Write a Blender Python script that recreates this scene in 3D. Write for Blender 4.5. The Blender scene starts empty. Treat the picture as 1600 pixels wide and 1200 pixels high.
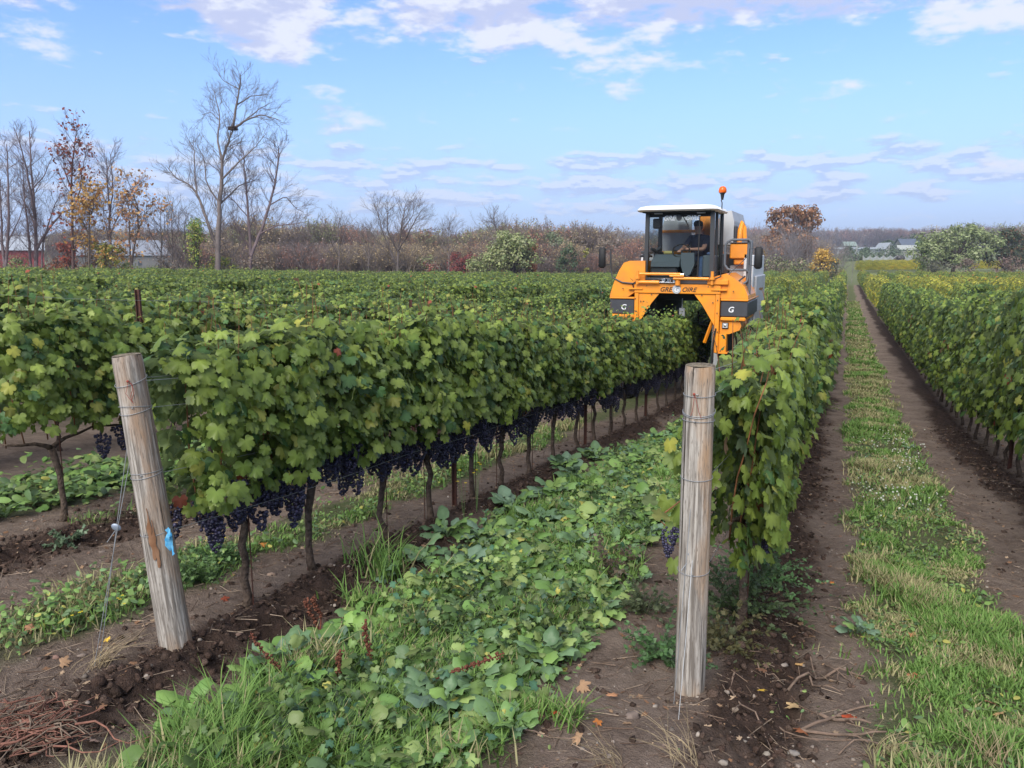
import bpy, math, random
import numpy as np
from mathutils import Vector, Matrix
R = math.radians
rng = np.random.default_rng(7)
rnd = random.Random(11)
scene = bpy.context.scene
COL = scene.collection

# ---------------------------------------------------------------- camera
CAMZ = 1.75
FPX, HORY = 1202.0, 402.0
PITCH = math.atan((600 - HORY) / FPX)
YAW = R(23.32)
cam_d = bpy.data.cameras.new('camera')
cam = bpy.data.objects.new('camera', cam_d); COL.objects.link(cam)
cam.location = (0, 0, CAMZ)
cam.rotation_euler = (math.pi / 2 - PITCH, 0, YAW)
cam_d.sensor_width = 36.0
cam_d.lens = 36.0 * FPX / 1600
cam_d.clip_start = 0.05; cam_d.clip_end = 12000
scene.camera = cam

# ---------------------------------------------------------------- sky, sun, exposure
SUN_EL, SUN_ROT = R(43), R(182)         # high behind the camera, veiled by cloud
world = bpy.data.worlds.new('World'); scene.world = world; world.use_nodes = True
def build_world():
    nt = world.node_tree; N = nt.nodes; L = nt.links; N.clear()
    out = N.new('ShaderNodeOutputWorld'); bg = N.new('ShaderNodeBackground')
    bg.inputs['Strength'].default_value = 0.10
    sky = N.new('ShaderNodeTexSky'); sky.sky_type = 'NISHITA'; sky.sun_disc = False
    sky.sun_elevation = SUN_EL; sky.sun_rotation = SUN_ROT
    sky.air_density = 1.0; sky.dust_density = 0.3; sky.ozone_density = 3.0; sky.altitude = 100
    def math_(op, a, b=None, c=None, clamp=False):
        n = N.new('ShaderNodeMath'); n.operation = op; n.use_clamp = clamp
        for i, v in enumerate((a, b, c)):
            if v is None: continue
            if isinstance(v, (int, float)): n.inputs[i].default_value = v
            else: L.new(v, n.inputs[i])
        return n.outputs[0]
    def mixc(f, a, b):
        n = N.new('ShaderNodeMix'); n.data_type = 'RGBA'
        if isinstance(f, (int, float)): n.inputs[0].default_value = f
        else: L.new(f, n.inputs[0])
        for i, v in ((6, a), (7, b)):
            if isinstance(v, tuple): n.inputs[i].default_value = (*v, 1)
            else: L.new(v, n.inputs[i])
        return n.outputs[2]
    tc = N.new('ShaderNodeTexCoord'); sp = N.new('ShaderNodeSeparateXYZ'); L.new(tc.outputs['Generated'], sp.inputs[0])
    x, y, z = sp.outputs
    el = math_('ARCSINE', z)
    az = math_('ARCTAN2', x, y)
    def ramp(v, a, b):       # smooth 0..1 between a and b
        n = N.new('ShaderNodeMapRange'); n.interpolation_type = 'SMOOTHSTEP'
        L.new(v, n.inputs[0]); n.inputs[1].default_value = a; n.inputs[2].default_value = b
        return n.outputs[0]
    # cloud decks seen as flattened noise over azimuth and elevation
    def noise(sx, sy, off, scale, detail, dz=0.0, rough=0.55):
        cx = N.new('ShaderNodeCombineXYZ')
        L.new(math_('MULTIPLY', az, sx), cx.inputs[0])
        L.new(math_('MULTIPLY', math_('ADD', el, dz), sy), cx.inputs[1])
        cx.inputs[2].default_value = off
        n = N.new('ShaderNodeTexNoise'); n.inputs['Scale'].default_value = scale
        n.inputs['Detail'].default_value = detail; n.inputs['Roughness'].default_value = rough
        L.new(cx.outputs[0], n.inputs['Vector'])
        return n.outputs[0]
    # high deck (elevation above 15 degrees)
    hd = noise(1.0, 2.6, 5.7, 5.2, 10, rough=.6); hd_up = noise(1.0, 2.6, 5.7, 5.2, 10, dz=0.02, rough=.6)
    hb = math_('MULTIPLY', ramp(el, R(11.5), R(16.5)), 0.24)
    hden = math_('SUBTRACT', math_('ADD', hd, hb), 0.595)
    hmask = ramp(hden, 0.0, 0.10)
    hshade = ramp(math_('SUBTRACT', hd, hd_up), -0.035, 0.06)
    # low deck of small flat puffs between 3 and 9 degrees
    ld = noise(1.0, 3.6, 9.4, 17, 6); ld_up = noise(1.0, 3.6, 9.4, 17, 6, dz=0.005)
    lb = math_('MULTIPLY', math_('MULTIPLY', ramp(el, R(1.5), R(4.5)), math_('SUBTRACT', 1.0, ramp(el, R(6.5), R(8.5)))), 0.20)
    lden = math_('SUBTRACT', math_('ADD', ld, lb), 0.615)
    lmask = math_('MULTIPLY', ramp(lden, 0.0, 0.15), 0.62)
    lshade = ramp(math_('SUBTRACT', ld, ld_up), -0.02, 0.05)
    # thin veil towards the horizon
    veil = math_('MULTIPLY', math_('SUBTRACT', 1.0, ramp(el, R(-2), R(17))), 0.92)
    tint = N.new('ShaderNodeMix'); tint.data_type = 'RGBA'; tint.blend_type = 'MULTIPLY'; tint.inputs[0].default_value = 1
    L.new(sky.outputs[0], tint.inputs[6]); tint.inputs[7].default_value = (1.00, 1.16, 1.42, 1)
    c = mixc(veil, tint.outputs[2], (2.85, 3.75, 6.3))
    c = mixc(lmask, c, mixc(lshade, (3.1, 3.7, 5.6), (5.3, 5.5, 6.4)))
    c = mixc(math_('MULTIPLY', hmask, 0.93), c, mixc(hshade, (3.75, 4.1, 5.7), (5.5, 5.7, 6.5)))
    L.new(c, bg.inputs[0]); L.new(bg.outputs[0], out.inputs[0])
build_world()
sun_d = bpy.data.lights.new('sun', 'SUN'); sun_d.energy = 3.3; sun_d.angle = R(46); sun_d.color = (1.0, 0.95, 0.87)
sun = bpy.data.objects.new('sun', sun_d); COL.objects.link(sun)
# sky rotation is measured clockwise from +Y; light travels away from the sun
_sd = Vector((math.sin(SUN_ROT) * math.cos(SUN_EL), math.cos(SUN_ROT) * math.cos(SUN_EL), math.sin(SUN_EL)))
sun.rotation_euler = (-_sd).to_track_quat('-Z', 'Y').to_euler()
sun.location = (0, -20, 40)
vs = scene.view_settings
vs.view_transform = 'Standard'; vs.look = 'None'; vs.gamma = 1.0; vs.use_curve_mapping = False; vs.exposure = 0.70
scene.cycles.max_bounces = 6; scene.cycles.transparent_max_bounces = 12
scene.cycles.diffuse_bounces = 3; scene.cycles.glossy_bounces = 2; scene.cycles.transmission_bounces = 4

# ---------------------------------------------------------------- rays of the survey: pixel of the photograph -> point of the place
def ray(px, py):
    xc = (px - 800) / FPX; yc = (600 - py) / FPX
    fw = math.cos(PITCH) + yc * math.sin(PITCH); z = -math.sin(PITCH) + yc * math.cos(PITCH)
    return xc * math.cos(YAW) - fw * math.sin(YAW), xc * math.sin(YAW) + fw * math.cos(YAW), z
_PY = [-400, 0, 8, 14, 19, 31, 45, 85, 136, 180, 217, 257, 290, 366, 470, 700, 1200, 2000, 9000]
_PZ = [30 * 0, -1.75, -2.38, -2.84, -3.08, -3.30, -3.55, -4.05, -4.40, -4.4, -3.8, -2.5, -1.0, 0.8, 2.0, 5.0, 14.0, 34.0, 60.0]
_PZ[0] = -1.75 + 1.0
def G(x, y):                             # large-scale terrain height
    x = np.asarray(x, float); y = np.asarray(y, float)
    z = np.interp(y, _PY, _PZ) + CAMZ
    left = np.clip(-x - 6, 0, 90)
    z = z + 0.0105 * left
    dark = np.clip((y - 20) / 60, 0, 1)
    return z - 0.004 * left * dark
def at(px, py):                          # point of the ground under a pixel
    r = ray(px, py); t = 2.0
    for _ in range(60):
        x, y = r[0] * t, r[1] * t
        f = CAMZ + r[2] * t - float(Gn(x, y))
        t += f / max(0.05, -r[2]) * 0.6
        if abs(f) < 1e-4: break
    return Vector((r[0] * t, r[1] * t, float(Gn(r[0] * t, r[1] * t))))
def far(px, D):                          # point on the ground D metres deep under image column px
    lat = (px - 800) / FPX * D
    lat = lat / math.cos(PITCH)
    x = lat * math.cos(YAW) - D * math.sin(YAW); y = lat * math.sin(YAW) + D * math.cos(YAW)
    return Vector((x, y, float(G(x, y))))
def zpix(py, D):                         # height of a picture line at depth D
    return CAMZ + (HORY - py) / FPX * D * 1.0

# ---------------------------------------------------------------- noise
_T = np.random.default_rng(3).random((512, 512))
def vnoise(x, y):
    xi = np.floor(x).astype(int); yi = np.floor(y).astype(int); fx = x - xi; fy = y - yi
    fx = fx * fx * (3 - 2 * fx); fy = fy * fy * (3 - 2 * fy)
    a = _T[xi % 512, yi % 512]; b = _T[(xi + 1) % 512, yi % 512]; c = _T[xi % 512, (yi + 1) % 512]; d = _T[(xi + 1) % 512, (yi + 1) % 512]
    return (a * (1 - fx) + b * fx) * (1 - fy) + (c * (1 - fx) + d * fx) * fy
def fbm(x, y, s, o=4, g=0.55):
    v = 0; a = 1; t = 0
    for i in range(o):
        v = v + a * vnoise(x * s + 17.3 * i, y * s + 5.1 * i); t += a; a *= g; s *= 2.03
    return v / t
def sstep(a, b, v):
    t = np.clip((v - a) / (b - a), 0, 1); return t * t * (3 - 2 * t)

# lanes between the rows (metres across the rows): grass, cover crop, tilled ridges
ROWX = [-3.12, -0.55, 2.05]
def zones(x, y):
    x = np.asarray(x, float); y = np.asarray(y, float)
    w = (fbm(x, y, 1.1, 3) - 0.5) * 0.55 + (fbm(x, y, 5.0, 2) - 0.5) * 0.22
    wx = x + w * 0.8
    def band(a, b, s=0.12): return sstep(a - s, a + s, wx) * (1 - sstep(b - s, b + s, wx))
    aisle = band(0.22, 1.02)
    crop = band(-2.42, -1.28, 0.14) * 1.0
    g2 = band(-4.12, -3.62) * sstep(1.5, 2.5, y)
    crop = crop * (1 - (1 - sstep(2.3, 3.3, y)) * (1 - sstep(-2.30, -2.02, wx)))
    crop2 = band(-7.15, -5.95, 0.15)
    side = sstep(0.2, 1.0, wx + 1.2 - 0.0) * 0
    # the right-hand lanes beyond row C, and lanes further left, alternate
    per = np.mod(x - 2.05, 2.62)
    g3 = ((x > 2.1) | (x < -8)) * sstep(0.6, 0.9, per) * (1 - sstep(1.7, 2.0, per))
    head = (1 - sstep(1.7, 2.7, y + w)) * sstep(-2.6, -2.2, wx) * (1 - sstep(-1.3, -1.0, wx)) + (1 - sstep(2.4, 3.6, y - (wx - 0.1) * 0.4)) * sstep(0.15, 0.3, wx)
    weeds = (fbm(x + 40, y, 0.9, 3) > 0.60) * 0.4 * ((x < -4.3) & (x > -5.9))
    cross = sstep(135, 138, y)
    grass = np.clip(np.maximum.reduce([aisle, g2, g3, head, weeds, cross]), 0, 1)
    crop = np.clip(np.maximum(crop, crop2), 0, 1) * (1 - cross)
    till = (sstep(-3.2, -3.05, x) * (1 - sstep(-2.72, -2.5, wx)) + sstep(-0.5, -0.4, x) * (1 - sstep(-0.22, -0.02, wx)) * sstep(2.2, 3.2, y)
            + sstep(-5.6, -5.3, x) * (1 - sstep(-4.95, -4.6, wx)) + sstep(1.5, 1.7, wx) * (1 - sstep(1.95, 2.1, x)))
    till = np.clip(till, 0, 1) * (1 - cross)
    return grass, crop, till
def Gn(x, y):                            # terrain with ridges, ruts and clods
    x = np.asarray(x, float); y = np.asarray(y, float)
    g, c, t = zones(x, y)
    near = 1 - sstep(16, 24, y)
    z = G(x, y)
    rut = -0.035 * (np.exp(-((x + 0.02) / 0.2) ** 2) + np.exp(-((x - 1.38) / 0.22) ** 2) + np.exp(-((x + 4.45) / 0.2) ** 2))
    mound = 0.105 * np.exp(-((x + 2.86) / 0.16) ** 2) + 0.05 * np.exp(-((x + 0.36) / 0.14) ** 2) + 0.05 * np.exp(-((x + 5.2) / 0.2) ** 2) + 0.05 * np.exp(-((x + 0.6) / 0.5) ** 2 - ((y - 2.75) / 0.35) ** 2)
    und = (fbm(x, y, 0.7, 3) - 0.5) * 0.07
    cl = np.abs(fbm(x, y, 6.0, 4, 0.6) - 0.5) * -0.16 + (fbm(x, y, 19, 3, 0.6) - 0.5) * 0.05
    z = z + near * (rut + mound + und + cl * (0.22 + 1.5 * t) * (1 - 0.5 * g))
    return z

# ---------------------------------------------------------------- mesh helpers
def tag(o, label=None, cat=None, group=None, kind=None):
    if label: o['label'] = label
    if cat: o['category'] = cat
    if group: o['group'] = group
    if kind: o['kind'] = kind
    return o
def np_mesh(name, V, faces, mats, col=None, smooth=False, mi=None, extra=None):
    """V (n,3); faces: list of (k,m) int arrays, m vertices each; col: (n,3) per-vertex colour"""
    me = bpy.data.meshes.new(name)
    V = np.ascontiguousarray(V, dtype=np.float32)
    me.vertices.add(len(V)); me.vertices.foreach_set('co', V.ravel())
    loops = np.concatenate([f.ravel() for f in faces]).astype(np.int32)
    tot = np.concatenate([np.full(len(f), f.shape[1], np.int32) for f in faces])
    start = np.concatenate([[0], np.cumsum(tot)[:-1]]).astype(np.int32)
    me.loops.add(len(loops)); me.loops.foreach_set('vertex_index', loops)
    me.polygons.add(len(tot)); me.polygons.foreach_set('loop_start', start); me.polygons.foreach_set('loop_total', tot)
    if smooth: me.polygons.foreach_set('use_smooth', np.ones(len(tot), bool))
    if mi is not None: me.polygons.foreach_set('material_index', np.asarray(mi, np.int32))
    if col is not None:
        ca = me.color_attributes.new('Col', 'FLOAT_COLOR', 'POINT')
        c4 = np.ones((len(V), 4), np.float32); c4[:, :3] = col; ca.data.foreach_set('color', c4.ravel())
    me.update(calc_edges=True); me.validate()
    for m in (mats if isinstance(mats, (list, tuple)) else [mats]): me.materials.append(m)
    return me
def link(name, data, parent=None, loc=None, rot=None, scale=None):
    o = bpy.data.objects.new(name, data); COL.objects.link(o)
    if parent is not None: o.parent = parent
    if loc is not None: o.location = loc
    if rot is not None: o.rotation_euler = rot
    if scale is not None: o.scale = scale if hasattr(scale, '__len__') else (scale,) * 3
    return o
def empty(name, loc=(0, 0, 0), rot=(0, 0, 0), scale=None):
    o = link(name, None, None, loc, rot, scale); o.empty_display_size = 0.1; return o

class MB:
    def __init__(s): s.v = []; s.f = []; s.n = 0
    def add(s, V, F):
        for f in F: s.f.append(tuple(i + s.n for i in f))
        s.v.extend([tuple(p) for p in V]); s.n += len(V); return s
    def box(s, x0, x1, y0, y1, z0, z1, bev=0.0, M=None):
        if bev <= 0:
            V = [(x, y, z) for z in (z0, z1) for y in (y0, y1) for x in (x0, x1)]
            F = [(0, 2, 3, 1), (4, 5, 7, 6), (0, 1, 5, 4), (2, 6, 7, 3), (0, 4, 6, 2), (1, 3, 7, 5)]
        else:
            b = min(bev, (x1 - x0) * .45, (y1 - y0) * .45, (z1 - z0) * .45); V = []; F = []
            cx, cy, cz = (x0 + x1) / 2, (y0 + y1) / 2, (z0 + z1) / 2; hx, hy, hz = (x1 - x0) / 2, (y1 - y0) / 2, (z1 - z0) / 2
            idx = {}
            for sx in (-1, 1):
                for sy in (-1, 1):
                    for sz in (-1, 1):
                        for a in range(3):
                            h = [hx - b, hy - b, hz - b]; h[a] += b
                            idx[(sx, sy, sz, a)] = len(V); V.append((cx + sx * h[0], cy + sy * h[1], cz + sz * h[2]))
            for a in range(3):
                for s1 in (-1, 1):
                    q = []
                    for (u, v) in ((-1, -1), (1, -1), (1, 1), (-1, 1)):
                        k = [0, 0, 0]; k[a] = s1; k[(a + 1) % 3] = u; k[(a + 2) % 3] = v; q.append(idx[(*k, a)])
                    F.append(tuple(q if s1 > 0 else q[::-1]))
            for a in range(3):
                b1, b2 = (a + 1) % 3, (a + 2) % 3
                for u in (-1, 1):
                    for v in (-1, 1):
                        def kk(t, ax):
                            k = [0, 0, 0]; k[a] = t; k[b1] = u; k[b2] = v; return idx[(*k, ax)]
                        F.append((kk(-1, b1), kk(1, b1), kk(1, b2), kk(-1, b2)))
            for k in [(i, j, l) for i in (-1, 1) for j in (-1, 1) for l in (-1, 1)]:
                F.append((idx[(*k, 0)], idx[(*k, 1)], idx[(*k, 2)]))
        if M is not None: V = [tuple(M @ Vector(p)) for p in V]
        return s.add(V, F)
    def tube(s, P, r, n=8, cap=True):
        P = [Vector(p) for p in P]; m = len(P)
        if not hasattr(r, '__len__'): r = [r] * m
        V = []; up = None
        for i, p in enumerate(P):
            d = (P[min(i + 1, m - 1)] - P[max(i - 1, 0)]).normalized()
            if up is None:
                up = Vector((0, 0, 1)) if abs(d.z) < 0.9 else Vector((1, 0, 0))
            a = (up - d * up.dot(d)); a = a.normalized() if a.length > 1e-6 else d.orthogonal().normalized()
            up = a; b = d.cross(a)
            for k in range(n):
                t = 2 * math.pi * k / n; V.append(p + (a * math.cos(t) + b * math.sin(t)) * r[i])
        F = [(i * n + k, i * n + (k + 1) % n, (i + 1) * n + (k + 1) % n, (i + 1) * n + k) for i in range(m - 1) for k in range(n)]
        if cap: F.append(tuple(range(n))[::-1]); F.append(tuple((m - 1) * n + k for k in range(n)))
        return s.add(V, F)
    def prism(s, P, ax, a, b):           # polygon P (2-D) extruded from a to b along axis ax
        n = len(P)
        def mk(u, v, w): return (w, u, v) if ax == 0 else ((u, w, v) if ax == 1 else (u, v, w))
        V = [mk(u, v, a) for u, v in P] + [mk(u, v, b) for u, v in P]
        F = [tuple(range(n)), tuple(range(2 * n - 1, n - 1, -1))] + [(i, i + n, (i + 1) % n + n, (i + 1) % n) for i in range(n)]
        return s.add(V, F)
    def ball(s, c, r, nu=10, nv=7, M=None):
        if not hasattr(r, '__len__'): r = (r, r, r)
        V = [(0, 0, -1)]; F = []
        for j in range(1, nv):
            p = -math.pi / 2 + math.pi * j / nv
            for i in range(nu):
                t = 2 * math.pi * i / nu; V.append((math.cos(p) * math.cos(t), math.cos(p) * math.sin(t), math.sin(p)))
        V.append((0, 0, 1)); T = len(V) - 1
        for i in range(nu):
            F.append((0, 1 + (i + 1) % nu, 1 + i)); F.append((T, T - nu + i, T - nu + (i + 1) % nu))
        for j in range(nv - 2):
            for i in range(nu):
                a0 = 1 + j * nu; F.append((a0 + i, a0 + (i + 1) % nu, a0 + nu + (i + 1) % nu, a0 + nu + i))
        V = [Vector((v[0] * r[0], v[1] * r[1], v[2] * r[2])) for v in V]
        if M is not None: V = [M @ v for v in V]
        return s.add([v + Vector(c) for v in V], F)
    def mesh(s, name, mats, smooth=False, angle=None):
        me = bpy.data.meshes.new(name); me.from_pydata(s.v, [], s.f)
        import bmesh
        bm = bmesh.new(); bm.from_mesh(me); bmesh.ops.recalc_face_normals(bm, faces=bm.faces); bm.to_mesh(me); bm.free()
        for m in (mats if isinstance(mats, (list, tuple)) else [mats]): me.materials.append(m)
        if smooth:
            me.polygons.foreach_set('use_smooth', [True] * len(me.polygons))
            if angle: me.set_sharp_from_angle(angle=R(angle))
        me.update(); return me
    def obj(s, name, mats, parent=None, loc=None, rot=None, smooth=False, angle=40):
        return link(name, s.mesh(name, mats, smooth, angle), parent, loc, rot)

# ---------------------------------------------------------------- materials
def mat(name, color=(.5, .5, .5), rough=.6, metal=0.0, spec=0.5, var=0.0, vscale=8, bump=0.0, bscale=40, col2=None, trans=0.0, vcol=False, emis=None, alpha=None, coat=0.0, detail=5):
    m = bpy.data.materials.new(name); m.use_nodes = True; nt = m.node_tree; N = nt.nodes; L = nt.links
    b = N['Principled BSDF']; out = N['Material Output']
    b.inputs['Base Color'].default_value = (*color, 1); b.inputs['Roughness'].default_value = rough; b.inputs['Metallic'].default_value = metal
    b.inputs['Specular IOR Level'].default_value = spec; b.inputs['Coat Weight'].default_value = coat
    geo = N.new('ShaderNodeTexCoord')
    src = None
    if vcol:
        a = N.new('ShaderNodeVertexColor'); a.layer_name = 'Col'; src = a.outputs[0]
    if var or col2:
        nz = N.new('ShaderNodeTexNoise'); nz.inputs['Scale'].default_value = vscale; nz.inputs['Detail'].default_value = detail
        L.new(geo.outputs['Object'], nz.inputs['Vector'])
        mr = N.new('ShaderNodeMapRange'); mr.inputs[1].default_value = .35; mr.inputs[2].default_value = .68; L.new(nz.outputs[0], mr.inputs[0])
        mx = N.new('ShaderNodeMix'); mx.data_type = 'RGBA'; L.new(mr.outputs[0], mx.inputs[0])
        if src is not None: L.new(src, mx.inputs[6])
        else: mx.inputs[6].default_value = (*color, 1)
        if col2: mx.inputs[7].default_value = (*col2, 1)
        else:
            k = 1 - var
            if src is not None:
                g = N.new('ShaderNodeMix'); g.data_type = 'RGBA'; g.blend_type = 'MULTIPLY'; g.inputs[0].default_value = 1; L.new(src, g.inputs[6]); g.inputs[7].default_value = (k, k, k, 1); L.new(g.outputs[2], mx.inputs[7])
            else: mx.inputs[7].default_value = (color[0] * k, color[1] * k, color[2] * k, 1)
        src = mx.outputs[2]
    if src is not None: L.new(src, b.inputs['Base Color'])
    if bump:
        n2 = N.new('ShaderNodeTexNoise'); n2.inputs['Scale'].default_value = bscale; n2.inputs['Detail'].default_value = 6
        L.new(geo.outputs['Object'], n2.inputs['Vector'])
        bp = N.new('ShaderNodeBump'); bp.inputs['Strength'].default_value = bump; bp.inputs['Distance'].default_value = 0.02
        L.new(n2.outputs[0], bp.inputs['Height']); L.new(bp.outputs[0], b.inputs['Normal'])
    if trans:
        t = N.new('ShaderNodeBsdfTranslucent'); ms = N.new('ShaderNodeMixShader'); ms.inputs[0].default_value = trans
        if src is not None: L.new(src, t.inputs[0])
        else: t.inputs[0].default_value = (*color, 1)
        L.new(b.outputs[0], ms.inputs[1]); L.new(t.outputs[0], ms.inputs[2]); L.new(ms.outputs[0], out.inputs[0])
    if emis: b.inputs['Emission Color'].default_value = (*emis[0], 1); b.inputs['Emission Strength'].default_value = emis[1]
    return m

def leaf_material(name, trans=0.3, rough=0.45, under=(0.30, 0.36, 0.24), underf=0.35, veins=False):
    """leaves: colour per leaf, paler underside; vineyard blocks carry a 'tint' that turns them yellow"""
    m = bpy.data.materials.new(name); m.use_nodes = True; nt = m.node_tree; N = nt.nodes; L = nt.links
    b = N['Principled BSDF']; out = N['Material Output']
    vc = N.new('ShaderNodeVertexColor'); vc.layer_name = 'Col'
    oi = N.new('ShaderNodeObjectInfo')
    hs = N.new('ShaderNodeHueSaturation')
    mr = N.new('ShaderNodeMapRange'); mr.inputs[3].default_value = .86; mr.inputs[4].default_value = 1.14; L.new(oi.outputs['Random'], mr.inputs[0]); L.new(mr.outputs[0], hs.inputs['Value'])
    L.new(vc.outputs[0], hs.inputs['Color'])
    at_ = N.new('ShaderNodeAttribute'); at_.attribute_type = 'INSTANCER'; at_.attribute_name = 'tint'
    ym = N.new('ShaderNodeMix'); ym.data_type = 'RGBA'; ym.blend_type = 'MIX'
    yl = N.new('ShaderNodeMix'); yl.data_type = 'RGBA'; yl.blend_type = 'MULTIPLY'; yl.inputs[0].default_value = 1
    L.new(hs.outputs[0], yl.inputs[6]); yl.inputs[7].default_value = (3.0, 1.95, 1.2, 1)
    L.new(at_.outputs['Fac'], ym.inputs[0]); L.new(hs.outputs[0], ym.inputs[6]); L.new(yl.outputs[2], ym.inputs[7])
    ge = N.new('ShaderNodeNewGeometry'); mu = N.new('ShaderNodeMath'); mu.operation = 'MULTIPLY'; mu.inputs[1].default_value = underf; L.new(ge.outputs['Backfacing'], mu.inputs[0])
    um = N.new('ShaderNodeMix'); um.data_type = 'RGBA'; L.new(mu.outputs[0], um.inputs[0]); L.new(ym.outputs[2], um.inputs[6]); um.inputs[7].default_value = (*under, 1)
    L.new(um.outputs[2], b.inputs['Base Color']); b.inputs['Roughness'].default_value = rough; b.inputs['Specular IOR Level'].default_value = .35
    t = N.new('ShaderNodeBsdfTranslucent'); L.new(um.outputs[2], t.inputs[0]); ms = N.new('ShaderNodeMixShader'); ms.inputs[0].default_value = trans
    L.new(b.outputs[0], ms.inputs[1]); L.new(t.outputs[0], ms.inputs[2]); L.new(ms.outputs[0], out.inputs[0])
    return m
M_LEAF = leaf_material('vine_leaf', trans=0.34)
M_CROP = leaf_material('crop_leaf', trans=0.28, under=(.30, .38, .25))
M_TREELEAF = leaf_material('tree_leaf', trans=0.30, rough=.6, underf=.1)
M_GRASS = mat('grass_blade', vcol=True, rough=.6, spec=.25, trans=.30)
M_TWIG = mat('debris', vcol=True, rough=.85, spec=.2, var=.35, vscale=60)
M_STONE = mat('stone', vcol=True, rough=.8, spec=.3, var=.35, vscale=40, bump=.3)
M_BARK = mat('vine_bark', (.125, .092, .070), .92, spec=.15, col2=(.050, .036, .028), vscale=28, bump=.9, bscale=45)
M_CANE = mat('vine_cane', (.21, .085, .035), .7, spec=.3, col2=(.10, .05, .022), vscale=20)
M_WIRE = mat('galvanised_wire', (.30, .31, .32), .5, metal=.5)
M_RUST = mat('rusty_steel', (.085, .028, .016), .8, col2=(.045, .018, .012), vscale=25, bump=.3)
M_TREEBARK = mat('tree_bark', (.15, .125, .115), .92, spec=.1, col2=(.085, .070, .066), vscale=3)
M_TREEBARK2 = mat('tree_bark_reddish', (.16, .115, .115), .92, spec=.1, col2=(.09, .065, .068), vscale=3)
# ================================================================ GROUND
def ground_material():
    m = bpy.data.materials.new('vineyard_soil'); m.use_nodes = True; nt = m.node_tree; N = nt.nodes; L = nt.links
    b = N['Principled BSDF']; b.inputs['Roughness'].default_value = .95; b.inputs['Specular IOR Level'].default_value = .15
    ge = N.new('ShaderNodeNewGeometry'); vc = N.new('ShaderNodeVertexColor'); vc.layer_name = 'Col'
    sp = N.new('ShaderNodeSeparateColor'); L.new(vc.outputs[0], sp.inputs[0])
    def noise(scale, detail=5, rough=.6):
        n = N.new('ShaderNodeTexNoise'); n.inputs['Scale'].default_value = scale; n.inputs['Detail'].default_value = detail; n.inputs['Roughness'].default_value = rough
        L.new(ge.outputs['Position'], n.inputs['Vector']); return n.outputs[0]
    def mr(v, a, b_, c=0., d=1.):
        n = N.new('ShaderNodeMapRange'); L.new(v, n.inputs[0]); n.inputs[1].default_value = a; n.inputs[2].default_value = b_; n.inputs[3].default_value = c; n.inputs[4].default_value = d; return n.outputs[0]
    def mix(f, a, c):
        n = N.new('ShaderNodeMix'); n.data_type = 'RGBA'
        L.new(f, n.inputs[0])
        for i, v in ((6, a), (7, c)):
            if isinstance(v, tuple): n.inputs[i].default_value = (*v, 1)
            else: L.new(v, n.inputs[i])
        return n.outputs[2]
    n1, n2, n3 = noise(2.2), noise(14, 6), noise(90, 4, .7)
    dry = mix(mr(n2, .35, .68), (.265, .200, .158), (.140, .102, .080))
    dry = mix(mr(n1, .4, .7), dry, (.32, .25, .20))
    dry = mix(mr(n3, .60, .72), dry, (.38, .33, .28))
    til = mix(mr(n2, .35, .65), (.098, .064, .050), (.050, .034, .027))
    til = mix(mr(n3, .66, .76), til, (.22, .18, .15))
    soil = mix(sp.outputs[2], dry, til)
    gr = mix(mr(n1, .35, .65), (.13, .15, .065), (.080, .12, .042)); gr = mix(mr(n2, .5, .72), gr, (.22, .19, .11))
    gf = N.new('ShaderNodeMath'); gf.operation = 'MULTIPLY'; L.new(sp.outputs[0], gf.inputs[0]); L.new(mr(n2, .25, .5, .55, 1.), gf.inputs[1])
    c = mix(gf.outputs[0], soil, gr)
    cf = N.new('ShaderNodeMath'); cf.operation = 'MULTIPLY'; L.new(sp.outputs[1], cf.inputs[0]); cf.inputs[1].default_value = .75
    c = mix(cf.outputs[0], c, (.085, .12, .05))
    L.new(c, b.inputs['Base Color'])
    bp = N.new('ShaderNodeBump'); bp.inputs['Distance'].default_value = .05; bp.inputs['Strength'].default_value = 1.0
    ad = N.new('ShaderNodeMath'); ad.operation = 'ADD'; L.new(n2, ad.inputs[0]); L.new(n3, ad.inputs[1]); L.new(ad.outputs[0], bp.inputs['Height']); L.new(bp.outputs[0], b.inputs['Normal'])
    return m
def axis(parts):
    out = []
    for a, b_, n in parts: out.append(np.linspace(a, b_, n, endpoint=False))
    return np.concatenate(out + [[parts[-1][1]]])
gx = axis([(-6000, -400, 10), (-400, -90, 14), (-90, -9, 60), (-9, -4.5, 90), (-4.5, 2.4, 250), (2.4, 8, 40), (8, 90, 40), (90, 400, 14), (400, 6000, 10)])
gy = axis([(-60, 0.8, 20), (.8, 9, 300), (9, 20, 150), (20, 60, 60), (60, 240, 60), (240, 900, 24), (900, 8000, 16)])
GX, GY = np.meshgrid(gx, gy)
GZ = Gn(GX, GY)
g_, c_, t_ = zones(GX, GY)
fieldd = sstep(139, 141, GY)
gcol = np.stack([g_, c_, t_], -1)
nx_, ny_ = len(gx), len(gy)
ii = np.arange((ny_ - 1) * (nx_ - 1)); r_ = ii // (nx_ - 1); k_ = ii % (nx_ - 1)
q = r_ * nx_ + k_
me = np_mesh('ground', np.stack([GX, GY, GZ], -1).reshape(-1, 3), [np.stack([q, q + 1, q + 1 + nx_, q + nx_], 1)], ground_material(), gcol.reshape(-1, 3), smooth=True)
ground = tag(link('ground', me), kind='structure')

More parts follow.
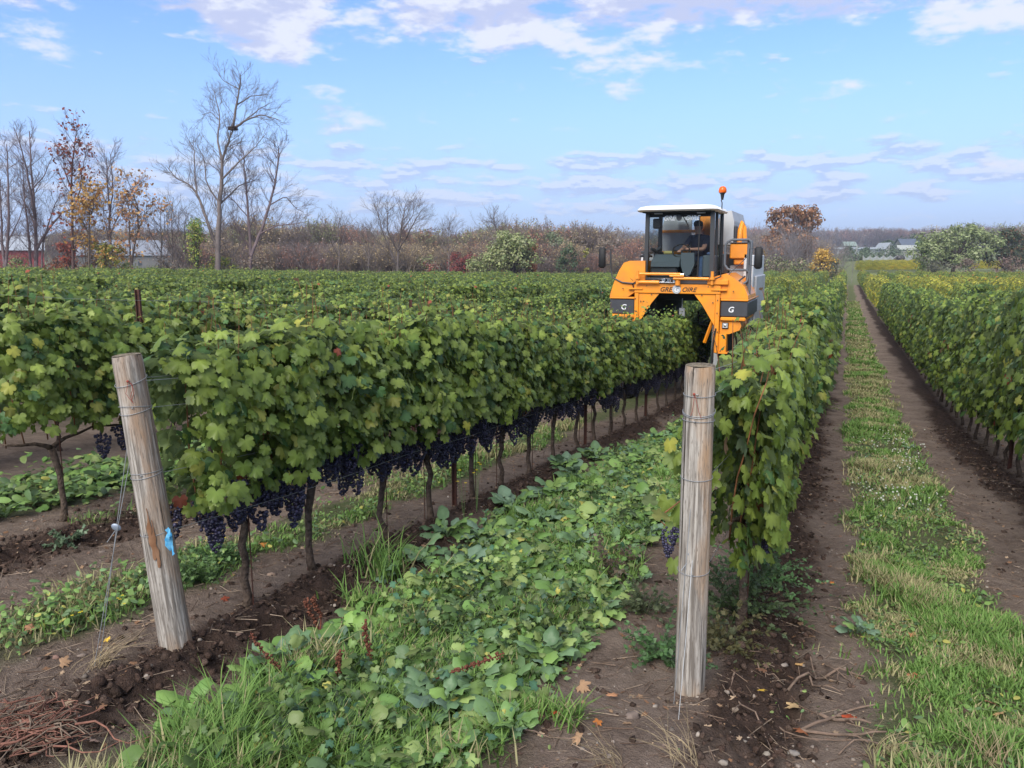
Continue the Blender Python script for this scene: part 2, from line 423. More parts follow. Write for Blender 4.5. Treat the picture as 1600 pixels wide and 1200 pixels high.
# ================================================================ LEAF TEMPLATES
def fan(outline, droop=.18, fold=.22):
    """flat outline (x, y) -> gently folded leaf; centre vertex first"""
    P = [(0, .22, 0)] + [(x, y, 0) for x, y in outline]
    V = np.array(P, float); V[:, 2] = -fold * np.abs(V[:, 0]) ** 1.3 - droop * np.clip(V[:, 1], -1, 2) ** 2 + .03 * np.sin(V[:, 1] * 9) + .09 * np.cos(5 * np.arctan2(V[:, 0], V[:, 1] - .25)) * np.hypot(V[:, 0], V[:, 1] - .25)
    n = len(outline); F = np.array([[0, 1 + (i + 1) % n, 1 + i] for i in range(n)])
    return V, F
def polar(half):
    h = [(R(a), r) for a, r in half]
    pts = [(r * math.sin(a), r * math.cos(a) + .25) for a, r in h]
    left = [(-x, y) for x, y in pts[::-1] if abs(x) > 1e-6]
    return pts + left
GRAPE_HI = fan(polar([(0, .72), (9, .62), (14, .64), (22, .50), (32, .68), (40, .66), (46, .72), (54, .62), (62, .60), (72, .46), (82, .60), (92, .59), (100, .63), (116, .54), (128, .55), (142, .50), (158, .40), (180, .14)]))
GRAPE_MID = fan(polar([(0, .72), (22, .55), (45, .72), (68, .48), (95, .62), (140, .50), (180, .14)]))
GRAPE_LO = fan([(0, .95), (.55, .72), (.52, -.1), (0, -.05), (-.52, -.1), (-.55, .72)])
OVAL = fan([(0, 1.0), (.2, .8), (.3, .5), (.26, .2), (.08, 0), (-.08, 0), (-.26, .2), (-.3, .5), (-.2, .8)], .25, .3)
QUADL = (np.array([(0, 0, 0), (.35, .45, -.06), (0, 1, -.15), (-.35, .45, -.06)], float), np.array([[0, 1, 2], [0, 2, 3]]))
def _rad():                              # big lobed radish / turnip leaf, growing along +y
    ys = [0, .14, .19, .26, .31, .36, .44, .50, .56, .62, .70, .78, .86, .94, 1.0]
    ws = [.016, .02, .10, .12, .03, .15, .17, .06, .24, .27, .31, .28, .24, .13, .01]
    V = []; F = []
    for i, (y, w) in enumerate(zip(ys, ws)):
        V += [(-w, y + .03 * (i % 2), 0), (-w * .5, y, 0), (0, y, 0), (w * .5, y, 0), (w, y - .02 * (i % 2), 0)]
    for i in range(len(ys) - 1):
        for k in range(4):
            a = i * 5 + k; F.append([a, a + 1, a + 6, a + 5])
    V = np.array(V, float); F = np.array(F)
    V[:, 2] = -.40 * np.abs(V[:, 0]) ** 1.15 + .025 * np.sin(V[:, 1] * 17 + V[:, 0] * 9) + .05 * np.abs(np.sin(V[:, 0] * 13)) * (np.abs(V[:, 0]) > .05)
    V[:, 2] -= .45 * V[:, 1] ** 2.2; V[:, 2] += .30 * V[:, 1]
    return V, F
RADISH = _rad()
def _maple():
    h = [(0, 1.0), (10, .62), (20, .70), (27, .45), (40, .80), (52, .92), (60, .60), (75, .42), (90, .66), (105, .52), (125, .50), (150, .28), (180, .15)]
    o = [(r * math.sin(R(a)), r * math.cos(R(a))) for a, r in h]; o += [(-x, y) for x, y in o[::-1] if abs(x) > 1e-6]
    V, F = fan(o, .10, .12); V[0] = (0, 0, .05); return V, F
MAPLE = _maple()

def rotmats(nrm, tip):
    """columns: x side, y tip direction, z normal"""
    z = nrm / np.linalg.norm(nrm, axis=1, keepdims=True)
    y = tip - (tip * z).sum(1, keepdims=True) * z; y /= np.linalg.norm(y, axis=1, keepdims=True) + 1e-9
    x = np.cross(y, z); return np.stack([x, y, z], 2)
def place(tmpl, P, Rm, S, C, curl=None):
    V, F = tmpl; n, k = len(P), len(V)
    T = np.broadcast_to(V, (n, k, 3)).copy()
    if curl is not None:
        T[:, :, 2] *= curl[:, None]
        kk = np.random.default_rng(n + k).normal(size=(3, n, 1)) * .28
        T[:, :, 2] += kk[0] * V[None, :, 0] * V[None, :, 1] + kk[1] * V[None, :, 0] ** 2 - np.abs(kk[2]) * (V[None, :, 1] - .2) ** 2
    if S.ndim == 1: T *= S[:, None, None]
    else: T *= S[:, None, :]
    W = np.einsum('nij,nkj->nki', Rm, T) + P[:, None, :]
    FF = (F[None] + (np.arange(n) * k)[:, None, None]).reshape(-1, F.shape[1])
    CC = np.repeat(C, k, 0).reshape(n, k, 3)
    if k in (len(GRAPE_HI[0]), len(GRAPE_MID[0])): CC = CC * np.where(np.arange(k) == 0, 1.35, .94)[None, :, None]      # paler along the main veins
    CC = CC.reshape(-1, 3)
    return W.reshape(-1, 3), FF, CC
def merge(sets):
    Vs, Fs, Cs = [], {}, []; n = 0
    for V, F, C in sets:
        Vs.append(V); Cs.append(C); Fs.setdefault(F.shape[1], []).append(F + n); n += len(V)
    return np.concatenate(Vs), [np.concatenate(f) for f in Fs.values()], np.concatenate(Cs)

def leaf_colors(g, n, yellow=.02, light=1.0):
    a = g.random(n)[:, None]
    c = (1 - a) * np.array([.092, .148, .026]) + a * np.array([.215, .275, .055])
    b = (g.random(n) < .14)[:, None]; c = np.where(b, np.array([.062, .125, .040]) * (.8 + .5 * a), c)
    yl = (g.random(n) < yellow)[:, None]; c = np.where(yl, np.array([.28, .29, .06]) * (.7 + .5 * a), c)
    rd = (g.random(n) < .004)[:, None]; c = np.where(rd, np.array([.22, .06, .03]), c)
    return c * (0.85 + .3 * g.random((n, 1))) * light
def canopy_leaves(g, n, L, z0, z1, half, size, yellow=.03, top_bare=0.0):
    """positions and frames of the leaves of a trained vine wall of length L along y"""
    y = (g.random(n) - .5) * (L * 1.18)
    u = g.random(n)
    z = z0 + (z1 - z0) * u ** .92
    side = np.where(g.random(n) < .5, -1, 1)
    prof = half * (.70 + .45 * np.sin(np.clip((z - z0) / (z1 - z0), 0, 1) * math.pi) ** .6)
    lump = .52 + .96 * fbm(y * 1.0 + 3 * side + g.random() * 50, z + 9, 3.2, 2)
    depth = 1 - .85 * g.random(n) ** 1.5
    x = side * prof * lump * depth
    top = g.random(n) < .16
    z = np.where(top, z1 - .10 * g.random(n) + .14 * (fbm(y + 5, x, 4, 2) - .3), z); x = np.where(top, (g.random(n) - .5) * 2 * half * .85, x)
    nrm = np.stack([side * (.9 + 0 * x), (g.random(n) - .5) * 1.8, .15 + .95 * g.random(n)], 1) + (g.random((n, 3)) - .5) * .9
    nrm[top] = np.stack([(g.random(n) - .5) * 1.4, (g.random(n) - .5) * 1.4, .7 + 0 * x], 1)[top]
    tip = np.stack([side * .35, (g.random(n) - .5) * 2.4, -1 + 0 * x], 1) + (g.random((n, 3)) - .5) * .9
    S = size * (.62 + .62 * g.random(n))
    # shoots sticking out on top and hanging ends
    P = np.stack([x, y, z], 1)
    c = leaf_colors(g, n, yellow) * (.80 + .42 * fbm(y * 3 + 7, z * 3 + side * 5, 1.6, 2))[:, None]
    return P, rotmats(nrm, tip), S, c
def shoots(g, k, L, z1, size):
    sets = []; stems = []
    for _ in range(k):
        y0 = (g.random() - .5) * L; x0 = (g.random() - .5) * .25; h = .10 + .30 * g.random(); lean = (g.random(2) - .5) * .5
        m = 6; t = np.linspace(0, 1, m)
        P = np.stack([x0 + lean[0] * h * t ** 1.5, y0 + lean[1] * h * t, z1 - .08 + h * t], 1)
        stems.append(P)
        nl = 5; tt = np.linspace(.2, 1, nl); Q = np.stack([np.interp(tt, t, P[:, j]) for j in range(3)], 1) + (g.random((nl, 3)) - .5) * .05
        nrm = np.stack([g.random(nl) - .5, g.random(nl) - .5, .5 + 0 * tt], 1); tip = g.random((nl, 3)) - .5; tip[:, 2] -= .3
        sets.append((Q, rotmats(nrm, tip), size * (1.0 - .6 * tt), leaf_colors(g, nl, .03, 1.15)))
    return sets, stems
def canopy_mesh(name, seed, L, z0, z1, half, n, size, tmpl, nshoot=2, yellow=.03, curl=True):
    g = np.random.default_rng(seed)
    lv = [canopy_leaves(g, n, L, z0, z1, half, size, yellow)]
    sh, stems = shoots(g, nshoot, L, z1, size); lv += sh
    sets = [place(tmpl, P, Rm, S, C, (.3 + 1.5 * g.random(len(P))) if curl else None) for P, Rm, S, C in lv]
    V, F, C = merge(sets)
    return V, F, C, stems

LV = .80                                 # spacing of the vines in the rows
def tri_tube(P, r0, r1, n=3):
    m = len(P); d = np.gradient(P, axis=0); d /= np.linalg.norm(d, axis=1, keepdims=True) + 1e-9
    a = np.cross(d, [0.31, .2, .93]); a /= np.linalg.norm(a, axis=1, keepdims=True) + 1e-9; b = np.cross(d, a)
    r = np.linspace(r0, r1, m)[:, None, None]; t = np.arange(n) * 2 * math.pi / n
    V = P[:, None, :] + r * (a[:, None, :] * np.cos(t)[None, :, None] + b[:, None, :] * np.sin(t)[None, :, None])
    i = np.arange(m - 1)[:, None] * n; k = np.arange(n)[None]
    F = np.stack([i + k, i + (k + 1) % n, i + n + (k + 1) % n, i + n + k], -1).reshape(-1, 4)
    return V.reshape(-1, 3), F
# high detail foliage, several variants of one vine each
FOL_HI, FOL_TALL, STEMS = [], [], []
for s in range(6):
    V, F, C, st = canopy_mesh('foliage', 100 + s, LV, .80, 1.62, .25, 940, .077, GRAPE_HI, 12)
    FOL_HI.append(np_mesh('foliage', V, F, M_LEAF, C)); STEMS.append(st)
for s in range(5):
    V, F, C, st = canopy_mesh('foliage', 200 + s, LV, .64, 1.90, .33, 900, .083, GRAPE_MID, 4)
    FOL_TALL.append(np_mesh('foliage', V, F, M_LEAF, C))
# single leaves that hang outermost on the nearest vines
LEAVES = []
for s in range(10):
    g = np.random.default_rng(300 + s)
    V, F = GRAPE_HI; V = V * .082; V = V.copy(); V[:, 2] *= .4 + 1.4 * g.random()
    V[:, 2] += .004 * np.sin(V[:, 0] * 70 + s) * np.cos(V[:, 1] * 60)
    c = leaf_colors(g, 1, .0, 1.05)[0] if s < 9 else np.array([.34, .34, .06])
    cc = np.tile(c, (len(V), 1)); cc[0] *= 1.35
    me = np_mesh('leaf', V, [F], M_LEAF, cc); LEAVES.append(me)
# grape clusters
def ico():
    t = (1 + 5 ** .5) / 2; v = np.array([(-1, t, 0), (1, t, 0), (-1, -t, 0), (1, -t, 0), (0, -1, t), (0, 1, t), (0, -1, -t), (0, 1, -t), (t, 0, -1), (t, 0, 1), (-t, 0, -1), (-t, 0, 1)], float)
    v /= np.linalg.norm(v[0]); f = [(0, 11, 5), (0, 5, 1), (0, 1, 7), (0, 7, 10), (0, 10, 11), (1, 5, 9), (5, 11, 4), (11, 10, 2), (10, 7, 6), (7, 1, 8), (3, 9, 4), (3, 4, 2), (3, 2, 6), (3, 6, 8), (3, 8, 9), (4, 9, 5), (2, 4, 11), (6, 2, 10), (8, 6, 7), (9, 8, 1)]
    return v, np.array(f)
def subdiv(v, f):
    V = [tuple(p) for p in v]; key = {}; F = []
    def mid(a, b):
        k = (min(a, b), max(a, b))
        if k not in key: p = (np.array(V[a]) + np.array(V[b])) / 2; p /= np.linalg.norm(p); key[k] = len(V); V.append(tuple(p))
        return key[k]
    for a, b, c in f: x, y, z = mid(a, b), mid(b, c), mid(c, a); F += [(a, x, z), (x, b, y), (z, y, c), (x, y, z)]
    return np.array(V), np.array(F)
ICO = ico(); ICO2 = subdiv(*ICO)
M_GRAPE = mat('grape_skin', vcol=True, rough=.42, spec=.45, var=.3, vscale=60)
CLUSTERS = []
for s in range(5):
    g = np.random.default_rng(400 + s); P = []; L_ = .17 + .05 * g.random(); w = .042 + .012 * g.random()
    while len(P) < 78:
        h = g.random(); rr = w * (1 - h ** 1.7) ** .6 * (1.0 if h > .1 else .7); a = g.random() * 6.28
        p = np.array([rr * math.cos(a), rr * math.sin(a), -h * L_]) * 1.0
        if h < .3 and g.random() < .2: p[0] += .035
        if all(np.linalg.norm(p - q_) > .0125 for q_ in P[-60:]) or g.random() < .03: P.append(p)
    P = np.array(P); n = len(P); C = np.array([.023, .024, .048]) * (.5 + g.random((n, 1)) * 1.5) + np.array([.012, .002, .012]) * g.random((n, 1))
    V, F, C = place(ICO2, P, np.broadcast_to(np.eye(3), (n, 3, 3)), .0098 * (.85 + .3 * g.random(n)), C)
    CLUSTERS.append(np_mesh('grape_cluster', V, [F], M_GRAPE, C, smooth=True))
# trunks with two short arms, canes
TRUNKS, CANES = [], []
for s in range(6):
    g = np.random.default_rng(500 + s); mb = MB(); h = .60 + .05 * g.random()
    wob = [(.025 * (g.random() - .5) * 2, .035 * (g.random() - .5) * 2) for _ in range(7)]
    P = [(wob[i][0] * (i > 0), wob[i][1] * (i > 0), -.06 + (h + .06) * i / 6) for i in range(7)]
    mb.tube(P, [.034, .027, .023, .022, .023, .026, .030], 9)
    for sg in (-1, 1):
        L_ = .36; pts = [P[-1]] + [(P[-1][0] + .02 * (g.random() - .5), P[-1][1] + sg * L_ * t, h + .10 * t ** .6 + .02 * (g.random() - .5)) for t in (.12, .35, .65, 1)]
        mb.tube(pts, [.024, .018, .014, .011, .008], 7)
    for _ in range(5):
        k = rnd.choice(range(2, 6)); mb.ball(P[k], (.024, .024, .02), 6, 4)
    V0 = mb.mesh('trunk', M_BARK, True); TRUNKS.append(V0)
    mc = MB()
    for j in range(6):
        y0 = -.36 + .72 * (j + .5 * g.random()) / 5.5; x0 = .03 * (g.random() - .5); pts = [(x0, y0, h + .06)]
        d = np.array([.12 * (g.random() - .5), .2 * (g.random() - .5), 1.0])
        for _ in range(5): d += np.array([.25 * (g.random() - .5), .2 * (g.random() - .5), 0]); pts.append(tuple(np.array(pts[-1]) + d / np.linalg.norm(d) * .19))
        mc.tube(pts, [.0055, .005, .0045, .004, .0035, .003], 5)
    for st in STEMS[s]: mc.tube([tuple(p) for p in st], np.linspace(.0035, .0015, len(st)).tolist(), 4)
    CANES.append(mc.mesh('canes', M_CANE, True))
rod = MB().tube([(0, 0, -.05), (0, 0, .95)], .004, 6).mesh('support_rod', M_RUST)

# ================================================================ ROWS
def cam_uv(x, y):
    lat = x * math.cos(YAW) + y * math.sin(YAW); D = -x * math.sin(YAW) + y * math.cos(YAW); return lat, D
ROWS = [-3.12, -5.60, -8.10] + [-8.10 - 2.62 * k for k in range(1, 25)]
RIGHT = [2.05 + 2.62 * k for k in range(0, 20)]
def yend(x):
    return 136.0 if x > -20 else max(30.0, 80.0 - (-25.0 - x) * 1.13)
cands = []; mass = []
def row_start(x):
    return {-3.12: 3.25, -.50: 4.20, 2.05: 5.0, -5.60: 3.95}.get(x, 3.4)
A_TR = [3.28, 3.93, 4.73, 5.48, 6.26, 6.95, 7.7, 8.55]
for x in ROWS + [-.50] + RIGHT:
    y = row_start(x); ye = yend(x); k = 0
    while y < ye:
        lat, D = cam_uv(x, y)
        if x == -3.12 and k < len(A_TR): y = A_TR[k]
        if D > .5 and abs(lat) < .70 * D + 1.2:
            w = D * (1.0 if x in (-3.12, -.50, 2.05, -5.60) else 1.25 + .05 * abs(x + .5))
            cands.append((w, x, y, k))
        elif D < 14 and abs(lat) < 1.1 * D + 3: mass.append((x, y))
        k += 1; y += LV
cands.sort(); NEAR = cands[:292]; REST = cands[292:]
mass += [(c[1], c[2]) for c in REST]
ORD = ['first', 'second', 'third', 'fourth', 'fifth', 'sixth', 'seventh', 'eighth', 'ninth', 'tenth', 'eleventh', 'twelfth', 'thirteenth', 'fourteenth', 'fifteenth', 'sixteenth', 'seventeenth', 'eighteenth', 'nineteenth', 'twentieth']
TENS = ['', '', 'twenty', 'thirty', 'forty', 'fifty', 'sixty', 'seventy']
def ordinal(n):                          # 0 -> first
    n += 1
    if n <= 20: return ORD[n - 1]
    t, u = divmod(n, 10)
    return (TENS[t][:-1] + 'ieth') if u == 0 else TENS[t] + '-' + ORD[u - 1]
def rowname(x):
    if x == -3.12: return 'in the row the harvester straddles, counted from the leaning post'
    if x == -.50: return 'in the row behind the upright post'
    if x in RIGHT:
        i = RIGHT.index(x); return 'in the row along the right edge of the grass track' if i == 0 else 'in the %s row beyond the one edging the grass track' % ORD[i - 1]
    i = ROWS.index(x); return 'in the %s row left of the leaning post' % ORD[i - 1]
def hgt(x, y):
    if x == -3.12: return 1.0 if y < 19 else 1.12
    if x == -.50: return .98 + .17 * min(1, max(0, (y - 5) / 12))
    return 1.0 + .14 * min(1, max(0, (y - 8) / 12)) if x < 1 else 1.16
proto = {}
for idx, (w, x, y, k) in enumerate(NEAR):
    z = float(Gn(x, y)); lat, D = cam_uv(x, y)
    v = (k * 7 + int(abs(x) * 3)) % 6
    tall = x > 1 or (x < -7) or (x == -.50 and y > 9)
    slim = .72 if (x == -.50 and y < 6.5) else 1.0
    root = empty('grapevine', (x + (.07 if x == -.50 and y < 6.5 else 0), y, z), (0, 0, (math.pi if k % 2 else 0) + rnd.uniform(-.06, .06)))
    extra = ''
    if x == -3.12: extra = 'heavy with dark grapes, ' if k < 13 else 'leafy, '
    tag(root, '%s grapevine %s' % (ordinal(k), rowname(x)), 'grapevine', 'grapevines trained along the trellis rows')
    if D > 14 and x not in (-3.12, -.50): pass
    trunk = link('trunk', TRUNKS[v], root)
    fs = hgt(x, y) * rnd.uniform(.93, 1.06)
    if tall: fo = link('foliage', FOL_TALL[k % 5], root, (0, 0, (-.31 if x > 1 else -.10) if x > -1 else 0), scale=(rnd.uniform(.9, 1.05), 1, fs * (1.09 if x > 1 else 1.03) if x > -1 else .93 * fs))
    else: fo = link('foliage', FOL_HI[v], root, (0, 0, (-.26 if y < 5.2 else -.12) if x == -.50 else 0), scale=(rnd.uniform(.9, 1.1) * slim, 1, fs * ((1.14 if y < 5.2 else 1.06) if x == -.50 else 1)))
    fo['kind'] = 'stuff'
    if D < 13:
        cn = link('canes', CANES[v], root, scale=(1, 1, fs)); cn['kind'] = 'stuff'
    if D < 12 and x in (-3.12, -.50, -5.6): link('support_rod', rod, root, loc=(.035, .03, 0))
    ng = {-3.12: 9, -5.60: 1, 2.05: 3, -.50: 2}.get(x, 0)
    if x == -3.12: ng = 19 if D < 7 else (14 if D < 12 else (9 if D < 19 else 0))
    if x == 2.05: ng = 7 if D < 11 else (3 if D < 15 else 0)
    for j in range(ng):
        sx = rnd.choice((-1, 1, 1)) * (1 if k % 2 == 0 else -1)
        gyy = -.4 + .8 * (j + rnd.random()) / max(1, ng)
        c = link('grape_cluster', CLUSTERS[rnd.randrange(5)], root, loc=(sx * rnd.uniform(.02, .15), gyy, rnd.uniform(.60, .86)), rot=(rnd.uniform(-.2, .2), rnd.uniform(-.2, .2), rnd.random() * 6.3), scale=rnd.uniform(.8, 1.15))
    # outermost leaves, one object each
    nl = 150 if D < 4.6 and x != -5.6 else (90 if D < 7 else (22 if D < 9 and x in (-3.12, 2.05, -.50) else 0))
    h1 = 1.66 * fs if not tall else 1.90 * fs
    for j in range(nl):
        sx = 1 if rnd.random() < (.80 if x < 0 else .2) else -1
        zz = rnd.uniform(.78 if x != -.50 else .55, h1); yy = rnd.uniform(-.45, .45)
        if rnd.random() < .2: zz = h1 + rnd.uniform(-.06, .08); xx = rnd.uniform(-.18, .18); nrm = Vector((rnd.uniform(-.6, .6), rnd.uniform(-.8, .4), 1))
        else: xx = sx * rnd.uniform(.19, .29) * slim; nrm = Vector((sx, rnd.uniform(-.9, .3), rnd.uniform(.1, .9)))
        nrm.normalize(); tip = Vector((rnd.uniform(-.4, .4), rnd.uniform(-.7, .7), -1)); tip = (tip - nrm * tip.dot(nrm)).normalized(); xa = tip.cross(nrm)
        # frame is given in world axes; undo the root's half turn
        Mx = Matrix((xa, tip, nrm)).transposed().to_4x4(); s_ = rnd.uniform(.65, 1.15)
        W = Matrix.Translation((xx, yy, zz)) @ Mx @ Matrix.Scale(s_, 4)
        lf = link('leaf', LEAVES[rnd.randrange(9) if rnd.random() < .96 else 9], root)
        lf.matrix_basis = Matrix.Rotation(-root.rotation_euler.z, 4, 'Z') @ W

for o in [o for o in COL.objects if o.get('category') == 'grapevine' and abs(o.location.x + .43) < .02 and o.location.y < 4.3][:1]:
    for j in range(42):                  # shoots of the end vine spilling left behind the upright post
        nrm = Vector((rnd.uniform(-.9, .2), -1, rnd.uniform(.1, .9))).normalized(); tip = Vector((rnd.uniform(-.6, .6), 0, -1)); tip = (tip - nrm * tip.dot(nrm)).normalized(); xa = tip.cross(nrm); zz = rnd.uniform(.48, 1.32)
        W = Matrix.Translation((rnd.uniform(-.42, -.16) + .12 * (zz - .5), rnd.uniform(-.40, .0), zz)) @ Matrix((xa, tip, nrm)).transposed().to_4x4() @ Matrix.Scale(rnd.uniform(.8, 1.25), 4)
        lf = link('leaf', LEAVES[rnd.randrange(10)], o); lf.matrix_basis = Matrix.Rotation(-o.rotation_euler.z, 4, 'Z') @ W
# geometry-node planting for masses
def scatter(name, sources, pts, rotz, scl, tint=None, tilt=None, idx=None):
    """one object whose points carry instances of the source meshes"""
    n = len(pts); me = bpy.data.meshes.new(name); me.vertices.add(n); me.vertices.foreach_set('co', np.asarray(pts, np.float32).ravel())
    def fa(nm, typ, arr, key='value'):
        a = me.attributes.new(nm, typ, 'POINT'); a.data.foreach_set(key, np.asarray(arr).ravel())
    rot = np.zeros((n, 3), np.float32); rot[:, 2] = rotz
    if tilt is not None: rot[:, :2] = tilt
    fa('rot', 'FLOAT_VECTOR', rot, 'vector')
    scl = np.asarray(scl, np.float32); scl = np.repeat(scl[:, None], 3, 1) if scl.ndim == 1 else scl
    fa('scl', 'FLOAT_VECTOR', scl.astype(np.float32), 'vector')
    fa('tint', 'FLOAT', np.zeros(n, np.float32) if tint is None else np.asarray(tint, np.float32))
    fa('pick', 'INT', (np.arange(n) * 7919 // 3 % len(sources)).astype(np.int32) if idx is None else np.asarray(idx, np.int32))
    o = link(name, me)
    ng = bpy.data.node_groups.new(name, 'GeometryNodeTree'); ng.interface.new_socket('Geometry', in_out='INPUT', socket_type='NodeSocketGeometry'); ng.interface.new_socket('Geometry', in_out='OUTPUT', socket_type='NodeSocketGeometry')
    N = ng.nodes; L = ng.links; gi = N.new('NodeGroupInput'); go = N.new('NodeGroupOutput')
    jn = N.new('GeometryNodeJoinGeometry')
    def named(nm, typ):
        a = N.new('GeometryNodeInputNamedAttribute'); a.data_type = typ; a.inputs[0].default_value = nm; return a.outputs[0]
    for k, src in enumerate(sources):
        iop = N.new('GeometryNodeInstanceOnPoints'); oi = N.new('GeometryNodeObjectInfo'); oi.inputs['Object'].default_value = src; oi.inputs['As Instance'].default_value = True
        cmp = N.new('FunctionNodeCompare'); cmp.data_type = 'INT'; cmp.operation = 'EQUAL'
        L.new(named('pick', 'INT'), cmp.inputs[2]); cmp.inputs[3].default_value = k
        L.new(gi.outputs[0], iop.inputs['Points']); L.new(cmp.outputs[0], iop.inputs['Selection']); L.new(oi.outputs['Geometry'], iop.inputs['Instance'])
        er = N.new('FunctionNodeEulerToRotation'); L.new(named('rot', 'FLOAT_VECTOR'), er.inputs[0]); L.new(er.outputs[0], iop.inputs['Rotation']); L.new(named('scl', 'FLOAT_VECTOR'), iop.inputs['Scale'])
        L.new(iop.outputs[0], jn.inputs[0])
    L.new(jn.outputs[0], go.inputs[0])
    md = o.modifiers.new('planting', 'NODES'); md.node_group = ng
    return o
def source(name, me): return bpy.data.objects.new(name, me)      # not linked: only planted
SRC_MID, SRC_LO = [], []
for s in range(5):
    V, F, C, st = canopy_mesh('vine_mid', 600 + s, .8, .50, 1.92, .32, 600, .098, GRAPE_LO, 4)
    tv, tf = tri_tube(np.array([(0, 0, -.1), (.02, .02, .3), (0, 0, .75)]), .03, .025, 4)
    V, F, C = merge([(V, F[0], C), (tv, tf, np.tile([.045, .032, .027], (len(tv), 1)))])
    SRC_MID.append(source('vine_mid', np_mesh('vine_mid', V, F, M_LEAF, C)))
for s in range(4):
    V, F, C, st = canopy_mesh('vine_far', 700 + s, 1.6, .62, 1.95, .33, 480, .165, QUADL, 5, curl=False)
    SRC_LO.append(source('vine_far', np_mesh('vine_far', V, F, M_LEAF, C)))
mass = np.array(mass); lat, D = cam_uv(mass[:, 0], mass[:, 1])
def tint_of(x, y):
    n = fbm(x + 200, y, .06, 3)
    y1 = 37 + 10 * (fbm(x, y * .2, .15, 2) - .5)
    t = sstep(y1, y1 + 9, y) * (1 - sstep(78, 92, y)) * np.where(x > 1.9, .60, .34) * (x > -9)
    t = t + .25 * sstep(95, 110, y) * (x > -9)
    return np.clip(t + (n - .5) * .25 * (x > -9) + .10 * (x < -9) * n, 0, 1)
for nm, sel, src, step in (('vineyard_rows', D < 30, SRC_MID, 1), ('vineyard_rows', D >= 30, SRC_LO, 2)):
    P = mass[sel]
    if step == 2: P = P[(np.round((P[:, 1]) / LV).astype(int) % 2) == 0]
    n = len(P); g = np.random.default_rng(9)
    X = P[:, 0] + (g.random(n) - .5) * .08; Y = P[:, 1]
    S = np.stack([.85 + .35 * g.random(n), np.full(n, 1.05), .98 + .20 * g.random(n)], 1)
    S[:, 2] *= np.where(P[:, 0] < -3.3, 1.0, 1.03)
    o = scatter(nm, src, np.stack([X, Y, Gn(X, Y)], 1), np.where(g.random(n) < .5, 0, math.pi), S, tint_of(X, Y))
    tag(o, 'dense green vine rows running back over the field' if step == 1 else 'far green and yellowing vine rows at the back of the field', kind='stuff')
# ================================================================ POSTS, STAKES AND WIRES
def post_material(name, stain):
    m = bpy.data.materials.new(name); m.use_nodes = True; nt = m.node_tree; N = nt.nodes; L = nt.links
    b = N['Principled BSDF']; b.inputs['Roughness'].default_value = .85; b.inputs['Specular IOR Level'].default_value = .2
    tc = N.new('ShaderNodeTexCoord')
    def noise(sc, scale, det=5, off=0):
        mp = N.new('ShaderNodeMapping'); mp.inputs['Scale'].default_value = sc; mp.inputs['Location'].default_value = (off, off, 0); L.new(tc.outputs['Object'], mp.inputs[0])
        n = N.new('ShaderNodeTexNoise'); n.inputs['Scale'].default_value = scale; n.inputs['Detail'].default_value = det; L.new(mp.outputs[0], n.inputs[0]); return n.outputs[0]
    def mr(v, a, b_, c=0., d=1.):
        n = N.new('ShaderNodeMapRange'); L.new(v, n.inputs[0]); n.inputs[1].default_value = a; n.inputs[2].default_value = b_; n.inputs[3].default_value = c; n.inputs[4].default_value = d; return n.outputs[0]
    def mix(f, a, c):
        n = N.new('ShaderNodeMix'); n.data_type = 'RGBA'; L.new(f, n.inputs[0])
        for i, v in ((6, a), (7, c)):
            if isinstance(v, tuple): n.inputs[i].default_value = (*v, 1)
            else: L.new(v, n.inputs[i])
        return n.outputs[2]
    grain = noise((85, 85, 3.4), 1.0, 8); blot = noise((7, 7, 1.8), 1.0, 4, 3); fine = noise((260, 260, 22), 1.0, 4)
    crack = noise((75, 75, 1.3), 1.0, 3, 7)
    c = mix(mr(grain, .38, .62), (.42, .385, .34), (.155, .135, .115))
    c = mix(mr(blot, .48, .66), c, stain)
    c = mix(mr(fine, .55, .70), c, (.13, .11, .09))
    ck = mr(crack, .635, .655); c = mix(ck, c, (.045, .035, .028))
    L.new(c, b.inputs['Base Color'])
    ad = N.new('ShaderNodeMath'); ad.operation = 'SUBTRACT'; L.new(grain, ad.inputs[0]); L.new(ck, ad.inputs[1])
    bp = N.new('ShaderNodeBump'); bp.inputs['Distance'].default_value = .006; bp.inputs['Strength'].default_value = .9; L.new(ad.outputs[0], bp.inputs['Height']); L.new(bp.outputs[0], b.inputs['Normal'])
    return m
M_POST_A = post_material('weathered_post', (.27, .175, .11)); M_POST_B = post_material('weathered_post_warm', (.36, .23, .135))
M_ENDGRAIN = mat('post_end_grain', (.20, .165, .115), .95, col2=(.075, .06, .04), vscale=35, bump=.8, bscale=60)
M_STAIN = mat('post_resin_stain', (.15, .062, .022), .8, col2=(.24, .13, .07), vscale=12)
M_RED = mat('red_twine', (.27, .05, .03), .7)
M_TAGGREY = mat('grey_metal_tag', (.24, .28, .34), .45, metal=.4)
M_BLUE = mat('blue_film', (.05, .36, .72), .35, col2=(.25, .62, .85), vscale=30, trans=.3)

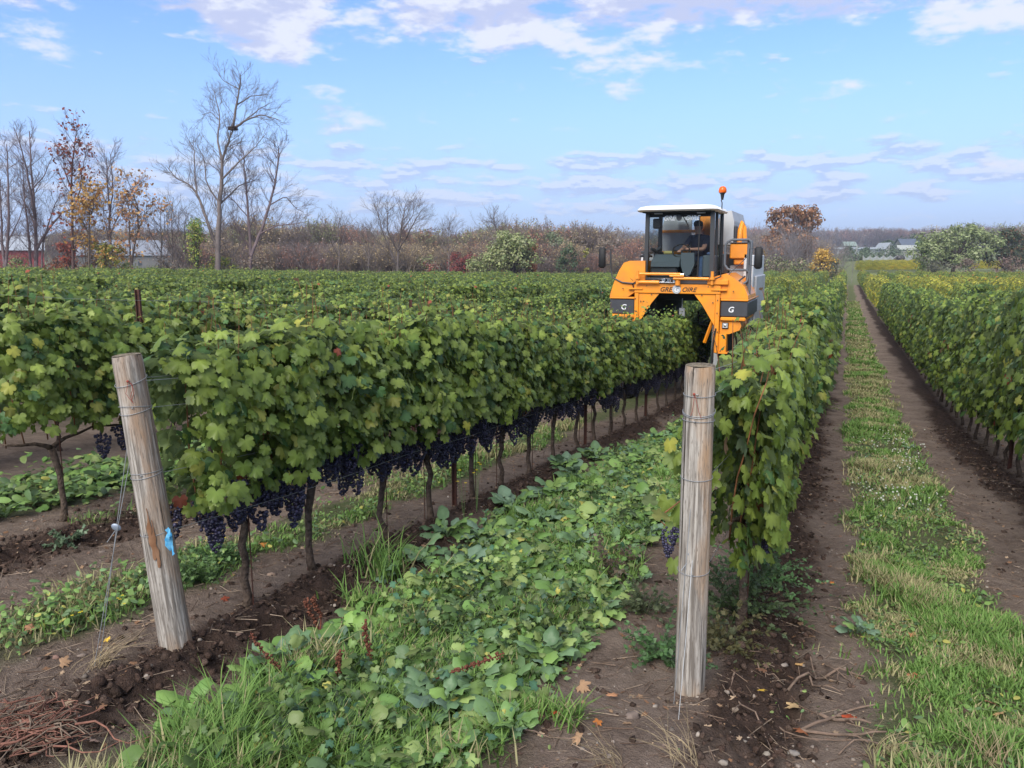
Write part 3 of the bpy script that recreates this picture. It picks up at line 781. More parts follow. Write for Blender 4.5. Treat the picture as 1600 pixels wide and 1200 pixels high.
def round_post(name, base, top, r0, r1, m, label, seed):
    base, top = Vector(base), Vector(top); d = (top - base); H = d.length
    root = empty(name, base); root.rotation_euler = d.to_track_quat('Z', 'Y').to_euler()
    # keep roll sensible
    root.rotation_euler = Vector((0, 0, 1)).rotation_difference(d.normalized()).to_euler()
    n = 40; m_ = 60; g = np.random.default_rng(seed); V = []
    dents = [(g.random() * 6.28, g.random() * H, g.random()) for _ in range(12)]
    for j in range(m_ + 1):
        t = j / m_; z = -.35 + (H + .35) * t
        rr = r0 + (r1 - r0) * t
        for i in range(n):
            a = 6.2832 * i / n
            r = rr * (1 + .018 * math.sin(2 * a + 1.3 + z) + .012 * math.sin(5 * a + z * 3) + .010 * float(vnoise(np.array(a * 4), np.array(z * 2.0 + seed))) )
            for da, dz, ds in dents:
                r -= .0025 * math.exp(-((((a - da + 3.14) % 6.28) - 3.14) / .18) ** 2 - ((z - dz) / (.05 + .2 * ds)) ** 2)
            dz_ = 0
            if j == m_: r *= .95; dz_ = -.002 * math.sin(a * 3)
            V.append((r * math.cos(a), r * math.sin(a), z + dz_))
    V = np.array(V); F = np.array([[j * n + i, j * n + (i + 1) % n, (j + 1) * n + (i + 1) % n, (j + 1) * n + i] for j in range(m_) for i in range(n)])
    link('post_shaft', np_mesh('post_shaft', V, [F], m, smooth=True), root)
    # sawn top: rings of end grain slightly domed and split
    Vt = []; Ft = []; k = 8
    for q in range(k + 1):
        rr = r1 * .952 * (1 - q / k) if q < k else 0
        for i in range(n):
            a = 6.2832 * i / n; Vt.append((rr * math.cos(a) * 1.0, rr * math.sin(a), H + .0015 + .006 * (1 - (rr / r1) ** 2) + (.0025 * math.sin(q * 2.4) ) - (.006 if abs(a - 1.1) < .1 and q < 7 else 0)))
    for q in range(k):
        for i in range(n): Ft.append([q * n + i, q * n + (i + 1) % n, (q + 1) * n + (i + 1) % n, (q + 1) * n + i])
    link('sawn_top', np_mesh('sawn_top', np.array(Vt), [np.array(Ft)], M_ENDGRAIN), root)
    tag(root, label, 'post')
    return root, H
def ring(root, z, r, tilt=0.0, rad=.0014, a0=0, a1=6.2832, sag=0.0, name='wire_wrap', m=None, off=.0):
    P = []
    for i in range(29):
        a = a0 + (a1 - a0) * i / 28; P.append((r * math.cos(a), r * math.sin(a), z + tilt * math.sin(a + off) - sag * math.sin(math.pi * i / 28)))
    return MB().tube(P, rad, 5).obj(name, m or M_WIRE, root, smooth=True)
UP_T = np.array([.0])
baseA = at(275, 1003); topA = Vector((baseA.x - .02, 2.58, CAMZ - .455)); topA.x = -3.085
postA, HA = round_post('trellis_end_post', baseA, topA, .078, .067, M_POST_A, 'leaning grey weathered wooden trellis post with a brown streak and a blue tag', 5)
baseB = at(1077, 1078); topB = Vector((baseB.x - .005, baseB.y - .02, CAMZ - .465))
postB, HB = round_post('trellis_end_post', baseB, topB, .069, .066, M_POST_B, 'upright pale wooden trellis post in the middle of the foreground, wire wrapped round it', 9)
# wraps, staples, twine (angles: -pi/2 faces the camera side)
for z, tl, sg in ((HA - .12, .02, .012), (HA - .245, -.012, .004), (HA - .262, .012, .01), (HA - .56, .0, .004), (HA - .575, .01, .006), (HA - .86, .008, .0)): ring(postA, z, .0715 + .003 * (HA - z), tl, .0015)
for z, tl, sg in ((HB - .125, .004, 0), (HB - .20, .015, 0), (HB - .206, .016, 0), (HB - .24, -.002, 0), (HB - .50, .004, 0), (HB - .94, .004, 0)): ring(postB, z, .069 + .002 * (HB - z), tl, .0015)
def on_post(r, a, z): return (r * math.cos(a), r * math.sin(a), z)
CA = -math.pi / 2 - .45                   # direction from post A to the camera
CB = -math.pi / 2 + .12
for post, H, c0, r in ((postA, HA, R(-40), .073), (postB, HB, R(-88), .0705)):
    tw = MB(); z = H - .11
    for k in range(3 if post is postA else 2):
        pts = [on_post(r + .002, c0 - .18, z)]; a = c0 - .18; zz = z
        for i in range(4): a += rnd.uniform(-.22, .24); zz -= rnd.uniform(.018, .032); pts.append(on_post(r + .002 + rnd.uniform(0, .004), a, zz))
        tw.tube(pts, .0011, 5)
    tw.ball(on_post(r + .004, c0 - .18, z - .005), .006, 6, 5)
    tw.obj('red_twine', M_RED, post, smooth=True)
st = MB()
for a, z in ((R(-50), HA - .245), (R(-60), HA - .57), (R(-85), HA - .86)): st.tube([on_post(.070, a - .06, z), on_post(.079, a - .03, z + .004), on_post(.079, a + .03, z + .004), on_post(.070, a + .06, z)], .002, 5)
st.obj('wire_staple', M_WIRE, postA)
st = MB()
for a, z in ((R(-88), HB - .12), (R(-95), HB - .24), (R(-86), HB - .94)): st.tube([on_post(.066, a - .06, z), on_post(.076, a - .03, z + .004), on_post(.076, a + .03, z + .004), on_post(.066, a + .06, z)], .002, 5)
st.obj('wire_staple', M_WIRE, postB)
# knots, splits and the long resin streak, slightly raised off the shaft
def streak(root, a, z0, z1, w, r, name='resin_streak'):
    V = []; F = []; n = 16
    for j in range(n + 1):
        t = j / n; z = z0 + (z1 - z0) * t; ww = w * math.sin(math.pi * min(1, t * 1.15 + .05)) ** .6 * (.8 + .3 * math.sin(t * 23)) + .002
        for i in range(5):
            u = (i / 4 - .5) * 2; al = a + ww / r * u + .04 * math.sin(t * 9); V.append(on_post(r + .0012 * (1 - u * u) + .0006, al, z))
    for j in range(n):
        for i in range(4): F.append((j * 5 + i, j * 5 + i + 1, (j + 1) * 5 + i + 1, (j + 1) * 5 + i))
    return MB().add(V, F).obj(name, M_STAIN, root, smooth=True)
streak(postA, R(-62), .46, .72, .012, .0775); streak(postA, R(-52), .42, .66, .009, .0775)
# blue tag on the leaning post, cloth-like film
mb = MB(); V = []; F = []
for j in range(7):
    for i in range(5):
        u, v = i / 4, j / 6; V.append((.09 + .050 * u * (1 - .35 * math.sin(v * 3.14)) + .006 * math.sin(v * 9 + u), -.03 + .012 * math.sin(u * 5 + v * 7), .60 - .11 * v + .012 * math.sin(u * 6)))
for j in range(6):
    for i in range(4): F.append((j * 5 + i, j * 5 + i + 1, j * 5 + i + 6, j * 5 + i + 5))
mb.add(V, F).obj('blue_tag', M_BLUE, postA, smooth=True)

# steel stakes inside the rows
def stake(x, y, h, label, lean=0, stands=None):
    z = float(Gn(x, y)); mb = MB(); w = .021; t = .004
    for bx in ((-w, w, -t, t), (-w, -w + t * 1.6, -.022, -t - .0005), (w - t * 1.6, w, -.022, -t - .0005)): mb.box(bx[0], bx[1], bx[2], bx[3], -.2, h)
    for k in range(int(h / .12)): mb.box(w + .0004, w + .006, -.006, .002, .1 + k * .12, .112 + k * .12)
    o = mb.obj('trellis_stake', M_RUST, None, (x, y, z), (lean, 0, .3)); tag(o, label, 'stake', 'rusty steel stakes standing in the vine rows'); return o
for i, (yy, h) in enumerate(((5.93, 1.74), (9.75, 1.78), (13.2, 1.75), (18.2, 1.8))):
    stake(-3.12, yy, h, '%s rusty steel stake along the row the harvester straddles, counted from the leaning post' % ORD[i])
for i, (yy, h) in enumerate(((7.2, 1.75), (12.4, 1.8), (18.0, 2.0))):
    stake(-.55, yy, h, '%s rusty steel stake along the row behind the upright post' % ORD[i])
for i, (xx, yy, h) in enumerate(((2.05, 11.2, 1.7), (2.05, 18.6, 1.8))):
    stake(xx, yy, h, '%s rusty steel stake along the row at the right edge of the grass track' % ORD[i])
stake(-5.60, 4.85, 1.86, 'rusty steel stake rising above the foliage behind the leaning post')
stake(-5.60, 9.4, 1.9, 'rusty steel stake deep in the first row left of the leaning post')
# wires
def wire(p0, p1, label, sag=.02, r=.0014, group='galvanised wires along the trellis rows', follow=False):
    p0, p1 = Vector(p0), Vector(p1); n = 24; P = []
    for i in range(n + 1):
        t = i / n; p = p0.lerp(p1, t)
        if follow: p.z = p.z + float(G(p.x, p.y)) - (float(G(p0.x, p0.y)) * (1 - t) + float(G(p1.x, p1.y)) * t)
        p.z -= sag * 4 * t * (1 - t) if not follow else sag * abs(math.sin(t * math.pi * 5)); P.append(p)
    root = P[0].copy(); mb = MB().tube([p - root for p in P], r, 5)
    o = mb.obj('trellis_wire', M_WIRE, None, root, smooth=True); tag(o, label, 'wire', group); return o
def post_pt(post, H, z):
    M = post.rotation_euler.to_matrix(); return post.location + M @ Vector((0.0, 0, z))
names = ['topmost', 'second from the top', 'third from the top', 'lowest']
for k, (z, h2) in enumerate(((HA - .12, 1.60), (HA - .25, 1.38), (HA - .57, 1.10), (HA - .86, .76))):
    p = post_pt(postA, HA, z) + Vector((.06, .02, 0)); y2 = 14.0
    wire(p, (-3.02 if k % 2 else -2.98, y2, float(G(-3.1, y2)) + h2), 'thin wire from the leaning post into its vine row, %s' % names[k], .02, follow=True)
wire(post_pt(postA, HA, HA - .12) + Vector((-.04, .05, 0)), (-3.26, 14, float(G(-3.1, 14)) + 1.68), 'thin wire on the far side of the leaning post, running above the fruit row', .02, follow=True)
for k, (z, h2) in enumerate(((HB - .02, 1.72), (HB - .13, 1.52), (HB - .5, 1.1), (HB - .94, .66))):
    p = post_pt(postB, HB, z) + Vector((.05, .04, 0)); y2 = 16.0
    wire(p, (-.46, y2, float(G(-.5, y2)) + h2), 'thin wire from the upright post into its vine row, %s' % names[k], .015, follow=True)
for k, h2 in enumerate((1.78, 1.3)):
    wire((-5.55, 3.3, float(G(-5.5, 3.3)) + h2), (-5.55, 14, float(G(-5.5, 14)) + h2), 'thin wire showing above the foliage in the first row left of the leaning post, %s' % ('upper' if k == 0 else 'lower'), .02, follow=True)
# guy wires with oval tensioners
def guy(post, H, z, target, label, tens=None, tail=False):
    root = empty('guy_wire', target); tag(root, label, 'guy wire', 'guy wires anchoring the end posts')
    a = post_pt(post, H, z) - Vector(target); m = MB().tube([(0, 0, -.05), a * .5 + Vector((.003, 0, 0)), a], .0017, 6).obj('wire', M_WIRE, root, smooth=True)
    if tens:
        p = a * tens; mm = MB(); mm.ball((0, 0, 0), (.024, .006, .017), 14, 8, Matrix.Rotation(.5, 3, 'Y')); o = mm.obj('tensioner', M_TAGGREY, root, tuple(p), (0, .0, .5), smooth=True)
        MB().tube([p, p + Vector((-.01, 0, -.02)), p + Vector((-.045, -.02, -.075))], .0022, 6).obj('wire_tail', M_WIRE, root)
    return root
anA = at(143, 1045); anA2 = at(152, 1040)
guy(postA, HA, HA - .30, anA, 'straight guy wire nearest the left edge, from the leaning post to the soil')
g2_ = guy(postA, HA, HA - .20, anA2, 'guy wire with a grey oval tensioner in front of the leaning post', .52)
anB = at(1059, 1128); anB2 = at(1052, 1100)
guy(postB, HB, HB - .75, anB, 'guy wire with a grey oval tensioner in front of the upright post', .86)
guy(postB, HB, HB - .15, anB2, 'guy wire running down the left edge of the upright post')

# ================================================================ GROUND COVER
def inview(X, Y, mx=.72, pad=.6):
    lat, D = cam_uv(X, Y); return (D > 1.2) & (np.abs(lat) < mx * D + pad)
def grass_blades(name, n, ylim, hmul, label, zonefn, seed, wid=.0035, ybias=1.0, dryf=1.0):
    g = np.random.default_rng(seed); X = []; Y = []
    xlo, xhi = ylim[2], ylim[3]
    t = g.random(n * 6) ** ybias; y = ylim[0] + (ylim[1] - ylim[0]) * t; x = xlo + (xhi - xlo) * g.random(n * 6)
    w = zonefn(x, y); tuft = fbm(x, y, 3.0, 3); w = w * np.clip((tuft - .37) * 3.6, .04, 1)
    keep = (g.random(n * 6) < w) & inview(x, y); x = x[keep][:n]; y = y[keep][:n]; m = len(x)
    tf = fbm(x + 9, y, 1.3, 3); h = hmul * (.35 + 1.4 * np.clip(tf - .25, 0, 1) * 1.6) * (.5 + g.random(m)); a = g.random(m) * 6.283
    dirx, diry = np.cos(a), np.sin(a); lean = h * (.25 + .8 * g.random(m)); z = Gn(x, y) - .004
    sx, sy = -diry, dirx; wd = wid * (.6 + .9 * g.random(m)) * (1 + y * .10)
    V = np.empty((m, 5, 3)); 
    for k, (tt, ww) in enumerate(((0, 1), (0, -1), (.55, .8), (.55, -.8), (1, 0))):
        V[:, k, 0] = x + dirx * lean * tt ** 1.7 + sx * wd * ww; V[:, k, 1] = y + diry * lean * tt ** 1.7 + sy * wd * ww; V[:, k, 2] = z + h * (tt - .18 * tt * tt)
    i = np.arange(m)[:, None] * 5; Q = np.concatenate([i + np.array([[0, 1, 3, 2]])], 0); T = i + np.array([[2, 3, 4]])
    r = g.random((m, 1)); dry = (g.random((m, 1)) < dryf * (.10 + .75 * sstep(.46, .60, fbm(x + 70, y, 1.7, 3))[:, None]))
    c = (1 - r) * np.array([.10, .20, .045]) + r * np.array([.19, .31, .075]); c = np.where(dry, np.array([.38, .35, .18]) * (.55 + .6 * r), c)
    C = np.repeat(c, 5, 0); C = C * np.tile(np.array([.55, .55, .95, .95, 1.15]), m)[:, None] ** 0
    o = link(name, np_mesh(name, V.reshape(-1, 3), [Q, T], M_GRASS, C)); tag(o, label, kind='stuff'); return o
def zg(x, y): g, c, t = zones(x, y); return g
def zc(x, y): g, c, t = zones(x, y); return c * .8
grass_blades('grass', 52000, (1.9, 6.5, -.9, 2.6), .075, 'short patchy green and straw-coloured grass on the track', zg, 21, .0026)
grass_blades('grass', 26000, (22, 75, .1, 1.2), .09, 'far grass strip of the track', zg, 29, .004, 1.5)
grass_blades('grass', 42000, (6, 26, .1, 2.6), .075, 'grass strip running up the middle of the track', zg, 22, .0032, 1.7)
grass_blades('grass', 14000, (1.5, 12, -6.0, -3.3), .085, 'grass behind the leaning post', zg, 23, .003, 1.2)
grass_blades('grass', 46000, (1.4, 11, -2.7, -.8), .115, 'long fresh grass among the cover crop', zc, 24, .003, 1.3, .3)
grass_blades('grass', 6000, (1.2, 2.9, -2.4, -.9), .10, 'straw-coloured grass at the bottom edge', lambda x, y: .8 * (fbm(x, y, 2, 2) > .42), 25, .003)
# clumps of fresher, taller grass
def clump_zone(pts):
    def f(x, y):
        w = 0
        for cx, cy, r in pts: w = np.maximum(w, np.exp(-((x - cx) ** 2 + (y - cy) ** 2) / r ** 2))
        return w
    return f
cl = [at(p, q) for p, q in ((560, 960), (600, 900), (640, 980), (500, 1050))]
grass_blades('grass', 5200, (1.5, 6, -3, -.6), .16, 'bright tall grass tuft between the rows', clump_zone([(c.x, c.y, .15) for c in cl]), 26, .0032)
cl2 = [at(p, q) for p, q in ((1370, 1020), (1450, 960), (1500, 1100), (1420, 900))]
grass_blades('grass', 3600, (1.5, 8, -.5, 3), .12, 'bright grass tufts in the track', clump_zone([(c.x, c.y, .2) for c in cl2]), 27, .003)

# small low weeds, clover-like leaves in the grass
def low_leaves(name, n, box, zf, size, cols, label, seed, tmpl=OVAL, lift=.05, m=None, flat=.9, thr=.35, ybias=1.3):
    g = np.random.default_rng(seed); x = box[0] + (box[1] - box[0]) * g.random(n * 5); y = box[2] + (box[3] - box[2]) * g.random(n * 5) ** ybias
    w = zf(x, y) * np.clip((fbm(x + 31, y, 2.3, 3) - thr) * 4, 0, 1); k = (g.random(n * 5) < w) & inview(x, y); x = x[k][:n]; y = y[k][:n]; q = len(x)
    z = Gn(x, y) + lift * g.random(q) ** 1.2 * (.4 + 1.2 * fbm(x, y + 3, 3, 2))
    nrm = np.stack([(g.random(q) - .5) * 1.4, (g.random(q) - .5) * 1.4, flat + 0 * x], 1); tip = g.random((q, 3)) - .5
    pf = fbm(x + 5, y + 2, 2.6, 3)[:, None]; c = np.array(cols)[g.integers(0, len(cols), q)] * (.6 + .5 * g.random((q, 1))) * (.45 + 1.15 * pf); yl = g.random((q, 1)) < .03; c = np.where(yl, np.array([.42, .40, .10]), c)
    V, F, C = place(tmpl, np.stack([x, y, z], 1), rotmats(nrm, tip), size * (.5 + g.random(q)), c, .4 + 1.3 * g.random(q))
    o = link(name, np_mesh(name, V, [F], m or M_CROP, C)); tag(o, label, kind='stuff'); return o
GRN = [(.125, .23, .06), (.175, .29, .075), (.13, .22, .09), (.23, .31, .10)]
low_leaves('low_weeds', 9000, (-.2, 2.2, 1.8, 16), zg, .030, GRN, 'small leafy weeds growing through the track grass', 31)
low_leaves('low_weeds', 5000, (-6.0, -3.4, 1.6, 10), zg, .034, GRN, 'small leafy weeds behind the leaning post', 32, lift=.12)
low_leaves('cover_crop', 4600, (-2.9, -.9, 1.4, 12), zc, .085, GRN, 'lobed young radish leaves all through the lane', 37, lift=.12, thr=.30, tmpl=RADISH, flat=.5)
low_leaves('cover_crop', 6500, (-2.9, -.9, 1.4, 13), zc, .030, GRN + [(.075, .17, .095)], 'low leafy cover crop filling the lane between the two posts', 33, lift=.15, thr=.30, tmpl=GRAPE_MID, flat=.6)
low_leaves('cover_crop', 5000, (-9.0, -5.6, 1.6, 9), zc, .075, GRN, 'leafy cover crop in the lane at the far left', 34, lift=.20, thr=.25)
low_leaves('low_weeds', 420, (-2.6, 0.1, 2.2, 6.0), lambda x, y: ((x > -1.3) & (x < .1)) * .5, .015, GRN, 'sparse little weeds on the bare soil round the upright post', 35, lift=.02, thr=.5)
low_leaves('mown_clippings', 7000, (-2.4, -1.1, 2.2, 5.0), lambda x, y: np.exp(-((x + 1.75) / .45) ** 2 - ((y - 3.6) / .9) ** 2), .045, [(.17, .27, .10), (.12, .22, .07), (.20, .28, .13)], 'pale flattened clippings in the lane', 36, lift=.05, tmpl=QUADL, thr=.1, ybias=1.0)

# big cover-crop plants: each a thing with its own leaves
RAD_L = []
for s, (c, yy) in enumerate([((.15, .25, .12), 0), ((.17, .29, .09), 0), ((.12, .21, .10), 0), ((.20, .31, .09), 0), ((.16, .25, .16), 0)]):
    V, F = RADISH; V = V.copy(); g = np.random.default_rng(900 + s); V[:, 0] *= .62 + .25 * g.random(); V[:, 2] += .035 * np.sin(V[:, 0] * 16 + s) * np.cos(V[:, 1] * 12 + s)
    RAD_L.append(np_mesh('leaf', V, [F, ], M_CROP, np.tile(c, (len(V), 1)) * (.9 + .2 * np.random.default_rng(s).random((len(V), 1))), smooth=True))
RSTEM = MB().tube([(0, 0, -.03), (0, 0, .03)], [.012, .010], 7).mesh('stem', mat('pale_stem', (.20, .30, .12), .6), True)
def crop_plant(x, y, s, n, label, group=None, up=.9):
    root = empty('radish_plant', (x, y, float(Gn(x, y))), (0, 0, rnd.random() * 6.28), s); tag(root, label, 'radish plant', group)
    link('stem', RSTEM, root)
    for i in range(int(n * 1.7)):
        a = i * 2.4 + rnd.uniform(-.3, .3); el = up * rnd.uniform(.35, 1.15); L = rnd.uniform(.7, 1.15)
        lf = link('leaf', RAD_L[rnd.randrange(5)], root); lf.rotation_mode = 'XYZ'; lf.location = (.01 * math.cos(a), .01 * math.sin(a), .005 + .01 * rnd.random())
        lf.rotation_euler = (el, rnd.uniform(-.3, .3), a - math.pi / 2); lf.scale = (L * rnd.uniform(.8, 1.2), L, L)
    return root
spots = []
for (px, py, s, n, l) in ((690, 1110, .26, 9, 'large pale radish plant at the bottom, by the red fallen leaf'), (745, 1075, .21, 7, 'broad grey-green plant at the edge of the bare soil'), (850, 1040, .25, 9, 'dark grey-green leafy plant spreading onto the bare soil'), (800, 1150, .18, 6, 'small green plant lowest in the middle lane'), (440, 1045, .24, 7, 'round-leaved blue-green plant beside the tilled ridge'), (520, 1020, .20, 7, 'blue-green leafy plant among reddish stalks'), (400, 1060, .16, 4, 'small round-leaved plant alone on the tilled soil'), (580, 1150, .17, 7, 'light green plant in the straw-coloured grass'), (480, 1180, .18, 6, 'grey-green plant in the bottom-left grass'), (600, 905, .22, 7, 'leafy plant at the near end of the tall crop'), (660, 880, .27, 9, 'bushy bright green plant beside the tilled ridge'), (720, 900, .27, 9, 'bushy plant in the middle of the lane, yellow flower above'), (760, 850, .32, 10, 'tallest bright green plant of the crop'), (700, 840, .30, 9, 'bushy green plant with yellow flowers over the ridge'), (800, 800, .32, 10, 'tall blue-green plant behind the flattened patch'), (860, 780, .32, 10, 'tall upright plant in the lane centre'), (900, 750, .32, 9, 'tall pale plant towards the harvester'), (950, 760, .30, 9, 'pale leafy plant near the upright post side'), (930, 720, .32, 9, 'tall green plant farthest up the lane'), (880, 730, .30, 9, 'blue-green plant on the left of the far lane'), (1000, 720, .30, 9, 'leafy plant next to the vines left of the upright post'), (980, 790, .26, 8, 'grey-green plant right of the flattened patch'), (1010, 840, .24, 8, 'upright pale plant close to the upright post'), (960, 860, .22, 7, 'low plant on the right rim of the lane'), (905, 860, .24, 8, 'drooping plant at the right rim of the flattened patch'), (940, 960, .22, 8, 'leafy plant left of the hanging grape bunch'), (890, 930, .20, 7, 'low plant over the middle of the lane'), (720, 1000, .17, 6, 'low pale plant in the flattened patch'), (780, 960, .17, 6, 'small plant amid grass in the lane'), (1420, 700, .14, 6, 'small leafy weed with white flowers in the track'), (1340, 990, .18, 6, 'dark drooping weed at the left rim of the track grass'), (1020, 690, .30, 8, 'far leafy plant before the harvester row'), (840, 820, .28, 8, 'plant with ragged leaves in front of the tallest one'), (1000, 910, .16, 5, 'small plant beneath the hanging grape bunch')):
    p = at(px, py); spots.append((p.x, p.y, s, n, l))
for x, y, s, n, l in spots: crop_plant(x, y, s * .82, n, l)
g = np.random.default_rng(77)
# the rest of the tall crop up the lane is one mass
def crop_mass(name, n, fx, label, seed, smin, smax):
    g = np.random.default_rng(seed); sets = []
    for _ in range(int(n * 1.5)):
        x, y = fx(g); s = smin + (smax - smin) * g.random(); k = g.integers(6, 10); z = float(Gn(x, y)); a = np.arange(k) * 2.4 + g.random(k)
        el = .35 + .75 * g.random(k); tip = np.stack([np.cos(a) * np.cos(el), np.sin(a) * np.cos(el), np.sin(el)], 1); nrm = np.stack([-np.cos(a) * np.sin(el), -np.sin(a) * np.sin(el), np.cos(el)], 1) + (g.random((k, 3)) - .5) * .4
        c = np.array(GRN)[g.integers(0, 4, k)] * (.8 + .5 * g.random((k, 1)))
        sets.append(place(RADISH, np.tile([x, y, z], (k, 1)) + 0 * tip, rotmats(nrm, tip), s * (.6 + .6 * g.random(k)), c, .6 + g.random(k)))
    V, F, C = merge(sets); o = link(name, np_mesh(name, V, F, M_CROP, C)); tag(o, label, kind='stuff')
def lane(g):
    y = 4.2 + 11 * g.random() ** 1.2; return -1.78 + (g.random() - .5) * 1.0 - .12 * (y > 6), y
crop_mass('cover_crop', 170, lane, 'tall leafy cover crop running up the lane to the harvester', 81, .11, .21)
def laneL(g): return -6.55 + (g.random() - .5) * 1.1, 3.4 + 5 * g.random()
crop_mass('cover_crop', 70, laneL, 'tall leafy cover crop behind the first vine of the left row', 82, .12, .22)
def laneN(g): 
    while True:
        x, y = -2.45 + 1.3 * g.random(), 1.7 + 3 * g.random()
        if inview(np.array(x), np.array(y)): return x, y
crop_mass('cover_crop', 120, laneN, 'scattered low crop plants in the near grass', 83, .06, .15)

# ferny weeds by the upright post, dry seed heads
def ferny(x, y, s, n, label, col, seed, name='feathery_weed', cat='weed'):
    g = np.random.default_rng(seed); root = empty(name, (x, y, float(Gn(x, y)))); tag(root, label, cat)
    sets = []
    for k in range(n):
        a = g.random() * 6.28; el = .25 + 1.0 * g.random(); L = s * (.5 + .6 * g.random()); m = 9; t = np.linspace(0, 1, m)
        P = np.stack([np.cos(a) * np.cos(el) * L * t, np.sin(a) * np.cos(el) * L * t, np.sin(el) * L * t - .35 * L * t ** 2.2], 1)
        V, F = tri_tube(P, .002, .0008); sets.append((V, F, np.tile(np.array(col) * .7, (len(V), 1))))
        q = 26; tt = .2 + .8 * g.random(q); Q = np.stack([np.interp(tt, t, P[:, j]) for j in range(3)], 1); tip = g.random((q, 3)) - .5 + np.array([np.cos(a), np.sin(a), .3]) * .5; nrm = g.random((q, 3)) - .5; nrm[:, 2] += .5
        sets.append(place(QUADL, Q, rotmats(nrm, tip), .035 * (.5 + g.random(q)) * (1.1 - .5 * tt), np.array(col) * (.7 + .6 * g.random((q, 1)))))
    V, F, C = merge(sets); o = link('fronds', np_mesh('fronds', V, F, M_CROP, C), root); o['kind'] = 'stuff'
p = at(1150, 960); ferny(p.x, p.y, .72, 60, 'tall dark feathery weed right of the upright post', (.075, .115, .045), 1)
p = at(1190, 910); ferny(p.x, p.y, .52, 44, 'light green feathery weed hanging over the soil right of the upright post', (.10, .20, .07), 2)
p = at(1130, 1010); ferny(p.x, p.y, .40, 30, 'dry brownish weed at the foot of the upright post', (.13, .12, .05), 3)
p = at(1030, 1030); ferny(p.x, p.y, .34, 26, 'flat green feathery weed left of the foot of the upright post', (.085, .17, .06), 4)
p = at(950, 900); ferny(p.x, p.y, .45, 24, 'brown wiry seed-head weed over the lane edge', (.10, .075, .05), 5)
p = at(1010, 960); ferny(p.x, p.y, .38, 22, 'dark wiry weed below the hanging grape bunch', (.08, .10, .05), 6)
p = at(105, 850); ferny(p.x, p.y, .20, 12, 'low silvery weed under the first vine at the left', (.12, .18, .10), 7)
p = at(300, 910); ferny(p.x, p.y, .30, 30, 'green weed with yellow specks behind the leaning post', (.09, .16, .05), 8)
p = at(340, 880); ferny(p.x, p.y, .30, 30, 'green weed clump between the leaning post and the first trunk', (.085, .165, .055), 9)
p = at(1240, 690); ferny(p.x, p.y, .35, 16, 'dry orange-brown weed under the vines right of the upright post', (.22, .12, .05), 10)
p = at(1285, 640); ferny(p.x, p.y, .45, 22, 'olive weed leaning into the left wheel track', (.12, .14, .05), 11)
# red dock stalks
def dock(px, py, h, label, lean, seed):
    g = np.random.default_rng(seed); p = at(px, py); root = empty('dock_stalk', p); tag(root, label, 'dock stalk')
    P = np.array([[lean * h * t, .02 * math.sin(t * 5), h * t] for t in np.linspace(0, 1, 8)]); V, F = tri_tube(P, .004, .002, 5)
    link('stalk', np_mesh('stalk', V, [F], M_TWIG, np.tile([.18, .05, .035], (len(V), 1))), root)
    k = 90; t = .35 + .65 * g.random(k); Q = np.stack([np.interp(t, np.linspace(0, 1, 8), P[:, j]) for j in range(3)], 1) + (g.random((k, 3)) - .5) * .022
    V, F, C = place(ICO, Q, np.broadcast_to(np.eye(3), (k, 3, 3)), .005 * (.6 + g.random(k)), np.array([.13, .05, .03]) * (.6 + .8 * g.random((k, 1))))
    o = link('seed_head', np_mesh('seed_head', V, [F], M_TWIG, C), root); o['kind'] = 'stuff'
dock(575, 1060, .30, 'upright dark red seed stalk in the lane grass', .02, 1); dock(500, 1010, .26, 'red seed stalk by the blue-green plant', -.25, 2)
dock(455, 1090, .28, 'red seed stalk leaning left over the grass', -.7, 3); dock(640, 1080, .30, 'pinkish seed stalk lying across the lane plants', 1.6, 4); dock(520, 1080, .22, 'short rusty seed stalk between the grass tufts', .3, 5); dock(500, 985, .2, 'thin red stem at the tilled ridge', -.1, 6)
# flowers
def flowers(name, pts, colr, size, label, cat, group=None, stemh=.2):
    g = np.random.default_rng(len(pts)); 
    for i, (px, py, lb) in enumerate(pts):
        p = at(px, py) if not isinstance(px, Vector) else px; root = empty(name, p); tag(root, lb, cat, group)
        mb = MB(); hd = []
        for k in range(4):
            x, y, h = (g.random() - .5) * .1, (g.random() - .5) * .1, stemh * (.7 + .4 * g.random()); mb.tube([(0, 0, 0), (x * .5, y * .5, h * .6), (x, y, h)], .0012, 4); hd.append((x, y, h))
        mb.obj('stems', mat_stem, root)
        for x, y, h in hd:
            pm = MB(); 
            for q in range(5):
                a = q * 1.2566; c, s = math.cos(a), math.sin(a); r = size
                pm.add([(x, y, h), (x + c * r * .6 - s * r * .3, y + s * r * .6 + c * r * .3, h + r * .2), (x + c * r, y + s * r, h + r * .1), (x + c * r * .6 + s * r * .3, y + s * r * .6 - c * r * .3, h + r * .2)], [(0, 1, 2, 3)])
            pm.obj('blossom', colr, root)
mat_stem = mat('flower_stem', (.10, .19, .05), .7)
M_YEL = mat('yellow_petal', (.75, .58, .03), .6, trans=.3); M_WHT = mat('white_petal', (.70, .72, .62), .6, trans=.3)
flowers('yellow_flowers', [(725, 815, 'yellow mustard flowers above the tall crop'), (745, 800, 'second tuft of yellow mustard flowers, right of the first')], M_YEL, .016, '', 'flowers', None, .42)
flowers('yellow_flowers', [(118, 985, 'small yellow flowers by the guy wires'), (325, 868, 'small yellow flowers between leaning post and first vine'), (190, 960, 'yellow flowers low in the grass left of the leaning post'), (350, 860, 'yellow flowers at the foot of the first fruiting vine')], M_YEL, .010, '', 'flowers', None, .10)
g = np.random.default_rng(5); fx = []; 
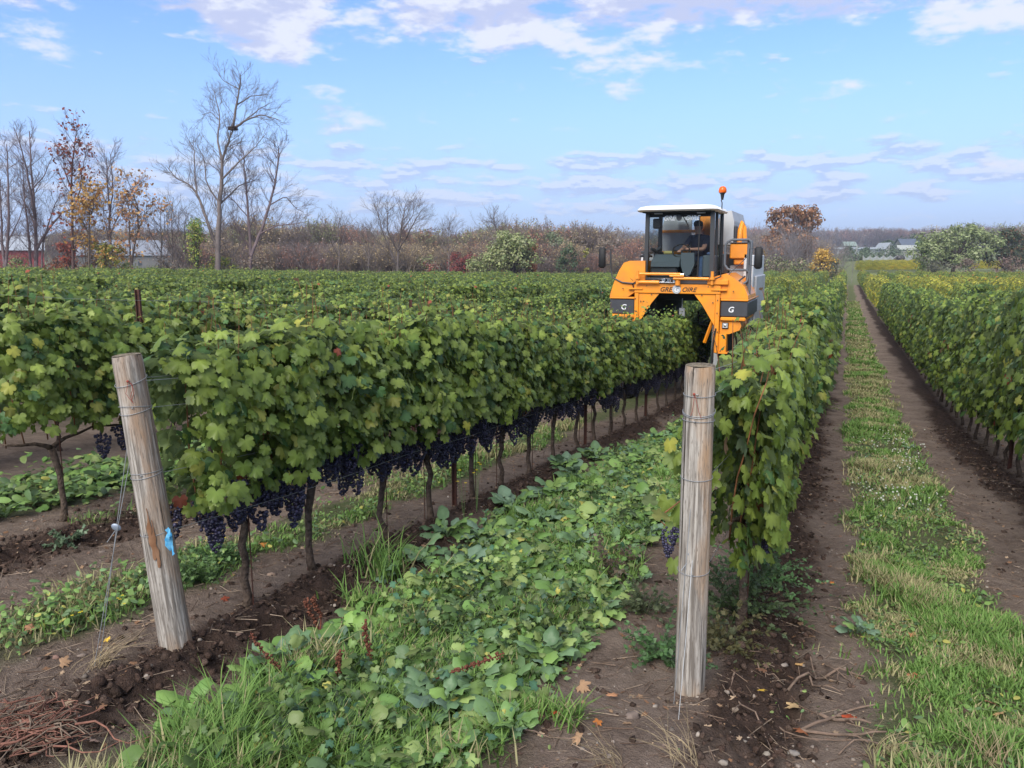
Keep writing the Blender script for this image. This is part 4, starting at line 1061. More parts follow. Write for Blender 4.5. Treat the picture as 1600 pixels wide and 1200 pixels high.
for (cx, cy, n, sp_) in ((1395, 700, 60, 26), (1420, 725, 40, 16), (1415, 790, 40, 30), (1370, 770, 30, 25)):
    for _ in range(n): p = at(cx + g.normal() * sp_, cy + g.normal() * 14); fx.append((p.x, p.y, p.z + .07 + .07 * g.random()))
fx = np.array(fx); n = len(fx); V, F, C = place(ICO, fx, np.broadcast_to(np.eye(3), (n, 3, 3)), .009 * (.6 + .8 * g.random(n)), np.tile([.62, .64, .55], (n, 1)) * (.7 + .4 * g.random((n, 1))))
tag(link('white_flowers', np_mesh('white_flowers', V, [F], M_GRASS, C)), 'drift of tiny white flowers in the track grass', kind='stuff')

# fallen leaves: the ones one can point at
M_DEAD = leaf_material('dead_leaf', trans=.2, rough=.8, underf=0)
def fallen(px, py, s, c, label, rot=None, tm=MAPLE):
    p = at(px, py); V, F = tm; V = V * s; V = V.copy(); g = np.random.default_rng(px); V[:, 2] = V[:, 2] * (.4 + 1.6 * g.random()) + .012 * np.sin(V[:, 0] * 40 + px) + .01 * np.cos(V[:, 1] * 35); V[:, 0] *= .75 + .35 * g.random()
    C = np.tile(c, (len(V), 1)) * (.8 + .4 * g.random((len(V), 1)))
    o = link('fallen_leaf', np_mesh('fallen_leaf', V, [F], M_DEAD, C), None, p + Vector((0, 0, .018)), (g.normal() * .25, g.normal() * .25, g.random() * 6.28 if rot is None else rot)); tag(o, label, 'fallen leaf', 'fallen leaves on the ground')
TAN, ORG, YLW, RDD, BRN = (.34, .21, .12), (.48, .17, .04), (.62, .40, .05), (.36, .06, .02), (.20, .10, .055)
for a in ((908, 1078, .055, TAN, 'large tan maple leaf on bare soil right of the grey-green plant'), (955, 1094, .045, (.40, .20, .10), 'narrow reddish-tan curled leaf left of the half-buried stone'), (868, 1124, .035, RDD, 'bright red-orange leaf on the bare soil'), (935, 1132, .032, ORG, 'small orange leaf below the red-orange one'), (905, 1162, .045, TAN, 'tan curled leaf lying lowest on the bare soil'), (832, 1122, .055, (.30, .17, .11), 'brown crumpled leaf at the edge of the crop'), (845, 1100, .03, BRN, 'dark brown rolled leaf at the grass edge'), (720, 1165, .055, (.16, .06, .025), 'dark rust leaf upright in the bottom plants'), (660, 1118, .04, (.42, .18, .09), 'salmon leaf lying on the lane plants'), (675, 1055, .035, YLW, 'yellow leaf on the lane plants'), (440, 1075, .05, (.42, .20, .09), 'orange-brown leaf by the blue-green plant'), (375, 1108, .045, (.55, .36, .22), 'pale cream leaf on soil at the grass edge'), (315, 1086, .026, YLW, 'small yellow leaf on the tilled soil'), (168, 1002, .035, YLW, 'yellow leaf between the guy wires and the leaning post'), (148, 1165, .045, (.45, .30, .22), 'pale pinkish leaf at bottom left'), (45, 1132, .075, (.36, .13, .06), 'large rust leaf on the pile of red canes'), (410, 857, .05, (.60, .25, .06), 'orange leaf in the grass behind the first fruiting vine'), (350, 938, .04, (.25, .06, .03), 'dark red leaf by the first fruiting vine'), (98, 1040, .045, TAN, 'tan leaf left of the guy wires'), (50, 985, .05, (.36, .18, .10), 'rust leaf in the grass at the left edge'), (1188, 1088, .034, YLW, 'yellow leaf right of the upright post'), (1243, 1122, .06, (.58, .40, .20), 'cream oak leaf right of the upright post'), (1252, 1155, .055, (.33, .12, .05), 'rust leaf near the bundle of sticks'), (1248, 1043, .05, (.50, .30, .12), 'long tan leaf at the left wheel track'), (1330, 1125, .05, RDD, 'dark red leaf among the sticks'), (1345, 988, .03, (.5, .25, .08), 'small orange leaf near the track grass'), (1300, 915, .03, ORG, 'orange leaf in the left wheel track'), (1425, 995, .04, (.45, .22, .10), 'orange-tan leaf in the track grass centre'), (1466, 1000, .04, (.5, .24, .09), 'orange leaf right of centre in the track grass'), (1425, 1060, .045, (.38, .15, .07), 'rust curled leaf in the track grass'), (1545, 1103, .06, (.36, .17, .10), 'broad rust leaf in the bottom-right grass'), (1570, 1045, .055, (.40, .22, .13), 'brown leaf standing in the grass at right'), (1500, 968, .035, ORG, 'small orange leaf at the right rim of the track grass'), (1410, 890, .035, ORG, 'orange leaf where the track grass narrows'), (1562, 1120, .045, (.55, .35, .16), 'tan leaf lowest in the right grass'), (1215, 930, .03, TAN, 'small tan leaf on the tilled ridge right of the post'), (505, 1000, .03, YLW, 'little yellow leaf under the blue-green plant'), (265, 985, .03, TAN, 'small tan leaf at the base of the leaning post'), (1190, 1055, .035, BRN, 'brown leaf on the soil mound')): fallen(*a)

# litter, pebbles, clods as masses
def soilw(x, y): g, c, t = zones(x, y); return np.clip(1 - g - c * .9, .06, 1)
def bits(name, n, tmpl, size, cols, label, seed, m, flat=1.0, squash=1.0, zoff=0.0, wfn=soilw, smooth=False, box=(-7, 2.6, 1.4, 15), ln=1.0, jit=0.0):
    g = np.random.default_rng(seed); x = box[0] + (box[1] - box[0]) * g.random(n * 5); y = box[2] + (box[3] - box[2]) * g.random(n * 5) ** 1.6
    k = inview(x, y, .7, .2) & (g.random(n * 5) < wfn(x, y)); x = x[k][:n]; y = y[k][:n]; q = len(x); s = size * (.35 + 1.0 * g.random(q) ** 2.2 * 1.6)
    nrm = np.stack([(g.random(q) - .5) * flat, (g.random(q) - .5) * flat, 1 + 0 * x], 1); tip = g.random((q, 3)) - .5
    S = np.stack([s, s * (ln if ln != 1 else 1) * (.7 + .6 * g.random(q)), s * squash * (.6 + .8 * g.random(q))], 1)
    V, F, C = place(tmpl, np.stack([x, y, Gn(x, y) + zoff], 1), rotmats(nrm, tip), S, np.array(cols)[g.integers(0, len(cols), q)] * (.7 + .6 * g.random((q, 1))))
    if jit: V = V + g.normal(size=V.shape) * jit * np.repeat(s, len(tmpl[0]))[:, None]
    o = link(name, np_mesh(name, V, [F], m, C, smooth=smooth)); tag(o, label, kind='stuff'); return o
bits('pebbles', 6500, ICO, .0070, [(.22, .18, .15), (.17, .14, .115), (.28, .24, .20), (.15, .11, .09)], 'small pale pebbles scattered over the soil', 41, M_STONE, squash=.6, smooth=False, jit=.12)
M_CLOD = mat('soil_clod', vcol=True, rough=.95, spec=.1, var=.45, vscale=90, bump=.9, bscale=160)
def tilw(x, y): g, c, t = zones(x, y); return t * .9 + .04
bits('clods', 16000, ICO, .0135, [(.098, .064, .050), (.060, .041, .032), (.13, .09, .07)], 'dark crumbly clods along the tilled ridges', 42, M_CLOD, flat=2, squash=.75, wfn=tilw, jit=.22)
bits('leaf_litter', 4000, MAPLE, .016, [(.30, .19, .11), (.24, .13, .07), (.36, .26, .17), (.16, .10, .07)], 'crumbled dry leaf pieces on the soil', 43, M_DEAD, flat=.9, zoff=.006)
TWG = (lambda a: (np.array([(0, -.5, .02), (.02, .5, .0), (-.02, .5, 0), (0, .5, .035), (.02, -.5, 0), (-.02, -.5, 0)]), np.array([(0, 3, 1), (0, 1, 4), (0, 2, 3), (0, 5, 2), (4, 1, 2), (4, 2, 5)])))(0)
bits('twigs', 13000, TWG, .06, [(.20, .14, .10), (.30, .23, .17), (.13, .085, .06)], 'thin broken twigs and straw on the wheel tracks', 44, M_TWIG, flat=.35, squash=1.0, zoff=.004, ln=1.3)
# stones one can point at
def stone(px, py, r, c, label, sq=.6):
    p = at(px, py); g = np.random.default_rng(px * 3 + py); V, F = ICO2; r = r * .78; c = tuple(np.array(c) * .72); V = V * (1 + .5 * (g.random((len(V), 1)) - .5)); V = V * np.array([r, r * .7, r * sq * .8]) 
    o = link('stone', np_mesh('stone', V, [F], M_STONE, np.tile(c, (len(V), 1)), smooth=True), None, p + Vector((0, 0, r * sq * .12)), (0, 0, g.random() * 6.28)); tag(o, label, 'stone', 'stones lying on the soil')
for a in ((988, 1120, .050, (.26, .20, .165), 'largest rounded grey-brown stone, left of the foot of the upright post'), (372, 990, .024, (.26, .17, .13), 'upright reddish pebble on the ridge right of the leaning post'), (425, 898, .036, (.42, .30, .22), 'pale pink flat stone behind the ridge'), (518, 886, .035, (.22, .17, .14), 'brown stone at the second trunk'), (128, 1025, .026, (.28, .22, .18), 'flat tan stone by the guy wires'), (88, 1028, .028, (.30, .18, .14), 'pinkish stone left of the guy wires'), (160, 863, .03, (.24, .19, .16), 'grey stone by the silvery weed'), (1130, 1192, .025, (.36, .31, .26), 'light pebble at the bottom edge'), (1240, 1178, .030, (.30, .27, .24), 'smooth grey pebble in the left wheel track'), (1268, 1187, .02, (.42, .37, .32), 'whitish pebble in the left wheel track'), (1198, 1173, .028, (.40, .35, .29), 'long pale pebble right of the post mound'), (1225, 1051, .026, (.34, .29, .25), 'pale flat pebble on the left wheel track'), (318, 1066, .028, (.33, .27, .22), 'flat tan stone on the tilled soil'), (1148, 1110, .032, (.34, .27, .21), 'flat beige stone on the post mound'), (1136, 1082, .018, (.32, .27, .23), 'small pale stone at the post foot'), (1024, 1104, .02, (.38, .33, .28), 'pale chip by the largest stone'), (330, 920, .02, (.33, .27, .22), 'small pale stone near the first trunk'), (1302, 965, .022, (.32, .28, .24), 'grey pebble in the left wheel track near the grass')): stone(*a)
# cut canes
M_STICK = mat('cut_cane', (.19, .13, .095), .85, col2=(.10, .07, .05), vscale=30, bump=.4)
def stick(px0, py0, px1, py1, r, label, fork=True):
    a, b = at(px0, py0), at(px1, py1); g = np.random.default_rng(px0 + py1); L = (b - a).length; mb = MB(); n = 7; pts = []
    side = (b - a).cross(Vector((0, 0, 1))).normalized()
    for i in range(n):
        t = i / (n - 1); p = (b - a) * t + side * L * .10 * math.sin(t * 5 + px0) ; q = a + p; p.z = float(Gn(q.x, q.y)) - a.z + r + .012 + .012 * math.sin(t * 7 + px1); pts.append(p)
    mb.tube(pts, np.linspace(r, r * .55, n).tolist(), 7)
    if fork: c = pts[3]; d = (pts[4] - pts[3]).normalized(); e = (d + side * .8).normalized() * L * .28; mb.tube([c, c + e * .5 + Vector((0, 0, .01)), c + e], [r * .6, r * .45, r * .3], 6)
    tag(mb.obj('cut_cane', M_STICK, None, a, smooth=True), label, 'stick', 'cut canes lying on the track')
for a in ((1245, 1135, 1370, 1112, .007, 'longest pale cut cane pointing into the grass'), (1280, 1125, 1360, 1135, .009, 'thick grey cane end in the bundle of sticks'), (1255, 1160, 1385, 1150, .007, 'dark cane lowest in the bundle'), (1290, 1058, 1350, 1060, .007, 'straight cane near the rust leaf'), (1243, 1080, 1275, 1035, .007, 'curved hooked cane beside the left wheel track'), (1262, 1065, 1310, 1085, .005, 'thin forked cane right of the hooked one'), (1295, 1040, 1325, 1072, .005, 'short crooked cane by the grass edge'), (1205, 1138, 1330, 1160, .004, 'thin straight twig across the track'), (1150, 1060, 1185, 1160, .005, 'bent cane on the soil mound'), (820, 1150, 900, 1160, .003, 'fine straight twig on the bare soil'), (1180, 1044, 1215, 1065, .004, 'pale twig right of the weeds'), (200, 1010, 230, 975, .006, 'crooked stick left of the leaning post'), (1310, 1180, 1400, 1160, .004, 'thin twig at the bottom right of the track')): stick(*a)
# pile of red canes, bottom left
p = at(42, 1150); root = empty('cane_pile', p); tag(root, 'pile of reddish pruned canes at the bottom left corner', 'cane pile'); g = np.random.default_rng(3); sets = []
for k in range(150):
    L_ = .08 + .24 * g.random() ** 1.5; a = g.normal() * .7 + .25; c = np.array([g.normal() * .13, g.normal() * .07, .010 + .035 * g.random()]); t = np.linspace(-.5, .5, 6)[:, None]; d = np.array([math.cos(a), math.sin(a), g.normal() * .08]); s = np.array([-d[1], d[0], 0])
    P = c + d * L_ * t + s * .05 * np.sin(t * 6 + g.random() * 6) ; P[:, 2] = np.maximum(P[:, 2], .008); V, F = tri_tube(P, .0022 + .004 * g.random() ** 2, .0015, 5); sets.append((V, F, np.tile((np.array([.22, .105, .075]) if g.random() < .6 else np.array([.20, .15, .11])) * (.4 + .9 * g.random()), (len(V), 1))))
V, F, C = merge(sets); o = link('canes', np_mesh('canes', V, F, M_TWIG, C, smooth=True), root); o['kind'] = 'stuff'
# dry straw tufts in front of the posts
def straw(px, py, n, h, label, seed):
    p = at(px, py); g = np.random.default_rng(seed); root = empty('straw_tuft', p); tag(root, label, 'straw tuft'); sets = []
    for k in range(n):
        a = .6 * g.normal() + seed * 1.3; L_ = h * (.3 + .9 * g.random()); le = .3 + .9 * g.random(); o_ = g.normal(size=3) * .04 * np.array([1, 1, 0]); t = np.linspace(0, 1, 6); P = np.stack([np.cos(a) * L_ * le * t ** 1.4, np.sin(a) * L_ * le * t ** 1.4, L_ * (t - .55 * t ** 2 * le) * .8], 1) + o_; V, F = tri_tube(P, .0013, .0006); sets.append((V, F, np.tile(np.array([.42, .33, .20]) * (.6 + .6 * g.random()), (len(V), 1))))
    V, F, C = merge(sets); o = link('straws', np_mesh('straws', V, F, M_TWIG, C), root); o['kind'] = 'stuff'
straw(155, 1045, 40, .26, 'dry straw tuft at the anchor of the guy wires', 1); straw(1075, 1190, 30, .20, 'dry straw tuft at the bottom in front of the upright post', 2); straw(960, 1195, 26, .22, 'long dry straws at the bottom centre', 3); straw(1560, 1010, 20, .18, 'dry stems at the right rim of the grass', 4); straw(1385, 1180, 34, .18, 'straw-coloured tuft at the bottom of the track grass', 5); straw(1545, 1190, 40, .2, 'straw-coloured tuft in the bottom right corner', 6); straw(560, 1185, 40, .2, 'straw-coloured tuft in the bottom grass of the lane', 7)
# low bunch and cane left of the upright post
vine_p = at(1030, 960)
root = empty('stray_shoot', (-.72, 3.62, CAMZ - 1.30)); tag(root, 'stray vine shoot with a pale leaf and one grape bunch left of the upright post', 'vine shoot')
MB().tube([(.14, .25, .30), (.05, .1, .12), (-.06, 0, .03), (-.02, 0, 0)], .004, 6).obj('cane', M_CANE, root, smooth=True)
c = link('grape_cluster', CLUSTERS[1], root, (0, 0, -.01), scale=.75)
lf = link('leaf', LEAVES[9], root, (-.03, -.03, .04), (1.1, 0, 2.9), 1.0); 
lf = link('leaf', LEAVES[3], root, (-.10, .0, .10), (1.3, 0, 3.3), .8)
# ================================================================ TREES, WOODS, BUILDINGS BEYOND THE FIELD
def grow(g, P0, d, L, r, lev, out, up=.25, spread=.9, nch=(7, 6, 5), minr=.010):
    """one branch as a polyline; children leave it along its outer part"""
    n = 5 if lev < 2 else 4; P = [P0]; d = d / (np.linalg.norm(d) + 1e-9)
    for i in range(n - 1):
        d = d + (g.random(3) - .5) * .38 + np.array([0, 0, up * .35]); d /= np.linalg.norm(d); P.append(P[-1] + d * L / (n - 1))
    P = np.array(P); out.append((P, max(r, minr), max(r * .35, minr * .7), lev))
    if lev < len(nch):
        for k in range(nch[lev]):
            t = .22 + .78 * (k + g.random()) / nch[lev]; i = min(int(t * (n - 1)), n - 2); f = t * (n - 1) - i; Q = P[i] * (1 - f) + P[i + 1] * f; dd = P[i + 1] - P[i]; dd /= np.linalg.norm(dd)
            s = g.random(3) - .5; s -= dd * s.dot(dd); s /= np.linalg.norm(s) + 1e-9
            grow(g, Q, dd + s * spread * (.6 + .6 * g.random()) + np.array([0, 0, up]), L * (.36 + .30 * g.random()) * (1.15 - .5 * t), r * .5, lev + 1, out, up, spread, nch, minr)
def tubes(branches, col, lo=0, hi=9):
    sets = []
    for P, r0, r1, lev in branches:
        if lo <= lev <= hi:
            V, F = tri_tube(P, r0, r1, 6 if lev == 0 else (4 if lev == 1 else 3)); sets.append((V, F, np.tile(np.array(col) * (1 - .06 * lev), (len(V), 1))))
    return merge(sets)
M_TW = mat('tree_wood', vcol=True, rough=.92, spec=.1, var=.3, vscale=2)
def pxdir(px):                           # across-view and depth unit vectors on the ground
    rt = np.array([math.cos(YAW), math.sin(YAW), 0]); fw = np.array([-math.sin(YAW), math.cos(YAW), 0]); return rt, fw
RT, FW = pxdir(0)
def P3(px, py, D, dd=0.0):               # point at depth D seen at a pixel, in metres of the place
    k = 1.0 / (math.cos(PITCH) + (600 - py) / FPX * math.sin(PITCH)); lat = (px - 800) / FPX * D * k; z = CAMZ + D * k * (-math.sin(PITCH) + (600 - py) / FPX * math.cos(PITCH))
    return RT * lat + FW * (D + dd) + np.array([0, 0, z])
def leaf_cloud(g, pts, n, rad, size, cols, squash=.8):
    i = g.integers(0, len(pts), n); d = g.standard_normal((n, 3)); d /= np.linalg.norm(d, axis=1, keepdims=True); r = rad * g.random(n) ** .45
    P = pts[i] + d * r[:, None] * np.array([1, 1, squash]); nrm = d + (g.random((n, 3)) - .5) * 1.2 + np.array([0, 0, .4]); tip = g.random((n, 3)) - .5
    return place(QUADL, P, rotmats(nrm, tip), size * (.5 + g.random(n)), np.array(cols)[g.integers(0, len(cols), n)] * (.75 + .5 * g.random((n, 1))))
def tree(name, label, limbs, D, seed, col=(.15, .125, .115), nch=(6, 6, 5), twl=.38, r0=.35, leaves=None, cat='tree', group='trees standing beyond the vines', up=.2, spread=.8, minr=.0065, depthj=.25):
    """limbs: [(points in the photograph, start radius)]; the first is the trunk; each gets real depth"""
    g = np.random.default_rng(seed); base3 = P3(limbs[0][0][0][0], limbs[0][0][0][1], D); bz = float(G(base3[0], base3[1])); root_p = np.array([base3[0], base3[1], bz]); root = empty(name, tuple(root_p)); tag(root, label, cat, group)
    heavy = []; fine = []; ref = {}
    for li, (pts, r) in enumerate(limbs):
        dj = 0 if li == 0 else g.normal() * depthj; y0 = pts[0]; P = []
        tot = sum(math.hypot(pts[i + 1][0] - pts[i][0], pts[i + 1][1] - pts[i][1]) for i in range(len(pts) - 1)) / FPX * D; run = 0
        for i, (a, b) in enumerate(pts):
            if i: run += math.hypot(a - pts[i - 1][0], b - pts[i - 1][1]) / FPX * D
            if li and i == 0 and (a, b) in ref: P.append(ref[(a, b)].copy()); base_dd = ref[(a, b)].dot(FW) - D; continue
            if i == 0: base_dd = 0
            p = P3(a, b, D); p = p + FW * (base_dd + dj * run * 1.3); P.append(p)
        P = np.array(P) - root_p
        for q, (a, b) in zip(P, pts): ref[(a, b)] = q + root_p
        if li == 0: P = np.concatenate([[[P[0][0], P[0][1], -.3]], P])
        # refine polyline
        m = len(P) * 3; t = np.linspace(0, len(P) - 1, m); Q = np.stack([np.interp(t, np.arange(len(P)), P[:, j]) for j in range(3)], 1); Q[1:-1] += (g.random((m - 2, 3)) - .5) * .10 * np.array([1, 1, .3])
        heavy.append((Q, r, max(.02, r * .18), 0))
        n = max(4, int(tot / twl))
        for k in range(n):
            tt = (.25 if li == 0 else .12) + (1 - (.25 if li == 0 else .12)) * (k + g.random()) / n; i = min(int(tt * (m - 1)), m - 2); d = Q[i + 1] - Q[i]; d /= np.linalg.norm(d) + 1e-9
            s = g.standard_normal(3); s -= d * s.dot(d); s /= np.linalg.norm(s)
            grow(g, Q[i], d * .7 + s * spread + np.array([0, 0, up]), (1.1 + 1.7 * g.random()) * (1.35 - .6 * tt) * D / 80, .014 * D / 80 + r * .07, 1, fine, up * .7, .8, (0,) + nch[1:], minr)
    V, F, C = tubes(heavy, col); link('trunk', np_mesh('trunk', V, F, M_TW, C, smooth=True), root)
    V, F, C = tubes(fine, np.array(col) * 1.05); 
    sets = [(V, F[0], C)] if len(F) == 1 else [(V, f, C) for f in F[:1]]
    o = link('branches', np_mesh('branches', V, F, M_TW, C), root); o['kind'] = 'stuff'
    if leaves:
        ends = np.array([b[0][-1] for b in fine if b[3] >= 2]); lo, hi, n, size, cols, rad = leaves
        k = (ends[:, 2] > lo) & (ends[:, 2] < hi); ends = ends[k] if k.any() else ends
        V, F, C = leaf_cloud(g, ends, n, rad, size, cols); o = link('leaves', np_mesh('leaves', V, [F], M_TREELEAF, C), root); o['kind'] = 'stuff'
    return root
OCH = [(.42, .24, .06), (.50, .30, .08), (.34, .16, .05)]; REDS = [(.30, .07, .045), (.36, .11, .06), (.22, .07, .05)]
GREYB = (.185, .155, .145); PINKB = (.19, .145, .15)
tree('bare_tree', 'tallest bare tree with a nest in its upper fork', [
    ([(340, 432), (341, 380), (343, 320), (347, 280), (347, 250), (356, 225), (364, 202)], .36),
    ([(341, 395), (322, 350), (300, 300), (285, 285), (262, 275), (246, 255)], .17), ([(300, 300), (290, 262), (282, 225), (266, 205)], .09),
    ([(347, 250), (335, 215), (336, 185), (330, 160), (320, 130)], .12), ([(364, 202), (369, 165), (375, 140), (378, 112)], .15), ([(369, 165), (388, 148), (415, 142)], .08),
    ([(364, 202), (385, 188), (410, 180), (442, 190)], .13), ([(385, 188), (402, 172), (425, 158)], .07), ([(347, 280), (375, 255), (400, 235), (422, 212)], .10), ([(343, 320), (365, 288), (390, 275)], .10), ([(343, 320), (322, 285), (318, 250), (306, 222)], .09), ([(375, 140), (352, 128), (345, 118)], .05), ([(336, 185), (322, 172), (310, 176)], .05)],
    80, 1, GREYB, r0=.36)
tree('bare_tree', 'bare multi-stemmed tree leaning over right of the tallest tree', [
    ([(390, 432), (392, 395), (388, 340), (385, 300), (382, 262), (380, 235)], .22), ([(392, 400), (405, 365), (418, 320), (426, 285), (430, 240), (428, 225)], .20), ([(405, 365), (430, 352), (455, 350), (480, 345)], .10), ([(418, 320), (440, 305), (456, 325), (466, 330)], .07), ([(388, 340), (368, 315), (352, 300)], .07), ([(392, 395), (380, 370), (366, 350), (358, 330)], .08), ([(426, 285), (412, 262), (408, 240)], .06)],
    82, 2, PINKB)
tree('bare_tree', 'bare tree with two dark trunks at the left edge', [([(8, 432), (12, 380), (14, 320), (12, 270), (10, 225)], .20), ([(8, 425), (3, 370), (0, 310), (-3, 250)], .15), ([(12, 380), (28, 340), (38, 300)], .07)], 78, 3, PINKB)
tree('bare_tree', 'broad bare tree with a crooked low limb, left of the red-leaved one', [([(56, 432), (56, 390), (55, 345), (52, 300), (48, 250), (46, 205)], .24), ([(48, 432), (44, 385), (36, 340), (28, 290), (24, 240)], .14), ([(56, 390), (72, 355), (88, 330), (110, 322), (132, 318)], .14), ([(56, 345), (62, 300), (66, 250), (64, 210)], .13), ([(56, 360), (38, 330), (24, 315), (12, 300)], .10), ([(62, 300), (78, 275), (84, 240)], .08), ([(64, 425), (62, 385), (70, 330), (80, 300)], .12)], 80, 4, PINKB)
tree('maple_tree', 'tall thin tree with scattered red leaves in its crown', [([(114, 432), (113, 380), (112, 320), (112, 270), (116, 230), (120, 195)], .18), ([(113, 330), (128, 300), (134, 270), (146, 230)], .09), ([(112, 300), (100, 265), (98, 235)], .07), ([(113, 400), (125, 360), (142, 330)], .06)], 79, 5, (.12, .075, .07), leaves=(3, 30, 520, .34, REDS, .8))
tree('autumn_tree', 'small tree with orange and ochre leaves between two bare trees', [([(139, 432), (139, 390), (140, 350), (138, 320), (142, 295)], .11), ([(140, 350), (150, 325), (156, 300)], .06), ([(139, 370), (128, 345), (122, 320)], .06)], 77, 6, (.14, .11, .09), leaves=(2, 30, 950, .30, OCH, .9), spread=1.0)
tree('bare_tree', 'slender bare tree with upright forks over yellow foliage', [([(173, 432), (172, 380), (171, 330), (168, 280), (166, 245)], .18), ([(171, 340), (180, 300), (182, 265), (181, 240)], .09), ([(172, 365), (186, 330), (192, 300)], .08), ([(172, 380), (160, 345), (156, 310)], .07)], 83, 7, PINKB)
tree('autumn_tree', 'tree with ochre leaves on top and two dark curved stems', [([(205, 432), (208, 395), (216, 360), (216, 325), (206, 300), (208, 288)], .13), ([(205, 425), (202, 380), (203, 335), (196, 305)], .10), ([(216, 360), (228, 335), (236, 325)], .06)], 78, 8, (.11, .085, .075), leaves=(3.2, 30, 900, .30, [(.44, .23, .10), (.50, .30, .12), (.36, .18, .10)], .9), spread=1.0)
for i, (x, top, s, lb) in enumerate(((250, 315, 9, 'thin bare sapling left of the green-yellow poplar'), (268, 308, 10, 'thin bare sapling, second left of the poplar'), (288, 330, 11, 'thin bare sapling beside the poplar'), (140, 350, 12, 'bare sapling behind the small ochre tree'), (362, 345, 13, 'bare sapling between the tallest tree and the leaning stems'), (470, 365, 15, 'low wide bare tree at the edge of the woods'), (528, 335, 16, 'bare pointed tree rising over the woods'), (575, 352, 17, 'bare thin tree over the woods left of the fan-shaped one'), (700, 345, 18, 'bare narrow tree right of the fan-shaped one'))):
    h = 430 - top
    tree('bare_sapling', lb, [([(x, 430), (x + 2, 430 - h * .35), (x, 430 - h * .7), (x + 3, top)], .09), ([(x + 2, 430 - h * .35), (x + 8 + i % 3 * 3, 430 - h * .6), (x + 11, 430 - h * .82)], .05), ([(x + 2, 430 - h * .3), (x - 8, 430 - h * .55), (x - 10, 430 - h * .8)], .05)], 84 + 3 * (i % 3), s, GREYB, nch=(5, 5, 4))
tree('bare_tree', 'fan-shaped bare tree standing in front of the woods', [([(622, 440), (621, 420), (622, 392), (626, 365), (630, 340), (634, 318)], .22), ([(621, 420), (610, 390), (598, 360), (592, 335), (588, 322)], .13), ([(622, 392), (640, 368), (655, 345), (668, 330)], .12), ([(622, 395), (608, 362), (610, 335), (612, 318)], .10), ([(626, 365), (645, 338), (650, 320)], .09), ([(610, 390), (592, 380), (582, 362)], .07), ([(640, 368), (660, 362), (675, 355)], .06)], 100, 19, GREYB)
tree('bare_tree', 'bare tree top rising behind the olive willow', [([(775, 440), (775, 400), (776, 372), (774, 352), (770, 345)], .22), ([(776, 372), (784, 356), (792, 350)], .09), ([(775, 380), (766, 364), (762, 352)], .09)], 125, 20, GREYB)
# leafy trees and shrubs: lumps of leaves round a real trunk
def leafy(name, label, px, ptop, pbase, wpx, D, seed, cols, n=1800, size=.34, lumps=16, col=(.10, .08, .07), group='leafy trees and shrubs beyond the vines', shape=1.0, trunk=True, gap=.5, cat='tree', rad=None):
    g = np.random.default_rng(seed); b = P3(px, pbase, D); bz = float(G(b[0], b[1])); top = zpix(ptop, D); H = top - bz; W = wpx / FPX * D
    root = empty(name, (b[0], b[1], bz)); tag(root, label, cat, group); c = []
    low = .30 if trunk else .10
    for k in range(lumps):
        z = low + (1 - low) * g.random() ** .8; prof = (math.sin(math.pi * min(1, (z - low * .6) / (1.04 - low * .6))) ** .55) ** shape; a = g.random() * 6.28; r = W * .5 * prof * (.25 + .78 * g.random())
        c.append((r * math.cos(a), r * math.sin(a), z * H * .93))
    c = np.array(c); br = [(np.array([[0, 0, -.3], [0, 0, H * .25], [.05 * W * (g.random() - .5), 0, H * .55]]), max(.05, W * .035), .03, 0)]
    for p in c: br.append((np.array([[0, 0, H * (.08 if not trunk else .22)], p * .55 + np.array([0, 0, H * .1]), p]), max(.02, W * .012), .012, 1)); grow(g, p * .8, p + np.array([0, 0, H * .3]), W * .18, .02, 2, br, nch=(0, 0, 4, 4))
    V, F, C = tubes(br, col); link('trunk', np_mesh('trunk', V, F, M_TW, C), root)
    V, F, C = leaf_cloud(g, c, n, rad or W * .24, size, cols, .8); o = link('crown', np_mesh('crown', V, [F], M_TREELEAF, C), root); o['kind'] = 'stuff'
    return root
OLV = [(.22, .27, .10), (.28, .32, .13), (.16, .20, .08), (.32, .33, .16)]; RUST = [(0.324, 0.121, 0.061), (0.405, 0.176, 0.095), (0.23, 0.095, 0.054)]; DGR = [(0.068, 0.105, 0.045), (0.09, 0.135, 0.06), (0.053, 0.083, 0.045)]
BRW = [(0.24, 0.188, 0.135), (0.3, 0.225, 0.165), (0.18, 0.15, 0.12)]; YGR = [(0.285, 0.323, 0.057), (0.19, 0.257, 0.057), (0.361, 0.342, 0.076)]; CRM = [(0.234, 0.052, 0.046), (0.312, 0.078, 0.065), (0.182, 0.065, 0.065)]; YL2 = [(.55, .33, .06), (.62, .42, .09), (.42, .25, .07)]
leafy('poplar_tree', 'young poplar with green top and yellow lower leaves', 310, 338, 432, 26, 79, 41, YGR + [(.12, .24, .06)], 1700, .17, 40, shape=.9, rad=.7)
leafy('autumn_shrub', 'yellow-leaved shrub under the slender bare tree', 170, 372, 432, 44, 78, 42, [(.34, .34, .06), (.42, .30, .06), (.22, .26, .07)], 1100, .25, 14, cat='shrub')
leafy('autumn_shrub', 'scarlet-leaved shrub behind the thin maple', 108, 378, 430, 36, 86, 43, [(.42, .07, .04), (.34, .10, .06), (.25, .08, .06)], 700, .26, 12, cat='shrub')
leafy('autumn_shrub', 'dark rusty shrub behind the small ochre tree', 135, 372, 432, 50, 90, 44, [(.18, .09, .05), (.24, .14, .06), (.13, .09, .06)], 900, .28, 14, cat='shrub')
leafy('autumn_shrub', 'ochre layered shrub by the curved stems', 188, 385, 432, 50, 88, 45, OCH, 500, .28, 10, cat='shrub')
